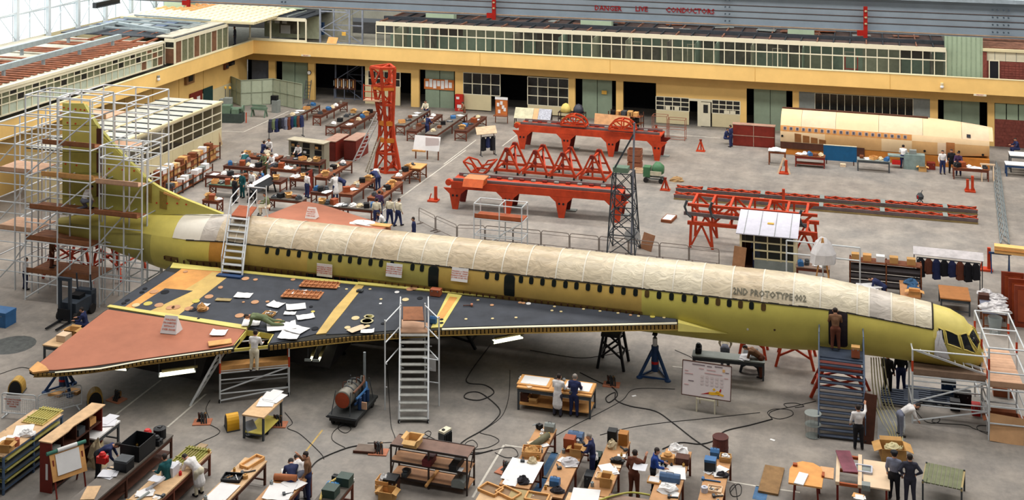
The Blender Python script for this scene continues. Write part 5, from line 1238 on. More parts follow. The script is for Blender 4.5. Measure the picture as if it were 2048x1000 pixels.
fwp = lambda px, py: PL(px, py, AX0+Vector((0, 0, 3.0)), Vector((0, 0, 1)))
# far wing plane mirrors the near one
WN2 = (Vector((0, 0, 1))+N_*slope).normalized(); WQ0 = AX0+N_*1.4; WQ0.z = 3.05
def W2(px, py, off=0.): return PL(px, py, WQ0, WN2)+WN2*off
tent_sign('white tent notice with red lettering on the far brown wing', W2(624, 436, .03), (1, 0, 0), (0, 1, 0), 1.0)
# hut behind the fuselage ------------------------------------------------
hut = T('control_hut', 'small cream timber hut with glazed front and pale sheet roof behind the fuselage', 'hut', G(1535, 548)); hx, hy, hh = 3.0, 2.2, 2.2
pbox('floor_plate', hut, (0, hy/2, .05), (hx, hy, .1), dbrown)
for x in (-hx/2, hx/2):
 for y in (0, hy): pbox('post', hut, (x, y, hh/2), (.12, .12, hh), zinc2 if False else cream)
pbox('lower_panel', hut, (.35, 0, .4), (hx-.8, .06, .8), grey); pbox('back_wall', hut, (0, hy, hh/2), (hx, .06, hh), dbrown); 
for s in (-1, 1): pbox('side_wall', hut, (s*hx/2, hy/2, hh/2), (.06, hy, hh), dbrown if s < 0 else cream)
for i in range(5): pbox('mullion', hut, (-hx/2+.75*i, 0, hh/2+.35), (.07, .08, hh-.8), cream)
for z in (.82, 1.3, 1.75, 2.18): pbox('transom', hut, (.0 if z > 1.7 else .37, 0, z), (hx if z > 1.7 else hx-.75, .08, .07), cream)
for i in range(1, 4):
 for z, h_ in ((1.06, .42), (1.52, .4), (1.96, .38)): pbox('pane', hut, (-hx/2+.375+.75*i, .02, z), (.68, .02, h_), glass)
pbox('door_pane', hut, (-hx/2+.375, .02, 1.96), (.68, .02, .38), glass)
MB().prism([(-hx/2-.25, -.3, hh+.02), (hx/2+.2, -.3, hh+.02), (hx/2+.2, hy+.3, hh+.55), (-hx/2-.25, hy+.3, hh+.55)], (0, 0, .05)).build('roof_sheet', M('roof_lilac', (206, 204, 216), .6, var=.06), hut)
for i in range(4): pbar('roof_seam', hut, (-hx/2+.2+i*.85, -.29, hh+.08), (-hx/2+.2+i*.85, hy+.29, hh+.61), .03, grey)
pbox('roof_plate', hut, (.1, 1.1, hh+.34), (.36, .22, .06), M('yellow_sign', (230, 180, 80), .7))
# plywood mock-up of a fuselage at the back right ------------------------------
mk = T('fuselage_mockup', 'plywood half fuselage mock-up with a row of windows at the back right', 'mock-up', G(1760, 322), 0)
ma, mb_ = G(1560, 310), G(1980, 344); md = mb_-ma; ML = md.length; mk.location = ma; mk.rotation_euler.z = math.atan2(md.y, md.x)
def mring(x, th, off=0.):
 t_ = max(0, (x-ML*.62)/(ML*.38)); k = 1-.22*t_*t_; r_ = 1.75*k
 return Vector((x, 1.9-math.cos(th)*(r_*.95+off), 1.55+math.sin(th)*(r_+off)))
def mloft(name, x0, x1, t0, t1, mat, off=0., n=None):
 n = n or max(2, int((x1-x0)/1.0)); nt_ = 8; vs = [mring(x0+(x1-x0)*i/n, t0+(t1-t0)*j/nt_, off) for i in range(n+1) for j in range(nt_+1)]; k = nt_+1
 m = MB().add(vs, [(i*k+j, (i+1)*k+j, (i+1)*k+j+1, i*k+j+1) for i in range(n) for j in range(nt_)])
 return m.build(name, mat, mk, True)
p1_, p2_, p3_ = M('mock_ply_pale', (240, 208, 164), .7, var=.05, scale=.8), M('mock_ply', (224, 176, 118), .7, var=.07, scale=.8), M('mock_ply_orange', (214, 148, 82), .7, var=.08, scale=.8)
xs_ = [0, 1.6, 4.2, 7.4, 10.6, 13.4, 15.6, ML]
for i in range(7): mloft('crown_panel', xs_[i], xs_[i+1]-.02, .42, math.pi-.1, [p1_, pale, p1_, pale][i % 4])
mloft('window_band', 0, ML*.64, .16, .42, p3_, .0); mloft('side_panel', ML*.64, ML, .16, .42, p1_)
for i, (a, b, m) in enumerate(((0, 3.4, p1_), (3.4, 7.6, p2_), (7.6, ML*.64, p1_), (ML*.64, ML*.76, p2_), (ML*.76, ML*.8, pale), (ML*.84, ML, p2_))): mloft('lower_panel', a, b, -.42, .16, m)
mloft('mock_door', ML*.8, ML*.84, -.42, .2, M('mock_door_brown', (176, 112, 62), .7), .02)
for end in (0, ML): MB().add([mring(end, -.42+(math.pi+.3)*j/14) for j in range(15)], [tuple(range(15))]).build('end_former', p2_, mk)
mw = M('mock_window', (88, 84, 92), .3, var=.3, scale=5); mwr = M('mock_window_rim', (190, 170, 160), .6)
for i in range(20):
 x = .35+i*(ML*.64-.6)/19.5; c = mring(x, .29, .02); o = MB().prism([mring(x-.13, .22, .02), mring(x+.13, .22, .02), mring(x+.13, .37, .02), mring(x-.13, .37, .02)], (0, .05, 0)).build('window_rim', mwr, mk); MB().prism([mring(x-.085, .24, .035), mring(x+.085, .24, .035), mring(x+.085, .35, .035), mring(x-.085, .35, .035)], (0, .04, 0)).build('window', mw, o)
x = ML*.905; MB().prism([mring(x-.14, .5, .03), mring(x+.14, .5, .03), mring(x+.14, .66, .03), mring(x-.14, .66, .03)], (0, .05, 0)).build('front_window', black, mk)
for x, th in ((ML*.7, -.25), (ML*.86, -.2), (ML*.97, -.33), (.15, -.05)): MB().lathe(mring(x, th, .01), [(.09, -.03), (.09, .03)], 10, ax='y').build('port_hole', black, mk)
for i in range(4): MB().prism([mring(1.1+i*.62, -.28, .03), mring(1.6+i*.62, -.28, .03), mring(1.6+i*.62, .08-.06*i, .03), mring(1.1+i*.62, .1-.06*i, .03)], (0, .05, 0)).build('open_frame', M('mock_inner', (150, 98, 54), .8), mk)
pbox('base_platform', mk, (ML/2, 1.9, .4), (ML, 3.0, .8), M('mock_base', (196, 122, 48), .7, var=.12, scale=1)); pbox('base_skirt', mk, (2.4, .35, .75), (4.8, .1, .5), dbrown)
pbox('base_door', mk, (ML*.385, .37, .6), (.9, .08, 1.1), dbrown)
pbox('ridge_board', mk, (5.5, 1.9, 3.33), (11, .3, .06), dbrown)
# brown panelled screen by the mock-up
sc_ = T('panelled_cabinet', 'long dark red panelled cabinet left of the plywood mock-up', 'cabinet', G(1507, 294)); 
pbox('body', sc_, (0, .35, .85), (3.3, .6, 1.7), mahog); pbox('top', sc_, (0, .35, 1.72), (3.4, .7, .05), M('cabinet_top', (176, 140, 122), .7))
for i in range(2):
 for j in range(2): pbox('door', sc_, (-.82+i*1.64, .04, .45+j*.82), (1.58, .04, .76), mahog)
pbar('batten', sc_, (0, .01, .05), (0, .01, 1.7), .05, M('cabinet_top', (176, 140, 122), .7)); pbar('batten', sc_, (-1.65, .01, .86), (1.65, .01, .86), .05, M('cabinet_top', (176, 140, 122), .7))
# red stands
def stand(px, py, h, label, kind='a', plate=False):
 t = T('red_stand', label, 'stand', G(px, py), 0, 'red steel stands')
 if kind == 'a':
  for dx, dy in ((-.3, 0), (.3, 0), (0, .4)): pbar('leg', t, (dx, dy, 0), (0, .1, h), .09, red)
  pbox('foot_plate', t, (0, .1, .03), (.7, .5, .05), red); pbox('head', t, (0, .1, h+.04), (.2, .2, .08), dred)
 else:
  pbox('base', t, (0, 0, .05), (.7, .6, .1), red)
  for dx in ((-.16, .16) if 'twin' in label else (.16,)): pbar('column', t, (dx, 0, .1), (dx, 0, h-(.25 if dx < 0 else 0)), .18, red)
  pbar('gusset', t, (-.3, 0, .1), (-.16, 0, h*.5), .06, red); pbar('gusset', t, (.3, 0, .1), (.16, 0, h*.5), .06, red)
 if plate: MB().prism([(-.5, -.12, 0), (-.35, -.12, 0), (0, .05, 1.05), (.35, -.12, 0), (.5, -.12, 0), (.1, .02, 1.15), (-.1, .02, 1.15)], (0, .04, 0)).build('white_trestle', pale, t)
stand(1401, 303, .85, 'small red A-stand on open floor between the trestle and the cabinet'); stand(1330, 381, .8, 'small red bent stand beside the sand heap'); stand(1568, 347, 1.0, 'red post stand with white trestle in front of the mock-up', 'b', True)
stand(1940, 383, 1.1, 'twin-column red stand in front of the mock-up nose', 'b'); stand(1562, 426, 1.6, 'single tall red post by the track beams', 'b'); stand(1312, 272, .8, 'small red stand on top end of the far trestle', 'a'); stand(867, 402, 1.0, 'slim red post stand left of the near arched trestle', 'b'); stand(1972, 540, 1.3, 'tall red post under the orange beam at the right edge', 'b')
# ================================================================ FOREGROUND BENCHES, LEFT
woodtop = M('bench_top_light', (218, 180, 136), .7, var=.12, scale=2.5); darktop = M('bench_top_dark', (108, 100, 92), .6, var=.15, scale=2.5); goldtop = M('bench_top_gold', (196, 146, 98), .65, var=.1, scale=2)
paperg = M('paper_grey', (222, 222, 228), .8, var=.03); redp = M('tool_red', (206, 36, 32), .5, var=.1); ribm = M('ribbed_green', (198, 190, 110), .6, var=.1); glove = M('dark_rag', (54, 52, 58), .9, var=.2)
# blue-grey rack at the left edge
rk = T('storage_rack', 'blue-grey steel rack of ribbed panels at the bottom left corner', 'rack', G(-22, 985), 0); rkL = 3.4
for x in (-.65, .65):
 for y in (0, 1.7, rkL): pbar('upright', rk, (x, y, 0), (x, y, 1.48), .07, M('rack_blue', (84, 108, 138), .5, .2))
for k, z in enumerate((.25, .65, 1.05, 1.48)):
 pbox('shelf', rk, (0, rkL/2, z-.02), (1.4, rkL+.1, .04), woodtop if k == 3 else dgrey)
 pbar('shelf_edge', rk, (.68, -.05, z-.05), (.68, rkL+.05, z-.05), .04, M('rack_blue', (84, 108, 138), .5, .2), .08)
for z in (.3, .7, 1.1):
 for k in range(2): pbox('stored_panel', rk, (.1+.1*k, rkL/2, z+.06+.09*k), (1.0, rkL*.9, .05), ribm)
RK = Bench(); RK.h = 1.48; RK.c = rk.location+Vector((0, rkL/2, 0)); RK.d = Vector((0, -1, 0)); RK.n = Vector((1, 0, 0)); RK.L = rkL; RK.w = 1.4; RK.phrase = 'the blue-grey rack at bottom left'
item('papers', 20, 882, (.9, .9), white, 'loose white drawing sheets', RK); item('paper', 48, 860, (.7, .8), white, 'large curled white sheet', RK, 30); item('carton', 20, 902, (.4, .4, .3), card, 'small tan carton', RK, 10); item('can', 28, 893, (.3, .28), M('terracotta', (176, 96, 64), .7), 'red-brown tub', RK); item('heap', 58, 870, (.6, .5, .2), white, 'crumpled white cloth', RK); item('ribbed', 113, 838, (1.0, 1.3), M('ribbed_yellow', (214, 186, 110), .6), 'yellow-green ribbed panel', RK, 0, mat2=ribm)
# brown bookcase
bc = T('tall_bookcase', 'tall open dark red bookcase with worn tan top at bottom left', 'bookcase', G(92, 985), 0); bL = 3.1
pbox('end_panel', bc, (0, 0, .95), (.52, .05, 1.9), mahog); pbox('end_panel', bc, (0, bL, .95), (.52, .05, 1.9), mahog); pbox('back_panel', bc, (-.25, bL/2, .95), (.03, bL, 1.9), dbrown)
for z in (.1, .7, 1.3): pbox('shelf', bc, (0, bL/2, z), (.5, bL, .04), dbrown)
MB().prism([(-.3, -.05, 1.9), (.28, -.05, 1.9), (.32, .9, 1.9), (.24, 1.3, 1.9), (.36, 2.4, 1.9), (.34, bL+.1, 1.9), (-.28, bL+.08, 1.9)], (0, 0, .04)).build('top', woodtop, bc)
for y in (.7, 1.5, 2.3): pbox('divider', bc, (0, y, 1.0), (.48, .03, 1.8), dbrown)
for y, z, m in ((2.6, 1.5, tan), (1.9, 1.45, dgrey), (1.1, .85, tan), (.4, 1.42, grey)): pbox('stored_box', bc, (.05, y, z), (.3, .4, .25), m)
pbox('paper_strip', bc, (.06, -.035, .8), (.1, .01, .6), white)
# easel with drawing
es = T('drawing_easel', 'drawing easel with white sheet and green roll in front of the bookcase', 'easel', G(140, 985), 0)
ang = math.radians(-35); es.rotation_euler.z = math.radians(58)
for x in (-.55, .55): pbar('leg', es, (x, -.15, 0), (x, .25, 1.3), .05, mahog); pbar('back_leg', es, (x, .75, 0), (x, .3, 1.2), .05, mahog)
MB().prism([(-.65, -.05, .62), (.65, -.05, .62), (.65, .36, 1.55), (-.65, .36, 1.55)], (0, .04, -.02)).build('board', tan, es)
MB().prism([(-.45, .0, .78), (.45, .0, .78), (.45, .31, 1.46), (-.45, .31, 1.46)], (0, -.015, .008)).build('drawing', white, es)
MB().tube((-.75, .36, 1.56), (.75, .36, 1.56), .07, 10).build('green_roll', M('roll_green', (70, 128, 110), .7), es); MB().tube((-.35, .35, 1.57), (.4, .35, 1.57), .078, 10).build('roll_sheet', white, es); pbar('tie', es, (-.55, .75, .3), (.55, .75, .3), .04, mahog)
item('board', 172, 893, (.7, .06, 1.1), M('brown_board', (156, 116, 72), .8), 'upright brown board', 'leaning between the bookcase and the dark bench', 20); item('heap', 196, 930, (.8, .7, .9), M('cloth_cream', (214, 196, 160), .9), 'tall heap of cream cloth and paper', 'beside the far end of the bookcase')
b = bench(222, 838, 1.6, .9, 'small steel table with white drawings behind the bookcase', 'the small table behind the bookcase', white, dgrey, .9); item('papers', 215, 842, (.9, 1.2), paperg, 'white drawings', b)
# dark long bench
B2 = bench(326, 866, 6.2, .95, 'long dark-topped bench carrying a black bin at bottom left', 'the long dark bench', darktop, dbrown, .9, shelf=dbrown)
item('bin', 274, 908, (.85, 1.1, .6), black, 'large open black bin', B2); item('can', 322, 873, (.5, .42), black, 'round black kit bag', B2); item('case', 248, 938, (.55, .5, .42), black, 'black equipment box with grey lid', B2, mat2=dgrey); item('gear', 304, 880, (.5, .45, .5), dgrey, 'black machine with red cap', B2, mat2=redp); item('gear', 300, 884, (.4, .4, .35), black, 'black clamp', B2); item('papers', 205, 950, (.7, .7), paperg, 'paper scraps', B2); item('board', 172, 985, (.5, .9, .03), woodtop, 'curved tan offcut', B2, 20)
person(196, 955, 20, 'bend', 'navy', 'black', 'person in navy overall bending with red tool beside the dark bench'); item('gear', 205, 925, (.4, .35, .4), redp, 'bright red hand tool', 'held at the dark bench edge by the bending worker', z=.9)
# bench with white-coated worker
B3 = bench(398, 899, 5.2, 1.12, 'pale-topped bench with ribbed panel beside the white-coated worker', 'the pale bench with ribbed panel', woodtop, None, .9, shelf=dbrown)
item('ribbed', 372, 912, (1.0, 1.3), ribm, 'green ribbed skin panel', B3, mat2=M('rib_olive', (150, 148, 70), .6)); item('board', 412, 908, (.35, 1.2, .05), M('grey_plank', (176, 150, 116), .8), 'worn plank', B3); item('roll', 300, 968, (1.0, .12), paperg, 'long white rolled drawing', B3, 80); item('roll', 320, 945, (1.0, .1), grey, 'grey tube', B3, 80); item('case', 316, 970, (.5, .45, .35), paperg, 'white paper box', B3); item('gear', 352, 938, (.3, .3, .25), white, 'white metal fitting', B3); item('can', 348, 948, (.12, .14), redp, 'small red can', B3); item('papers', 296, 985, (.8, .7), white, 'white papers', B3); item('carton', 290, 992, (.4, .3, .3), card, 'yellow-tan carton', B3)
person(398, 990, 165, 'bend_coat', 'white', 'cream', 'person in long white coat bending over the pale bench', shoes='black'); person(334, 1004, 160, 'work', 'teal', 'teal', 'person in teal overall reading at the near pale bench')
item('paper', 312, 958, (.45, .4), paperg, 'pale sheet held up', 'before the worker in teal overall', z=1.15)
B4 = bench(512, 918, 4.4, .95, 'pale-topped bench with black tool tray at front left', 'the pale bench with black tray', woodtop, dbrown, .9)
item('tray', 458, 957, (.7, .5, .12), black, 'black plastic tool tray', B4, 10, mat2=tan); item('paper', 448, 986, (.8, 1.2), white, 'big white drawing sheet', B4); item('frame', 508, 925, (.4, .9, .12), tan, 'light wooden frame', B4, -15, mat2=pale); item('can', 482, 955, (.2, .14), card, 'tan round tin', B4); item('tool', 503, 940, (.5,), dgrey, 'grey cramp', B4, 40); item('board', 488, 928, (.3, 1.0, .03), pale, 'pale wood strip', B4, 10)
B5 = bench(598, 940, 3.4, 1.15, 'pale table covered with drawings where two workers lean', 'the pale drawing table', goldtop, None, .9)
item('papers', 592, 945, (1.0, .8), white, 'white drawing sheets', B5); item('roll', 562, 960, (.85, .24), M('brown_roll', (186, 112, 70), .7), 'thick brown paper roll', B5, 10); item('paper', 565, 985, (1.0, 1.1), white, 'wide white drawing', B5, 10); item('paper', 590, 968, (.8, .6), white, 'white plan', B5, -20)
person(617, 1000, 200, 'wave', 'tanbrown', 'navy', 'person in brown jumper standing with arm raised at the drawing table', h=1.03); person(584, 1010, 120, 'bend', 'navy', 'navy', 'person in navy overall leaning over the drawing table'); person(603, 1000, 130, 'bend', 'white', 'grey', 'person in white shirt leaning beside the navy overall')
B6 = bench(688, 958, 2.6, .85, 'brown-framed bench with green cases and yellow hose', 'the bench with green cases', darktop, None, .9)
gcase = M('case_green', (58, 78, 70), .5, var=.1)
item('case', 694, 963, (.5, .45, .32), gcase, 'dark green case', B6, mat2=gcase); item('toolbox', 676, 968, (.45, .4, .16), M('bright_blue', (44, 130, 190), .5), 'bright blue box', B6); item('papers', 664, 978, (.6, .5), white, 'white papers', B6); item('case', 666, 985, (.5, .5, .3), gcase, 'green case with papers', B6, mat2=gcase); item('paper', 704, 962, (.3, .4), white, 'white slip', B6); item('vice', 654, 960, (.3, .3), black, 'black bench vice', B6, z=.86)
cable([(640, 1000, .95), (650, 975, 1.0), (672, 958, 1.05), (692, 950, 1.0)], 'thick yellow hose arched over the bench with green cases', .05, M('hose_yellow', (220, 190, 110), .6), name='air_hose', cat='hose')
# brown shelving unit
sh_ = T('steel_shelving', 'brown open steel shelving with empty carton on top at front centre', 'shelving', G(864, 985)); a = G(782, 965); bq = G(934, 992); sx = (bq-a); SL = sx.length; sh_.location = a; sh_.rotation_euler.z = math.atan2(sx.y, sx.x)
shm = M('shelf_brown', (122, 92, 78), .6, var=.12); shd = M('shelf_frame', (66, 54, 50), .5, .2)
for x in (0, SL/2, SL):
 for y in (0, .8): pbar('upright', sh_, (x, y, 0), (x, y, 1.45), .06, shd)
for z in (.25, .85, 1.45): pbox('shelf', sh_, (SL/2, .4, z), (SL+.06, .84, .04), shm if z > 1 else M('shelf_tan', (176, 128, 88), .7)); pbar('shelf_lip', sh_, (0, -.02, z), (SL, -.02, z), .03, shd, .08); pbar('shelf_lip', sh_, (0, .82, z), (SL, .82, z), .03, shd, .08)
for x in (0, SL): pbar('end_brace', sh_, (x, 0, .3), (x, .8, 1.4), .04, shd)
SHB = Bench(); SHB.h = 1.47; SHB.c = a+sx/2+Vector((-sx.y, sx.x, 0)).normalized()*.4; SHB.d = sx.normalized(); SHB.n = Vector((-sx.y, sx.x, 0)).normalized(); SHB.L = SL; SHB.w = .84; SHB.phrase = 'the brown steel shelving'
item('carton', 815, 902, (.62, .55, .28), M('carton_light', (226, 182, 120), .8), 'open empty tan carton', SHB)
def on_shelf(z): q = Bench(); q.__dict__.update(SHB.__dict__); q.h = z; return q
item('case', 840, 950, (.6, .35, .22), M('maroon_case', (112, 40, 46), .5), 'maroon case', on_shelf(.87)); item('case', 905, 945, (.9, .3, .24), black, 'long black rack unit', on_shelf(.87)); item('paper', 908, 957, (.25, .25), white, 'white slip', on_shelf(.87)); item('roll', 845, 985, (1.6, .12), tan, 'long wooden roll', on_shelf(.27)); item('gear', 812, 983, (.5, .3, .25), dgrey, 'dark tangle of parts', on_shelf(.27)); item('toolbox', 884, 992, (.6, .5, .3), grey, 'grey toolbox', on_shelf(.27))
item('crate', 768, 984, (.5, .5, .55), tan, 'slatted tan crate of rolled papers', 'left of the brown steel shelving', mat2=white); item('case', 783, 985, (.5, .5, .6), dbrown, 'stacked brown boxes with black top', 'left of the brown steel shelving', mat2=black); item('carton', 775, 1000, (.55, .5, .4), card, 'tan carton with label', 'at the bottom edge left of the shelving')
# ---------------- foreground benches, centre
C1 = bench(1094, 855, 4.0, .82, 'long gold wooden bench with vice nearest the shelving', 'the gold bench nearest the shelving', goldtop, None, .9)
item('vice', 1074, 848, (.3, .3), black, 'black bench vice', C1, 60, z=.86); item('toolbox', 1100, 852, (.4, .3, .3), grey, 'grey metal toolbox', C1); item('can', 1085, 865, (.14, .12), white, 'white cup', C1); item('can', 1083, 872, (.14, .12), white, 'second white cup', C1); item('roll', 1090, 878, (1.1, .26), M('olive_roll', (108, 104, 78), .7), 'olive canvas roll', C1, 70); item('crate', 1066, 905, (.7, .55, .25), tan, 'shallow wooden crate of parts', C1, 10, mat2=card); item('heap', 1078, 900, (.4, .35, .2), M('cloth_cream', (214, 196, 160), .9), 'cream rag', C1); item('tool', 1100, 874, (.6,), zinc, 'yellow rod', C1, 70); item('paper', 1070, 887, (.3, .2), pale, 'buff card', C1)
C2 = bench(1056, 922, 1.9, 1.15, 'wooden table under one big white drawing', 'the table with one big drawing', goldtop, None, .9)
item('paper', 1044, 942, (1.25, 1.6), white, 'big white drawing', C2); item('heap', 1047, 965, (.5, .4, .22), glove, 'black rag heap', C2); item('paper', 1020, 967, (.5, .35), white, 'white note sheet', C2)
C3 = bench(1160, 872, 4.6, .85, 'long gold wooden bench with red-brown box and blue toolbox', 'the gold bench with blue toolbox', goldtop, None, .9)
item('toolbox', 1157, 868, (.6, .45, .3), M('steel_blue', (70, 100, 138), .5), 'steel-blue cantilever toolbox', C3); item('case', 1157, 855, (.35, .3, .3), dbrown, 'dark brown instrument box', C3); item('case', 1131, 898, (.42, .4, .5), M('box_red_brown', (156, 76, 40), .6), 'red-brown wooden chest', C3); item('carton', 1150, 905, (.45, .35, .3), card, 'tan carton', C3); item('papers', 1135, 925, (.8, .8), white, 'crumpled white drawings', C3); item('heap', 1152, 928, (.7, .6, .18), M('plastic_grey', (200, 196, 198), .5), 'pale plastic sheeting', C3); item('toolbox', 1110, 970, (.36, .3, .28), blue, 'blue lunch toolbox', C3); item('heap', 1120, 985, (.5, .35, .2), glove, 'black glove heap', C3); item('can', 1147, 888, (.12, .2), white, 'white bottle', C3)
person(1186, 958, 185, 'work', 'navy', 'navy', 'person in navy overall working at the gold bench with blue toolbox', hair_g); item('vice', 1178, 868, (.3, .3), black, 'black bench vice', C3, -60, z=.86)
C4 = bench(1240, 880, 4.2, .85, 'long gold wooden bench with black and wooden instrument boxes', 'the gold bench with instrument boxes', goldtop, None, .9)
item('case', 1224, 882, (.35, .35, .5), black, 'black tall instrument box', C4); item('case', 1239, 884, (.36, .36, .46), M('wood_box', (176, 116, 50), .6), 'varnished wooden instrument box', C4); item('heap', 1235, 870, (.4, .4, .3), M('cloth_cream', (214, 196, 160), .9), 'cream cloth bundle', C4); item('gear', 1235, 925, (.5, .3, .2), black, 'black drill', C4); item('papers', 1215, 942, (.8, .9), white, 'rolled and flat papers', C4); item('tray', 1208, 955, (.6, .4, .08), pale, 'pale tray', C4); item('heap', 1186, 918, (.4, .35, .4), white, 'white rag over a red-brown box', 'beside the gold bench with instrument boxes', z=.75); item('case', 1185, 970, (.55, .5, .45), dgrey, 'dark grey ribbed crate', 'on the floor between two gold benches'); item('carton', 1213, 968, (.4, .4, .35), card, 'tan carton', C4)
item('case', 1192, 945, (.42, .45, .75), M('case_dark_green', (30, 52, 44), .5), 'dark green floor cabinet', 'beside the gold bench with instrument boxes')
C5 = bench(960, 985, 2.6, 1.2, 'low wide pale table with slatted trays at the bottom edge', 'the wide table with slatted trays', woodtop, None, .9, 'x')
item('frame', 985, 975, (.55, .75, .1), tan, 'slatted wooden tray', C5, -20, mat2=M('mesh_brown', (140, 112, 84), .8)); item('frame', 1012, 988, (.5, .8, .1), tan, 'second slatted tray', C5, -25, mat2=M('mesh_brown', (140, 112, 84), .8)); item('board', 1042, 990, (.7, .8, .04), M('olive_board', (170, 150, 104), .8), 'olive board', C5); item('paper', 1061, 995, (.25, .2), white, 'white scrap', C5); item('frame', 1078, 990, (.5, .8, .1), tan, 'third slatted tray', C5, mat2=M('mesh_brown', (140, 112, 84), .8))
C6 = bench(1130, 1000, 2.0, 1.1, 'table under a white sheet at the bottom edge', 'the bottom table under a sheet', woodtop, None, .9, 'x'); item('paper', 1172, 994, (1.7, 1.0), white, 'spread white sheet', C6, 5)
C7 = bench(1212, 1004, 3.0, 1.2, 'brown-topped table at the bottom edge under a yellow cable', 'the brown bottom table', M('top_mauve', (150, 124, 108), .7), None, .9, 'x'); cable([(1200, 1000, .95), (1225, 992, .95), (1262, 985, .95), (1300, 990, .95)], 'yellow cable lying over the brown bottom table', .035, M('cable_yellow', (196, 190, 90), .5))
person(1268, 996, 80, 'wave', 'brown', 'brown', 'person in brown overall holding up a pale sheet'); item('paper', 1280, 935, (.5, .5), paperg, 'pale sheet held up', 'by the worker in brown overall', z=1.3)
C8 = bench(1358, 900, 4.0, 1.0, 'gold wooden bench heaped with white drawings beside the worker in blue', 'the bench heaped with white drawings', goldtop, None, .9)
item('heap', 1358, 898, (.8, .8, .3), white, 'crumpled white paper', C8, mat2=white); item('gear', 1342, 918, (.5, .5, .35), tan, 'wooden pattern block', C8); item('case', 1362, 920, (.5, .4, .25), dbrown, 'brown box', C8); item('paper', 1345, 945, (1.0, 1.0), white, 'large white drawing', C8, 10); item('paper', 1335, 958, (.9, .8), white, 'second white drawing', C8, -15); item('toolbox', 1340, 962, (.75, .3, .28), M('steel_blue', (70, 100, 138), .5), 'steel-blue toolbox', C8); item('heap', 1335, 980, (.8, .6, .2), white, 'crumpled white sheets', C8); item('board', 1309, 962, (.5, .45, .06), tan, 'tan board with paper', 'beside the bench heaped with white drawings', 0, .9, mat2=white); item('can', 1343, 932, (.1, .1), black, 'black ink pot', C8); item('vice', 1333, 896, (.3, .3), black, 'black bench vice', C8, 80, z=.86)
person(1306, 988, 10, 'work', 'blue', 'black', 'person in blue shirt working at the bench heaped with drawings', shoes='black')
C9 = bench(1442, 909, 4.2, .85, 'narrow gold bench with blue boxes beside the rusty drum', 'the narrow bench beside the drum', goldtop, None, .9)
item('drum', 1441, 915, (.62, .85), M('rusty_drum', (110, 60, 52), .7, var=.2), 'open rusty drum', 'standing behind the narrow bench', mat2=M('rusty_drum_dark', (84, 44, 40), .7)); item('toolbox', 1431, 908, (.34, .3, .3), blue, 'blue toolbox', C9); item('case', 1420, 940, (.42, .36, .45), M('box_grey_black', (44, 50, 54), .5), 'black box with blue lid', C9, mat2=blue); item('crate', 1446, 920, (.4, .35, .2), card, 'tan tray of cloths', C9, mat2=white); item('papers', 1440, 945, (.6, .8), white, 'white drawing sheets', C9); item('tool', 1420, 962, (.65,), blue, 'blue bar', C9, 0, mat2=blue); item('heap', 1442, 965, (.5, .3, .18), glove, 'black gloves', C9); item('tray', 1430, 978, (.5, .4, .08), pale, 'cream parts tray', C9, mat2=tan); item('can', 1411, 976, (.25, .2), M('pale_lilac', (206, 208, 220), .5), 'pale square canister', C9)
item('board', 1543, 962, (.75, 2.0, .08), M('plank_brown', (150, 116, 76), .8, var=.15), 'wide brown plank', 'lying on the floor at the bottom edge', -3)
ob = T('plywood_template', 'round-topped orange plywood panel on trestles at the bottom edge', 'panel', G(1612, 1008), 0); opm = M('orange_ply', (232, 164, 92), .7, var=.08)
MB().prism([(-.62, -.3, .8), (.58, -.3, .8), (.62, .7, .8), (.5, 1.15, .8), (.2, 1.4, .8), (-.2, 1.42, .8), (-.5, 1.2, .8), (-.64, .7, .8)], (0, 0, .06)).build('panel', opm, ob)
for x in (-.45, .45):
 for y in (-.1, .9): pbar('trestle_leg', ob, (x, y, 0), (x*.9, y, .8), .07, mahog)
MB().bar((-.25, -.4, .9), (-.1, .45, .9), .35, .04).build('white_strip', white, ob); pbox('corner_block', ob, (-.45, 1.0, .9), (.16, .16, .08), M('rust_block', (170, 84, 40), .7)); pbox('corner_block', ob, (.6, .55, .9), (.1, .3, .08), M('rust_block', (170, 84, 40), .7))
wj = T('wooden_jig', 'pale timber jig bed with purple strip at the bottom edge', 'jig', G(1700, 1005), 0)
for x in (-.45, .35): pbar('runner', wj, (x, -.2, .75), (x, 2.1, .75), .14, pale, .12)
for y in (-.1, .9, 2.0): pbar('cross_rail', wj, (-.45, y, .7), (.35, y, .7), .1, M('rust_block', (170, 84, 40), .7))
pbox('side_table', wj, (.95, .9, .72), (.95, 2.0, .05), pale); pbox('side_flap', wj, (-.85, .55, .7), (.5, .8, .04), ply)
MB().bar((-.3, 2.0, .9), (.02, .45, .9), .55, .05).build('purple_strip', M('purple_bronze', (136, 78, 92), .35, .4, var=.2, scale=2), wj)
for x in (-.45, .35, 1.3):
 for y in (0, 1.9): pbar('leg', wj, (x, y, 0), (x, y, .7), .08, mahog)
item('frame', 1727, 940, (.6, .5, .08), M('pale_lilac', (206, 208, 220), .5), 'small framed grey plate', 'on the pale timber jig side table', z=.75, mat2=grey); item('case', 1732, 978, (.3, .3, .2), grey, 'small grey box', 'on the near corner of the timber jig table', z=.75); item('papers', 1715, 995, (.6, .5), white, 'white and gold papers', 'at the near end of the timber jig', z=.82, mat2=tan)
sl = T('slatted_pallet', 'weathered green slatted trolley top at the bottom right', 'trolley', G(1884, 1005), math.radians(-8))
for i in range(9): pbox('slat', sl, (-.6+i*.15, .5, .75), (.13, 1.5, .04), M('slat_green', (118, 122, 92), .8, var=.15))
for x in (-.66, .7): pbar('side_rail', sl, (x, -.25, .72), (x, 1.25, .72), .07, M('slat_rail', (176, 156, 110), .8)); pbar('post', sl, (x, 1.2, 0), (x, 1.2, .8), .06, dgrey); pbar('post', sl, (x, -.2, 0), (x, -.2, .8), .06, dgrey)
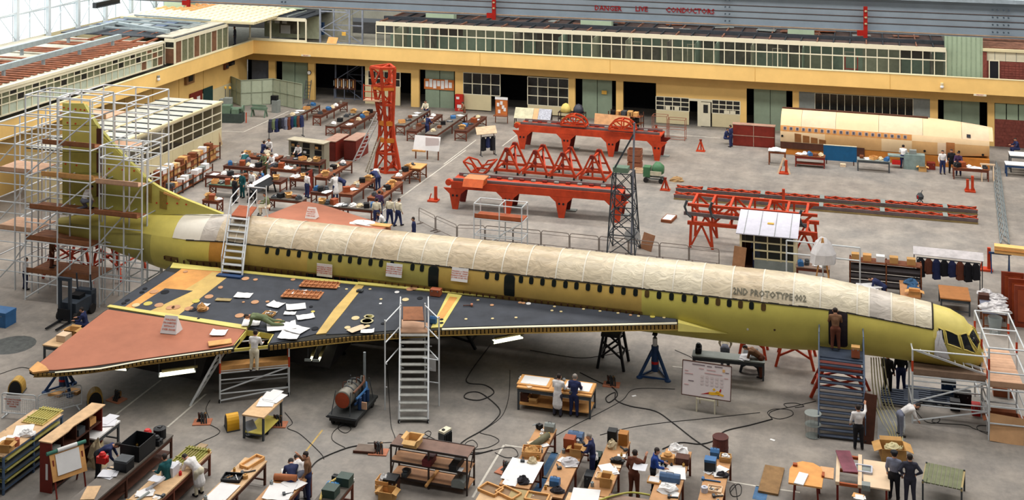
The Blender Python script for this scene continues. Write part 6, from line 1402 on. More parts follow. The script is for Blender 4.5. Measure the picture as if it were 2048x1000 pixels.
# ---------------- people in the foreground
person(1788, 999, 75, 'stand', 'grey', 'black', 'person in grey shirt and dark cap standing at the bottom right', cap=CL['black'], h=1.02); person(1820, 1006, 95, 'hips', 'charcoal', 'charcoal', 'person in charcoal suit with hands on hips at the bottom right', h=1.02)
person(1717, 898, 100, 'reach', 'white', 'black', 'person in white shirt holding the rail of the boarding steps'); person(1115, 832, 80, 'work_coat', 'white', 'charcoal', 'person in long white coat at the drawing desk below the wing'); person(1148, 833, 88, 'work', 'navy', 'navy', 'person in navy bib overalls at the drawing desk below the wing', hair_g)
person(1800, 872, 20, 'bend', 'white', 'grey', 'person in pale shirt bending among the yellow hoses'); person(500, 742, 95, 'work', 'white', 'cream', 'person in white overalls standing on the access platform', at=G(440, 806)+Vector((1.45, .4, 1.4)))
person(1668, 690, 95, 'work', 'tanbrown', 'brown', 'person in brown clothes entering the forward fuselage door', at=sill-N_*.42-E_*.1)
# ================================================================ FLOOR EQUIPMENT
# drawing desk
dd = bench(1040, 762, 3.3, 1.15, 'long drawing desk with white drawings where two workers stand', 'the long drawing desk', tan, dgrey, 1.0, 'x', shelf=tan, turn=1)
item('board', 1073, 760, (1.45, .95, .05), tan, 'tilted drawing board', dd, 90, mat2=white); item('board', 1160, 768, (1.4, 1.0, .05), tan, 'second drawing board', dd, 90, mat2=white); item('papers', 1046, 757, (.4, .4), white, 'paper stack', dd)
q = Bench(); q.__dict__.update(dd.__dict__); q.h = .26; item('case', 1050, 800, (.35, .35, .35), dbrown, 'brown box under the top', q); item('carton', 1060, 803, (.4, .35, .25), card, 'tan carton under the top', q)
# display board
db = T('display_board', 'large white display board with yellow and red aircraft diagram on a white stand', 'display board', G(1412, 822), world=True); pa2, pb2 = G(1386, 813), G(1426, 822)
DBm = (G(1363, 788, .65), G(1461, 803, .65)); dx = (DBm[1]-DBm[0]); dw = dx.length; dx.normalize(); up = Vector((-dx.y*.22, dx.x*.22, 1)).normalized(); dn = dx.cross(up); hgt = 1.4
c0 = DBm[0]; PT = lambda x, y, o=0.: c0+dx*(x*dw)+up*(y*hgt)+dn*o
MB().prism([PT(0, 0), PT(1, 0), PT(1, 1), PT(0, 1)], -dn*.04).build('panel', M('board_pink_white', (234, 222, 220), .6, var=.02), db)
for a, b in (((0, 0), (1, 0)), ((1, 0), (1, 1)), ((1, 1), (0, 1)), ((0, 1), (0, 0))): pbar('edge_trim', db, PT(*a), PT(*b), .03, dbrown)
for x in (.31, .68): pbar('leg', db, PT(x, 0)-dn*.02, Vector((PT(x, 0).x, PT(x, 0).y, 0)), .06, frame); pbar('back_leg', db, PT(x, .7)-dn*.06, Vector((PT(x, 0).x, PT(x, 0).y, 0))-dn*.9+Vector((0, 0, .0)), .05, frame)
pbar('crossbar', db, PT(.31, -.06), PT(.68, -.06), .06, frame)
yb, rb_ = M('diagram_yellow', (244, 186, 40), .6, var=0), M('diagram_red', (176, 30, 26), .6, var=0); inkm = M('diagram_ink', (120, 104, 110), .7, var=0); pinkl = M('diagram_line', (214, 170, 168), .7, var=0)
for pts, m in (([(.4, .09), (.56, .17), (.56, .12)], rb_), ([(.55, .11), (.56, .18), (.72, .2), (.86, .15), (.85, .1), (.74, .13), (.62, .1)], yb), ([(.63, .27), (.66, .31), (.69, .27), (.66, .23)], yb), ([(.75, .16), (.8, .22), (.72, .24), (.68, .18)], yb), ([(.76, .22), (.79, .31), (.81, .3), (.8, .22)], rb_), ([(.73, .12), (.79, .15), (.76, .11)], rb_)):
 MB().prism([PT(x, y, .012) for x, y in pts], -dn*.01).build('diagram_shape', m, db)
MB().prism([PT(x, y, .012) for x, y in ((.82, .8), (.87, .8), (.87, .88), (.82, .88))], -dn*.01).build('diagram_key', M('key_yellow', (226, 176, 110), .6), db)
for x0, x1, y, m in ((.2, .46, .91, inkm), (.5, .6, .9, inkm), (.66, .82, .92, inkm), (.34, .44, .81, pinkl), (.5, .68, .8, pinkl), (.46, .82, .7, pinkl), (.05, .12, .7, pinkl), (.05, .22, .62, pinkl), (.13, .24, .42, inkm), (.05, .14, .3, pinkl), (.88, .95, .78, inkm), (.86, .94, .62, pinkl)): MB().prism([PT(x0, y, .012), PT(x1, y, .012), PT(x1, y+.02, .012), PT(x0, y+.02, .012)], -dn*.01).build('caption_bar', m, db)
for i in range(5):
 for j in range(3): MB().prism([PT(.38+i*.1, .36+j*.1, .01), PT(.44+i*.1, .36+j*.1, .01), PT(.44+i*.1, .43+j*.1, .01), PT(.38+i*.1, .43+j*.1, .01)], -dn*.005).build('diagram_cell', M('diagram_cell', (222, 206, 204), .7, var=0), db)
# drawing table on the left floor
dt = bench(545, 795, 1.7, 1.0, 'small steel table with white drawings on the open floor below the wing', 'the small steel drawing table', woodtop, dgrey, 1.0, apron=0, shelf=zinc); item('papers', 545, 790, (.9, 1.3), white, 'white drawings', dt); item('paper', 533, 805, (.7, .8), white, 'overhanging white drawing', dt, 15)
# engine on trolley
et = T('engine_trolley', 'grey cylindrical engine unit with pipes on a dark flat trolley', 'trolley', G(706, 830), math.radians(0)); trd = M('trolley_dark', (52, 54, 54), .6, var=.15)
pbox('deck', et, (0, 0, .38), (1.35, 2.3, .1), trd); pbox('frame', et, (0, 0, .26), (1.2, 2.2, .14), black)
for x in (-.5, .5):
 for y in (-.9, .9): MB().lathe((x, y, .14), [(.14, -.05), (.14, .05)], 12, ax='x').build('wheel', rubber, et)
MB().lathe((-.15, -.75, .95), [(.36, 0), (.38, .05), (.38, 1.0), (.34, 1.1), (.3, 1.5), (.22, 1.55)], 20, ax='y').build('casing', M('engine_grey', (124, 120, 110), .45, .4, var=.12), et, True); MB().lathe((-.15, -.77, .95), [(.33, 0), (.32, .02)], 20, ax='y').build('intake_cover', M('intake_rust', (176, 76, 44), .7), et)
for k, (x, z) in enumerate(((.3, .7), (.38, .95), (.25, 1.2))): MB().path([(x, -.5, z), (x+.06, 0, z+.05), (x, .6, z), (x-.15, .9, z+.1)], .05, 6).build('pipe', [dblue, blue, M('pipe_brown', (110, 70, 48), .5)][k], et)
for y in (-.3, .1, .5): ptube('filter_pot', et, (.45, y, .45), (.45, y, .95), .09, dblue); MB().lathe((-.15, y+.05, .95), [(.4, -.03), (.4, .03)], 18, ax='y').build('clamp_band', dgrey, et)
for x, y in ((-.55, -1.0), (.3, -1.0), (.55, .9), (-.55, .9)): ptube('stay', et, (x, y, .42), (x*.8, y*.8, 1.35), .02, dgrey)
for k in range(5): MB().path([(-.3+k*.12, -.4+k*.2, 1.3), (-.32+k*.12, -.3+k*.2, 1.5), (-.2+k*.1, 0+k*.15, 1.42)], .025, 5).build('fuel_line', [dbrown, grey, rubber][k % 3], et)
ptube('stack_pipe', et, (.1, 1.0, .4), (.1, 1.0, 2.3), .06, grey_steel); pbox('label_board', et, (.62, -.3, .62), (.3, .04, .3), M('label_pink', (216, 172, 140), .7)); MB().path([(-.7, -1.2, .4), (.7, -1.2, .4)], .03).build('tow_bar', black, et)
# yellow hooded lamps on the floor, cable outlets, grate, reflector
def hood(px, py, rz, label, m):
 t = T('hooded_lamp', label, 'lamp', G(px, py), math.radians(rz), 'yellow hooded floor boxes'); hp = lambda r_, y: [(r_, y, 0)]+[(r_*math.cos(math.pi*k/10), y, .18+(r_+.12)*math.sin(math.pi*k/10)) for k in range(11)]+[(-r_, y, 0)]; MB().prism(hp(.32, -.25), (0, .5, 0)).build('hood', m, t); MB().prism(hp(.27, -.27), (0, .02, 0)).build('dark_face', black, t); pbox('base', t, (0, 0, .02), (.7, .56, .04), dgrey)
yl = M('lamp_yellow', (232, 172, 40), .5, var=.06); yl2 = M('lamp_dull_yellow', (190, 150, 70), .6, var=.08)
hood(464, 856, -50, 'bright yellow hooded box with black face on the floor near the drawing table', yl); hood(190, 806, 40, 'dull yellow hooded box behind the bookcase', yl2); hood(34, 783, 20, 'dull yellow hooded box inside the left barrier', yl2)
pinkp = M('outlet_pink', (196, 124, 92), .7, var=.1)
def outlet(px, py, rz, label, big=1.):
 t = T('floor_outlet', label, 'cable outlet', G(px, py), math.radians(rz), 'floor cable outlets with pink lids'); pbox('lid', t, (0, 0, .02), (.75*big, .55*big, .04), pinkp); pbox('opening', t, (-.1, .1, .045), (.3, .25, .02), black)
 for k in range(3): MB().path([(-.15+k*.1, .1, .05), (-.2+k*.13, .15, .35), (-.05+k*.1, .0, .3), (.1*k, -.2, .05)], .035, 5).build('plug_lead', rubber, t); pbox('plug', t, (-.15+k*.12, .12, .25), (.09, .09, .2), [dbrown, dgrey, M('plug_brass', (150, 110, 60), .5)][k])
for x, y, r_, l in ((405, 845, 20, 'pink-lidded floor outlet with dark lid plate at the left of the drawing table'), (556, 850, 15, 'pink-lidded floor outlet with brass plugs beside the small drawing table'), (233, 800, -10, 'pink-lidded floor outlet below the outer wing'), (757, 905, 10, 'pink-lidded floor outlet left of the steel shelving'), (1012, 945, -15, 'pink-lidded floor outlet between the shelving and the gold benches'), (1223, 770, 5, 'pink-lidded floor outlet right of the drawing desk')): outlet(x, y, r_, l)
t = T('floor_grate', 'dark iron grate lying on the floor by the small drawing table', 'grate', G(523, 862), math.radians(15))
for i in range(6): pbox('bar', t, (-.3+i*.12, 0, .04), (.06, .6, .05), black)
for s in (-1, 1): pbox('end_bar', t, (0, s*.28, .03), (.7, .05, .04), black)
t = T('floor_reflector', 'grey tilted reflector lamp standing on the floor beside the grate', 'lamp', G(502, 870)); MB().bar((-.2, .1, .5), (.2, -.15, .15), .45, .06).build('panel', M('reflector_grey', (150, 160, 172), .4, .4), t); MB().lathe((-.05, .05, 0), [(.25, 0), (.25, .05), (.05, .08)], 12).build('base', dgrey, t); pbar('arm', t, (-.05, .05, .05), (-.05, 0, .35), .05, dgrey)
t = T('floor_cover', 'dark iron duct cover lifted on the floor beside the outlet', 'cover', G(733, 900), math.radians(8)); pbox('plate', t, (0, 0, .06), (.85, .6, .04), M('cover_brown', (120, 104, 92), .7)); pbox('lip', t, (-.05, -.3, .05), (.85, .05, .1), dbrown); pbox('lip', t, (.42, 0, .05), (.05, .6, .1), dbrown)
t = T('control_pillar', 'dark finned heater pillar with white top on the floor behind the shelving', 'heater', G(890, 902), math.radians(-20)); pbox('body', t, (0, 0, .4), (.3, .5, .8), dgrey)
for i in range(5): pbox('fin', t, (.17, -.2+i*.1, .4), (.05, .03, .7), black)
pbox('cap', t, (0, 0, .84), (.28, .48, .08), frame); pbox('switch', t, (0, -.1, .9), (.1, .1, .05), black)
# cables
for pts, l in (
 ([(0, 748), (40, 735), (62, 738)], 'dark cable trailing from the wing tip to the left edge'),
 ([(420, 800), (412, 818), (418, 838), (408, 845)], 'dark cable looping down beside the low access platform'),
 ([(390, 838), (440, 862), (400, 885), (370, 903)], 'thin dark cable from the yellow hooded box towards the pale bench'),
 ([(570, 825), (585, 845), (575, 856), (600, 868), (640, 905), (648, 918)], 'thin brown cable wandering across the open floor'),
 ([(622, 935), (640, 918), (690, 897), (722, 890)], 'thick black cable with plugs running to the duct cover'),
 ([(770, 905), (790, 880), (782, 850), (778, 790), (775, 740)], 'black cable running from the outlet up past the wing steps'),
 ([(735, 886), (790, 884), (850, 877), (862, 866), (856, 862), (850, 868), (872, 880), (900, 900), (960, 905), (1010, 895), (1030, 898), (1035, 912), (1012, 915), (990, 905)], 'long black cable looping past the dark finned pillar'),
 ([(980, 690), (940, 745), (935, 765), (970, 770), (988, 785), (960, 800), (930, 796), (934, 786), (955, 784), (975, 795), (1000, 820), (990, 840), (965, 860), (930, 880), (915, 895), (918, 905), (950, 908), (985, 900)], 'thick black cable with open loops left of the drawing desk'),
 ([(1020, 740), (1018, 790), (1005, 830), (975, 855), (960, 865), (985, 872), (998, 882), (975, 895), (940, 898), (930, 888), (945, 880), (955, 892), (935, 905)], 'thin black cable coiled in loops beside the finned pillar'),
 ([(1160, 745), (1200, 765), (1225, 775), (1235, 790), (1218, 805), (1212, 795), (1230, 785), (1232, 800), (1260, 812), (1310, 822), (1345, 845), (1390, 880), (1430, 905)], 'thick black cable running from the pink outlet to the rusty drum'),
 ([(1325, 898), (1360, 885), (1400, 888), (1430, 880), (1450, 862), (1500, 850), (1545, 838)], 'thick black cable sweeping from the heaped bench towards the door steps'),
 ([(1545, 838), (1535, 825), (1550, 818), (1580, 820), (1585, 830), (1560, 838), (1540, 832), (1545, 822), (1590, 812), (1632, 802)], 'tangled black cable loops left of the door steps'),
 ([(1575, 815), (1568, 808), (1590, 806), (1608, 812), (1590, 815)], 'small black cable coil nearest the door steps'),
 ([(1105, 875), (1150, 850), (1200, 825), (1245, 800), (1270, 778), (1350, 778)], 'thin grey cable crossing the floor below the drawing desk'),
 ([(1200, 870), (1260, 855), (1330, 845), (1400, 838), (1520, 825)], 'thin cable crossing the floor between benches and door steps'),
 ([(1460, 985), (1475, 968), (1483, 975), (1480, 990), (1465, 992), (1460, 978), (1470, 970), (1475, 1000)], 'black cable coil right of the narrow bench'),
 ([(1830, 820), (1850, 842), (1872, 846), (1880, 838), (1870, 836), (1868, 845), (1930, 850), (1950, 858), (1980, 865), (1975, 852), (1955, 852), (1960, 862), (2000, 875), (2048, 882)], 'black cable snaking below the nose staging'),
 ([(690, 835), (676, 855), (690, 866), (702, 858), (690, 850), (668, 862), (665, 880), (690, 895)], 'thin cable coil in front of the engine trolley'),
 ([(1060, 700), (1150, 715), (1200, 712), (1260, 700)], 'thin cable lying in the shade below the forward wing'),
 ([(1350, 700), (1390, 720), (1370, 735), (1440, 745)], 'black cable under the forward fuselage')):
 cable(pts, l, .024 if 'thick' in l else .014)
ylh = M('hose_cream', (206, 196, 150), .5, var=.06)
for i in range(6):
 cable([(1742+i*5, 715, 1.9), (1745+i*6, 770, .8), (1752+i*7, 815), (1765+i*8, 845), (1780+i*5, 870), (1785+i*4, 895, .35)], 'pale cream hose hanging under the nose into the carton, strand %s from the left' % ['one', 'two', 'three', 'four', 'five', 'six'][i], .028, ylh, name='air_hose', cat='hose')
item('carton', 1785, 915, (.95, .8, .5), card, 'big tan carton full of cream hoses', 'on the floor behind the man in the cap', 8, mat2=ylh)
item('heap', 1862, 806, (.7, .4, .12), M('plastic_clear', (190, 200, 204), .3), 'pale plastic bag', 'on the dark boards under the nose')
# ================================================================ STANDS AND GEAR UNDER THE AIRCRAFT
def jack(px, py, h, label):
 t = T('tripod_jack', label, 'jack', G(px, py), 0, 'blue tripod jacks'); 
 for k in range(3):
  a = math.radians(90+120*k); p = (.75*math.cos(a), .75*math.sin(a), .08); pbar('leg', t, p, (.12*math.cos(a), .12*math.sin(a), h*.62), .11, dblue); MB().lathe((p[0], p[1], 0), [(.15, 0), (.15, .05), (.08, .1)], 10).build('foot', dblue, t)
  q = math.radians(210+120*k); pbar('base_tie', t, p, (.75*math.cos(q), .75*math.sin(q), .08), .07, dblue)
 ptube('cylinder', t, (0, 0, .25), (0, 0, h*.72), .17, dblue); ptube('band', t, (0, 0, h*.3), (0, 0, h*.36), .18, redp); ptube('ram', t, (0, 0, h*.7), (0, 0, h*.9), .11, white); ptube('screw', t, (0, 0, h*.9), (0, 0, h), .06, dgrey); pbox('head_pad', t, (0, 0, h-.02), (.22, .22, .06), black)
 return t
jack(1310, 752, 1.95, 'blue tripod jack with white ram under the forward fuselage'); jack(126, 782, 1.55, 'blue tripod jack under the outer wing tip')
item('board', 112, 790, (.6, .35, .12), tan, 'pale wooden pad', 'under the left foot of the wing tip jack'); item('board', 147, 785, (.6, .35, .12), tan, 'pale wooden pad', 'under the right foot of the wing tip jack')
def trestle(px, py, w_, d, h, mat, label, n=2):
 t = T('support_trestle', label, 'trestle', G(px, py), 0, 'support trestles under the aircraft')
 for x in (-w_/2, w_/2):
  for y in (0, d): pbar('leg', t, (x*1.25, y+(y-d/2)*.2, 0), (x*.7, y, h), .12, mat)
  pbar('side_tie', t, (x, 0, h*.4), (x, d, h*.4), .08, mat)
 for y in (0, d): pbar('cross_tie', t, (-w_*.55, y, h*.3), (w_*.45, y, h*.8), .08, mat); pbar('cross_tie', t, (w_*.55, y, h*.3), (-w_*.45, y, h*.8), .08, mat)
 pbox('head_beam', t, (0, d/2, h), (w_*.9, d+.3, .14), mat)
 return t
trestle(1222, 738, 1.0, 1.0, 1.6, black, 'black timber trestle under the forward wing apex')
trestle(1590, 735, 1.4, 1.4, 1.5, red, 'red cradle trestle under the fuselage left of the door steps'); trestle(1680, 800, 2.0, 1.2, 1.3, red, 'red cradle behind the door steps'); trestle(1505, 715, 1.0, 1.0, 1.55, red, 'red cradle trestle under the fuselage right of the jack')
trestle(140, 560, 2.6, 2.0, 2.4, red, 'red splayed trestle under the tail inside the scaffold'); trestle(215, 560, 1.6, 2.0, 2.2, red, 'red trestle under the rear fuselage inside the scaffold')
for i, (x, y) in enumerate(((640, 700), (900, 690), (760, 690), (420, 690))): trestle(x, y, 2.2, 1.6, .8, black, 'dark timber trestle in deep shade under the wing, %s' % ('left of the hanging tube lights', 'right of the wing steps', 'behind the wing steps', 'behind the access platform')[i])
tubem = M('lit_tube', (255, 250, 214), .3, var=0, emit=2.2)
def striplight(p, q, label, twin=True, hang=None):
 p, q = Vector(p), Vector(q); t = T('strip_light', label, 'lamp', (p+q)/2, world=True); d = (q-p).cross(Vector((0, 0, 1))).normalized()*.11
 pbar('batten', t, p+d*.9+Vector((0, .2, .12)), q+d*.9+Vector((0, .2, .12)), .12, M('batten_olive', (120, 108, 66), .5), .08)
 for s in ((-1, 1) if twin else (1,)): ptube('tube', t, p+d*s*1.1, q+d*s*1.1, .05, tubem)
 for e in (p, q): pbar('end_cap', t, e-d*1.4, e+d*1.4, .06, grey, .1)
 for e in (p, q): ptube('hanger', t, e+Vector((0, 0, .1)), e+Vector((0, 0, hang or .5)), .008, dgrey)
striplight(G(985, 684, 1.9), G(1043, 673, 1.9), 'lit twin strip light hanging under the forward wing'); striplight(G(318, 750, 1.6), G(390, 740, 1.6), 'lit twin strip light hanging under the outer wing'); striplight(G(616, 720, 1.7), G(628, 690, 1.9), 'steep lit strip light under the wing, left of the pair', False); striplight(G(632, 721, 1.7), G(646, 690, 1.9), 'steep lit strip light under the wing, right of the pair', False); striplight(G(205, 733, 1.6), G(256, 737, 1.6), 'lit single strip light near the wing tip', False)
# under forward fuselage: bench with papers, workers
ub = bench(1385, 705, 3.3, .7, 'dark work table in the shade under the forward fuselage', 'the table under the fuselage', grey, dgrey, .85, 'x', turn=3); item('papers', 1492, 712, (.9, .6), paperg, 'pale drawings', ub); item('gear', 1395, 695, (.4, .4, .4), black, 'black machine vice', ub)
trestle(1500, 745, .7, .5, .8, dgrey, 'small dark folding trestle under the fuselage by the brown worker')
person(1523, 755, 170, 'bend', 'tanbrown', 'brown', 'person in brown overall bending in the shade under the fuselage'); person(1450, 735, 95, 'bend', 'cream', 'grey', 'person in pale shirt bending at the table under the fuselage')
person(1775, 785, 60, 'stand', 'black', 'black', 'person in black clothes standing under the nose, left of two'); person(1802, 780, 100, 'stand', 'black', 'navy', 'person in black clothes standing under the nose, right of two')
for i, (x, y, w_) in enumerate(((1800, 800, 1.6), (1850, 795, 1.8), (1890, 800, 1.2))): 
 t = T('duckboard', 'dark slatted duckboard on the floor under the nose, %s' % ('left of three', 'middle of three', 'right of three')[i], 'duckboard', G(x, y), 0)
 for k in range(7): pbox('slat', t, (0, -.6+k*.22, .1), (w_, .14, .06), M('slat_slate', (56, 66, 84), .7))
 for s in (-.4, .4): pbox('bearer', t, (s*w_, 0, .04), (.08, 1.5, .08), black)
item('case', 1897, 790, (.6, .45, .7), dblue, 'dark blue electrical cabinet with white labels', 'behind the nose staging rail', mat2=dgrey); item('case', 1925, 808, (.7, .5, .55), black, 'black battery box', 'under the nose staging'); item('case', 1910, 818, (.4, .4, .4), black, 'smaller black box', 'under the nose staging'); item('case', 1952, 828, (.35, .4, .45), redp, 'red fuel can', 'under the nose staging at right')
item('carton', 2010, 868, (1.1, .7, .75), M('wood_case', (150, 84, 52), .8), 'large brown packing case', 'at the right edge below the staging', 3); t = MB().bar(G(2013, 886)+Vector((0, -.05, 0)), G(2013, 886)+Vector((.05, .25, 1.0)), 1.3, .03).build('plywood_offcut', ply); tag(t, 'pale plywood panel leaning on the brown packing case', 'panel'); 
item('case', 2005, 790, (.8, .5, .4), M('wood_case', (150, 84, 52), .8), 'brown wooden case', 'behind the tall staging at the right edge')
# wire basket by the door steps
t = T('wire_basket', 'tall wire mesh waste basket left of the boarding steps', 'basket', G(1626, 872)); mb = MB()
for k in range(14): a = 2*math.pi*k/14; mb.bar((.3*math.cos(a), .3*math.sin(a), 0), (.34*math.cos(a), .34*math.sin(a), .95), .006)
tag(mb.build('wires', grey, t), kind='stuff')
for z, r_ in ((.02, .3), (.5, .32), (.95, .34)): MB().lathe((0, 0, z), [(r_, -.012), (r_+.012, 0), (r_, .012)], 16).build('hoop', grey, t)
item('case', 1711, 712, (.35, .3, .45), M('terracotta', (176, 96, 64), .7), 'tan leather tool bag', 'on the boarding steps platform', at=sill-N_*.9+E_*.75, mat2=card)
# forklift and left floor
fk = T('forklift', 'dark forklift truck parked under the tail scaffold', 'forklift', G(140, 640), math.radians(-90)); fkm = M('fork_dark', (58, 66, 76), .5, var=.12)
pbox('body', fk, (-.6, 0, .6), (1.6, 1.0, .7), fkm); pbox('seat', fk, (-.6, 0, 1.05), (.5, .6, .2), black); pbox('counterweight', fk, (-1.3, 0, .7), (.4, 1.0, .9), fkm)
for y in (-.3, .3): pbar('mast_rail', fk, (.4, y, .05), (.4, y, 2.3), .14, fkm); pbox('fork', fk, (.95, y, .1), (1.1, .12, .06), black); pbar('guard_post', fk, (-1.2, y*1.4, 1.0), (-1.1, y*1.4, 2.0), .06, fkm)
pbox('mast_head', fk, (.4, 0, 2.25), (.16, .75, .16), fkm); pbox('carriage', fk, (.5, 0, .5), (.08, .7, .5), black)
for x, y in ((.1, -.5), (.1, .5), (-1.1, -.5), (-1.1, .5)): MB().lathe((x, y, .25), [(.25, -.1), (.25, .1)], 14, ax='y').build('wheel', rubber, fk)
db2 = bench(160, 655, 2.2, .9, 'small bench with white drawings beside the outer wing trailing edge', 'the bench by the wing trailing edge', woodtop, dgrey, .9); item('papers', 140, 665, (.9, 1.0), white, 'white drawings', db2); item('case', 128, 680, (.5, .5, .3), pale, 'cream box', db2); item('carton', 118, 690, (.6, .5, .3), card, 'tan carton', db2)
person(172, 668, 200, 'sit', 'navy', 'navy', 'person in navy overall seated at drawings beside the wing trailing edge'); t = T('stool', 'dark stool under the seated worker by the wing', 'stool', G(172, 669)); pbox('seat', t, (0, 0, .42), (.36, .36, .05), dbrown)
for x in (-.14, .14):
 for y in (-.14, .14): pbar('leg', t, (x, y, 0), (x, y, .4), .04, dbrown)
item('case', 2, 648, (1.2, .8, .75), blue, 'blue metal bin', 'at the left edge of the floor', mat2=blue)
person(20, 545, 60, 'stand', 'white', 'navy', 'person in white shirt standing in the scaffold at the left edge', at=at_uv(u1-1.0, VN+1.2, 0)); person(70, 560, 20, 'stand', 'tanbrown', 'brown', 'person in brown coat standing on the low scaffold deck', at=at_uv(u1+.9, VN+1.0, 1.5)); person(180, 400, 60, 'kneel', 'white', 'grey', 'person in white shirt kneeling on a deck beside the fin', at=at_uv(u2-.8, -1.1, 5.0))
# items on the wing
for x, y, a_, b_, r_ in ((487, 593, .8, .6, 10), (598, 588, .7, .55, 20), (552, 612, .7, .6, -10), (580, 629, .55, .35, 15), (592, 616, .9, .7, 30), (611, 636, .8, .55, 35), (503, 648, .8, .7, 20), (563, 655, 1.3, .9, 30), (590, 660, 1.2, .7, -15), (545, 628, .4, .3, 0), (735, 665, .6, .4, 20), (580, 672, .9, .9, 10)):
 item('paper', 0, 0, (a_, b_), white, ('large' if a_ > .85 else 'small')+' white drawing sheet on the dark wing panel', {487: 'near the tan strip, alone', 598: 'just below the larger orange crate', 552: 'left one below the crate', 580: 'narrow one between olive worker and crate', 592: 'tilted just below the crate', 611: 'nearest the diagonal tan strip', 503: 'left of the lying worker', 563: 'widest one right of the lying worker', 590: 'right of the big spread', 545: 'smallest, beside the work tray', 735: 'right of the diagonal tan strip'}.get(x, '') if (x, y) != (580, 672) else 'nearest the leading edge', r_, at=W(x, y, .05))
def onwing(kind, x, y, size, mat, desc, where, rz=0, **k): return item(kind, 0, 0, size, mat, desc, where, rz, at=W(x, y, .05), **k)
onwing('paper', 438, 668, (.7, .6), white, 'white sheet', 'on the brown outer wing panel', 15); onwing('board', 440, 688, (1.0, .5, .04), tan, 'tan drawing board', 'on the brown outer wing panel edge', 35)
onwing('ribbed', 640, 572, (1.9, .75), M('crate_orange', (196, 130, 84), .7), 'orange crate panel', 'on the wing near the root', 8); onwing('ribbed', 605, 592, (1.9, .85), M('crate_orange', (196, 130, 84), .7), 'larger orange crate panel', 'on the dark wing panel', 8)
onwing('heap', 404, 622, (.5, .4, .3), tan, 'tan cloth bundle', 'on the dark wing panel by the hole'); onwing('paper', 409, 612, (.5, .3), white, 'small white rags', 'on the dark wing panel by the hole'); onwing('board', 447, 602, (.75, .3, .03), M('olive_board', (170, 150, 104), .8), 'olive template with hole', 'on the dark wing panel', 10); onwing('paper', 715, 660, (.5, .9), pale, 'pale triangular template', 'on the wing right of the tan strip', -30); onwing('case', 872, 592, (.5, .35, .3), M('terracotta', (176, 96, 64), .7), 'red-brown wooden box', 'on the wing root by the steps'); onwing('tool', 935, 614, (.4,), dbrown, 'brown drill on a pink mat', 'on the forward dark wing panel', 20, mat2=pinkp); onwing('toolbox', 867, 648, (.3, .2, .3), blue, 'small blue toolbox', 'on the steps platform'); onwing('tray', 538, 632, (.5, .4, .1), card, 'brown work tray', 'beside the worker lying on the wing')
onwing('gear', 720, 585, (.3, .3, .12), dgrey, 'grey coil of cable', 'on the wing beside the tan strip')
for x, y, r_ in ((734, 645, .3), (738, 636, .24), (555, 645, .22)):
 o = MB().lathe(W(x, y, .06), [(r_-.04, 0), (r_, .02), (r_-.04, .04), (r_-.08, .02), (r_-.04, 0)], 16).build('cable_coil', ylh if x > 600 else tan); tag(o, 'pale coil of cable on the dark wing panel, %s' % ('right pair near' if y > 640 and x > 600 else ('right pair far' if x > 600 else 'by the open bay')), 'coil')
person(537, 640, 200, 'lie', 'olive', 'olive', 'person in olive overall lying on the wing over drawings', at=W(530, 652, .02)); person(530, 415, 200, 'sit', 'olive', 'cream', 'person in olive top sitting on the far wing by the steps', at=W2(537, 428, -.05))
person(775, 455, 200, 'kneel', 'white', 'teal', 'person in white kneeling at the far wing edge', at=G(770, 462)); person(830, 462, 200, 'stand', 'navy', 'navy', 'person in navy standing behind the fuselage crown', at=G(828, 492))
item('heap', 0, 0, (1.6, .8, .15), white, 'white dust sheet', 'spread on the far brown wing', at=W2(728, 448, .03)); item('board', 0, 0, (1.2, .5, .06), tan, 'tan board', 'on the far brown wing edge', at=W2(762, 452, .03))
# plastic bag on the cockpit window, hatch cover on the crown
o = MB()
pts = [ring(UF+.12, .5, .03), ring(UF+.42, .42, .03)]; vs = []
for j in range(6):
 t_ = j/5; c = ring(UF+.24+.1*t_, .46-.85*t_, .05+.1*t_)
 for i in range(7): vs.append(c+E_*((i-3)*(.03+.08*t_)+random.uniform(-.03, .03))+N_*(-.06*((i+j) % 2))+Vector((0, 0, random.uniform(-.05, .05))))
o.add(vs, [(j*7+i, j*7+i+1, (j+1)*7+i+1, (j+1)*7+i) for j in range(5) for i in range(6)]); bk = [v+N_*.04 for v in vs]; o.add(bk, [(j*7+i, (j+1)*7+i, (j+1)*7+i+1, j*7+i+1) for j in range(5) for i in range(6)])
tag(o.build('plastic_bag', M('plastic_white', (226, 222, 222), .35, var=.06, bump=.4), None, True), 'white plastic bag hanging from the cockpit side window', 'bag')
t = T('sheeted_frame', 'white sheet tented over a wooden frame behind the forward fuselage crown', 'cover', G(1645, 600), world=True); c = G(1645, 600)+Vector((0, 0, 0))
for x in (-.5, .5): pbar('frame_leg', t, c+Vector((x, 0, 0)), c+Vector((0, .1, 3.3)), .08, tan)
o = MB().lathe((0, 0, 0), [(.72, 0), (.66, .5), (.36, 1.05), (.12, 1.3)], 9); r_ = random.Random(4); o.v = [v+c+Vector((r_.uniform(-.08, .08), .35+r_.uniform(-.08, .08), 1.95)) for v in o.v]; o.build('sheet', M('plastic_white', (226, 222, 222), .35), t)
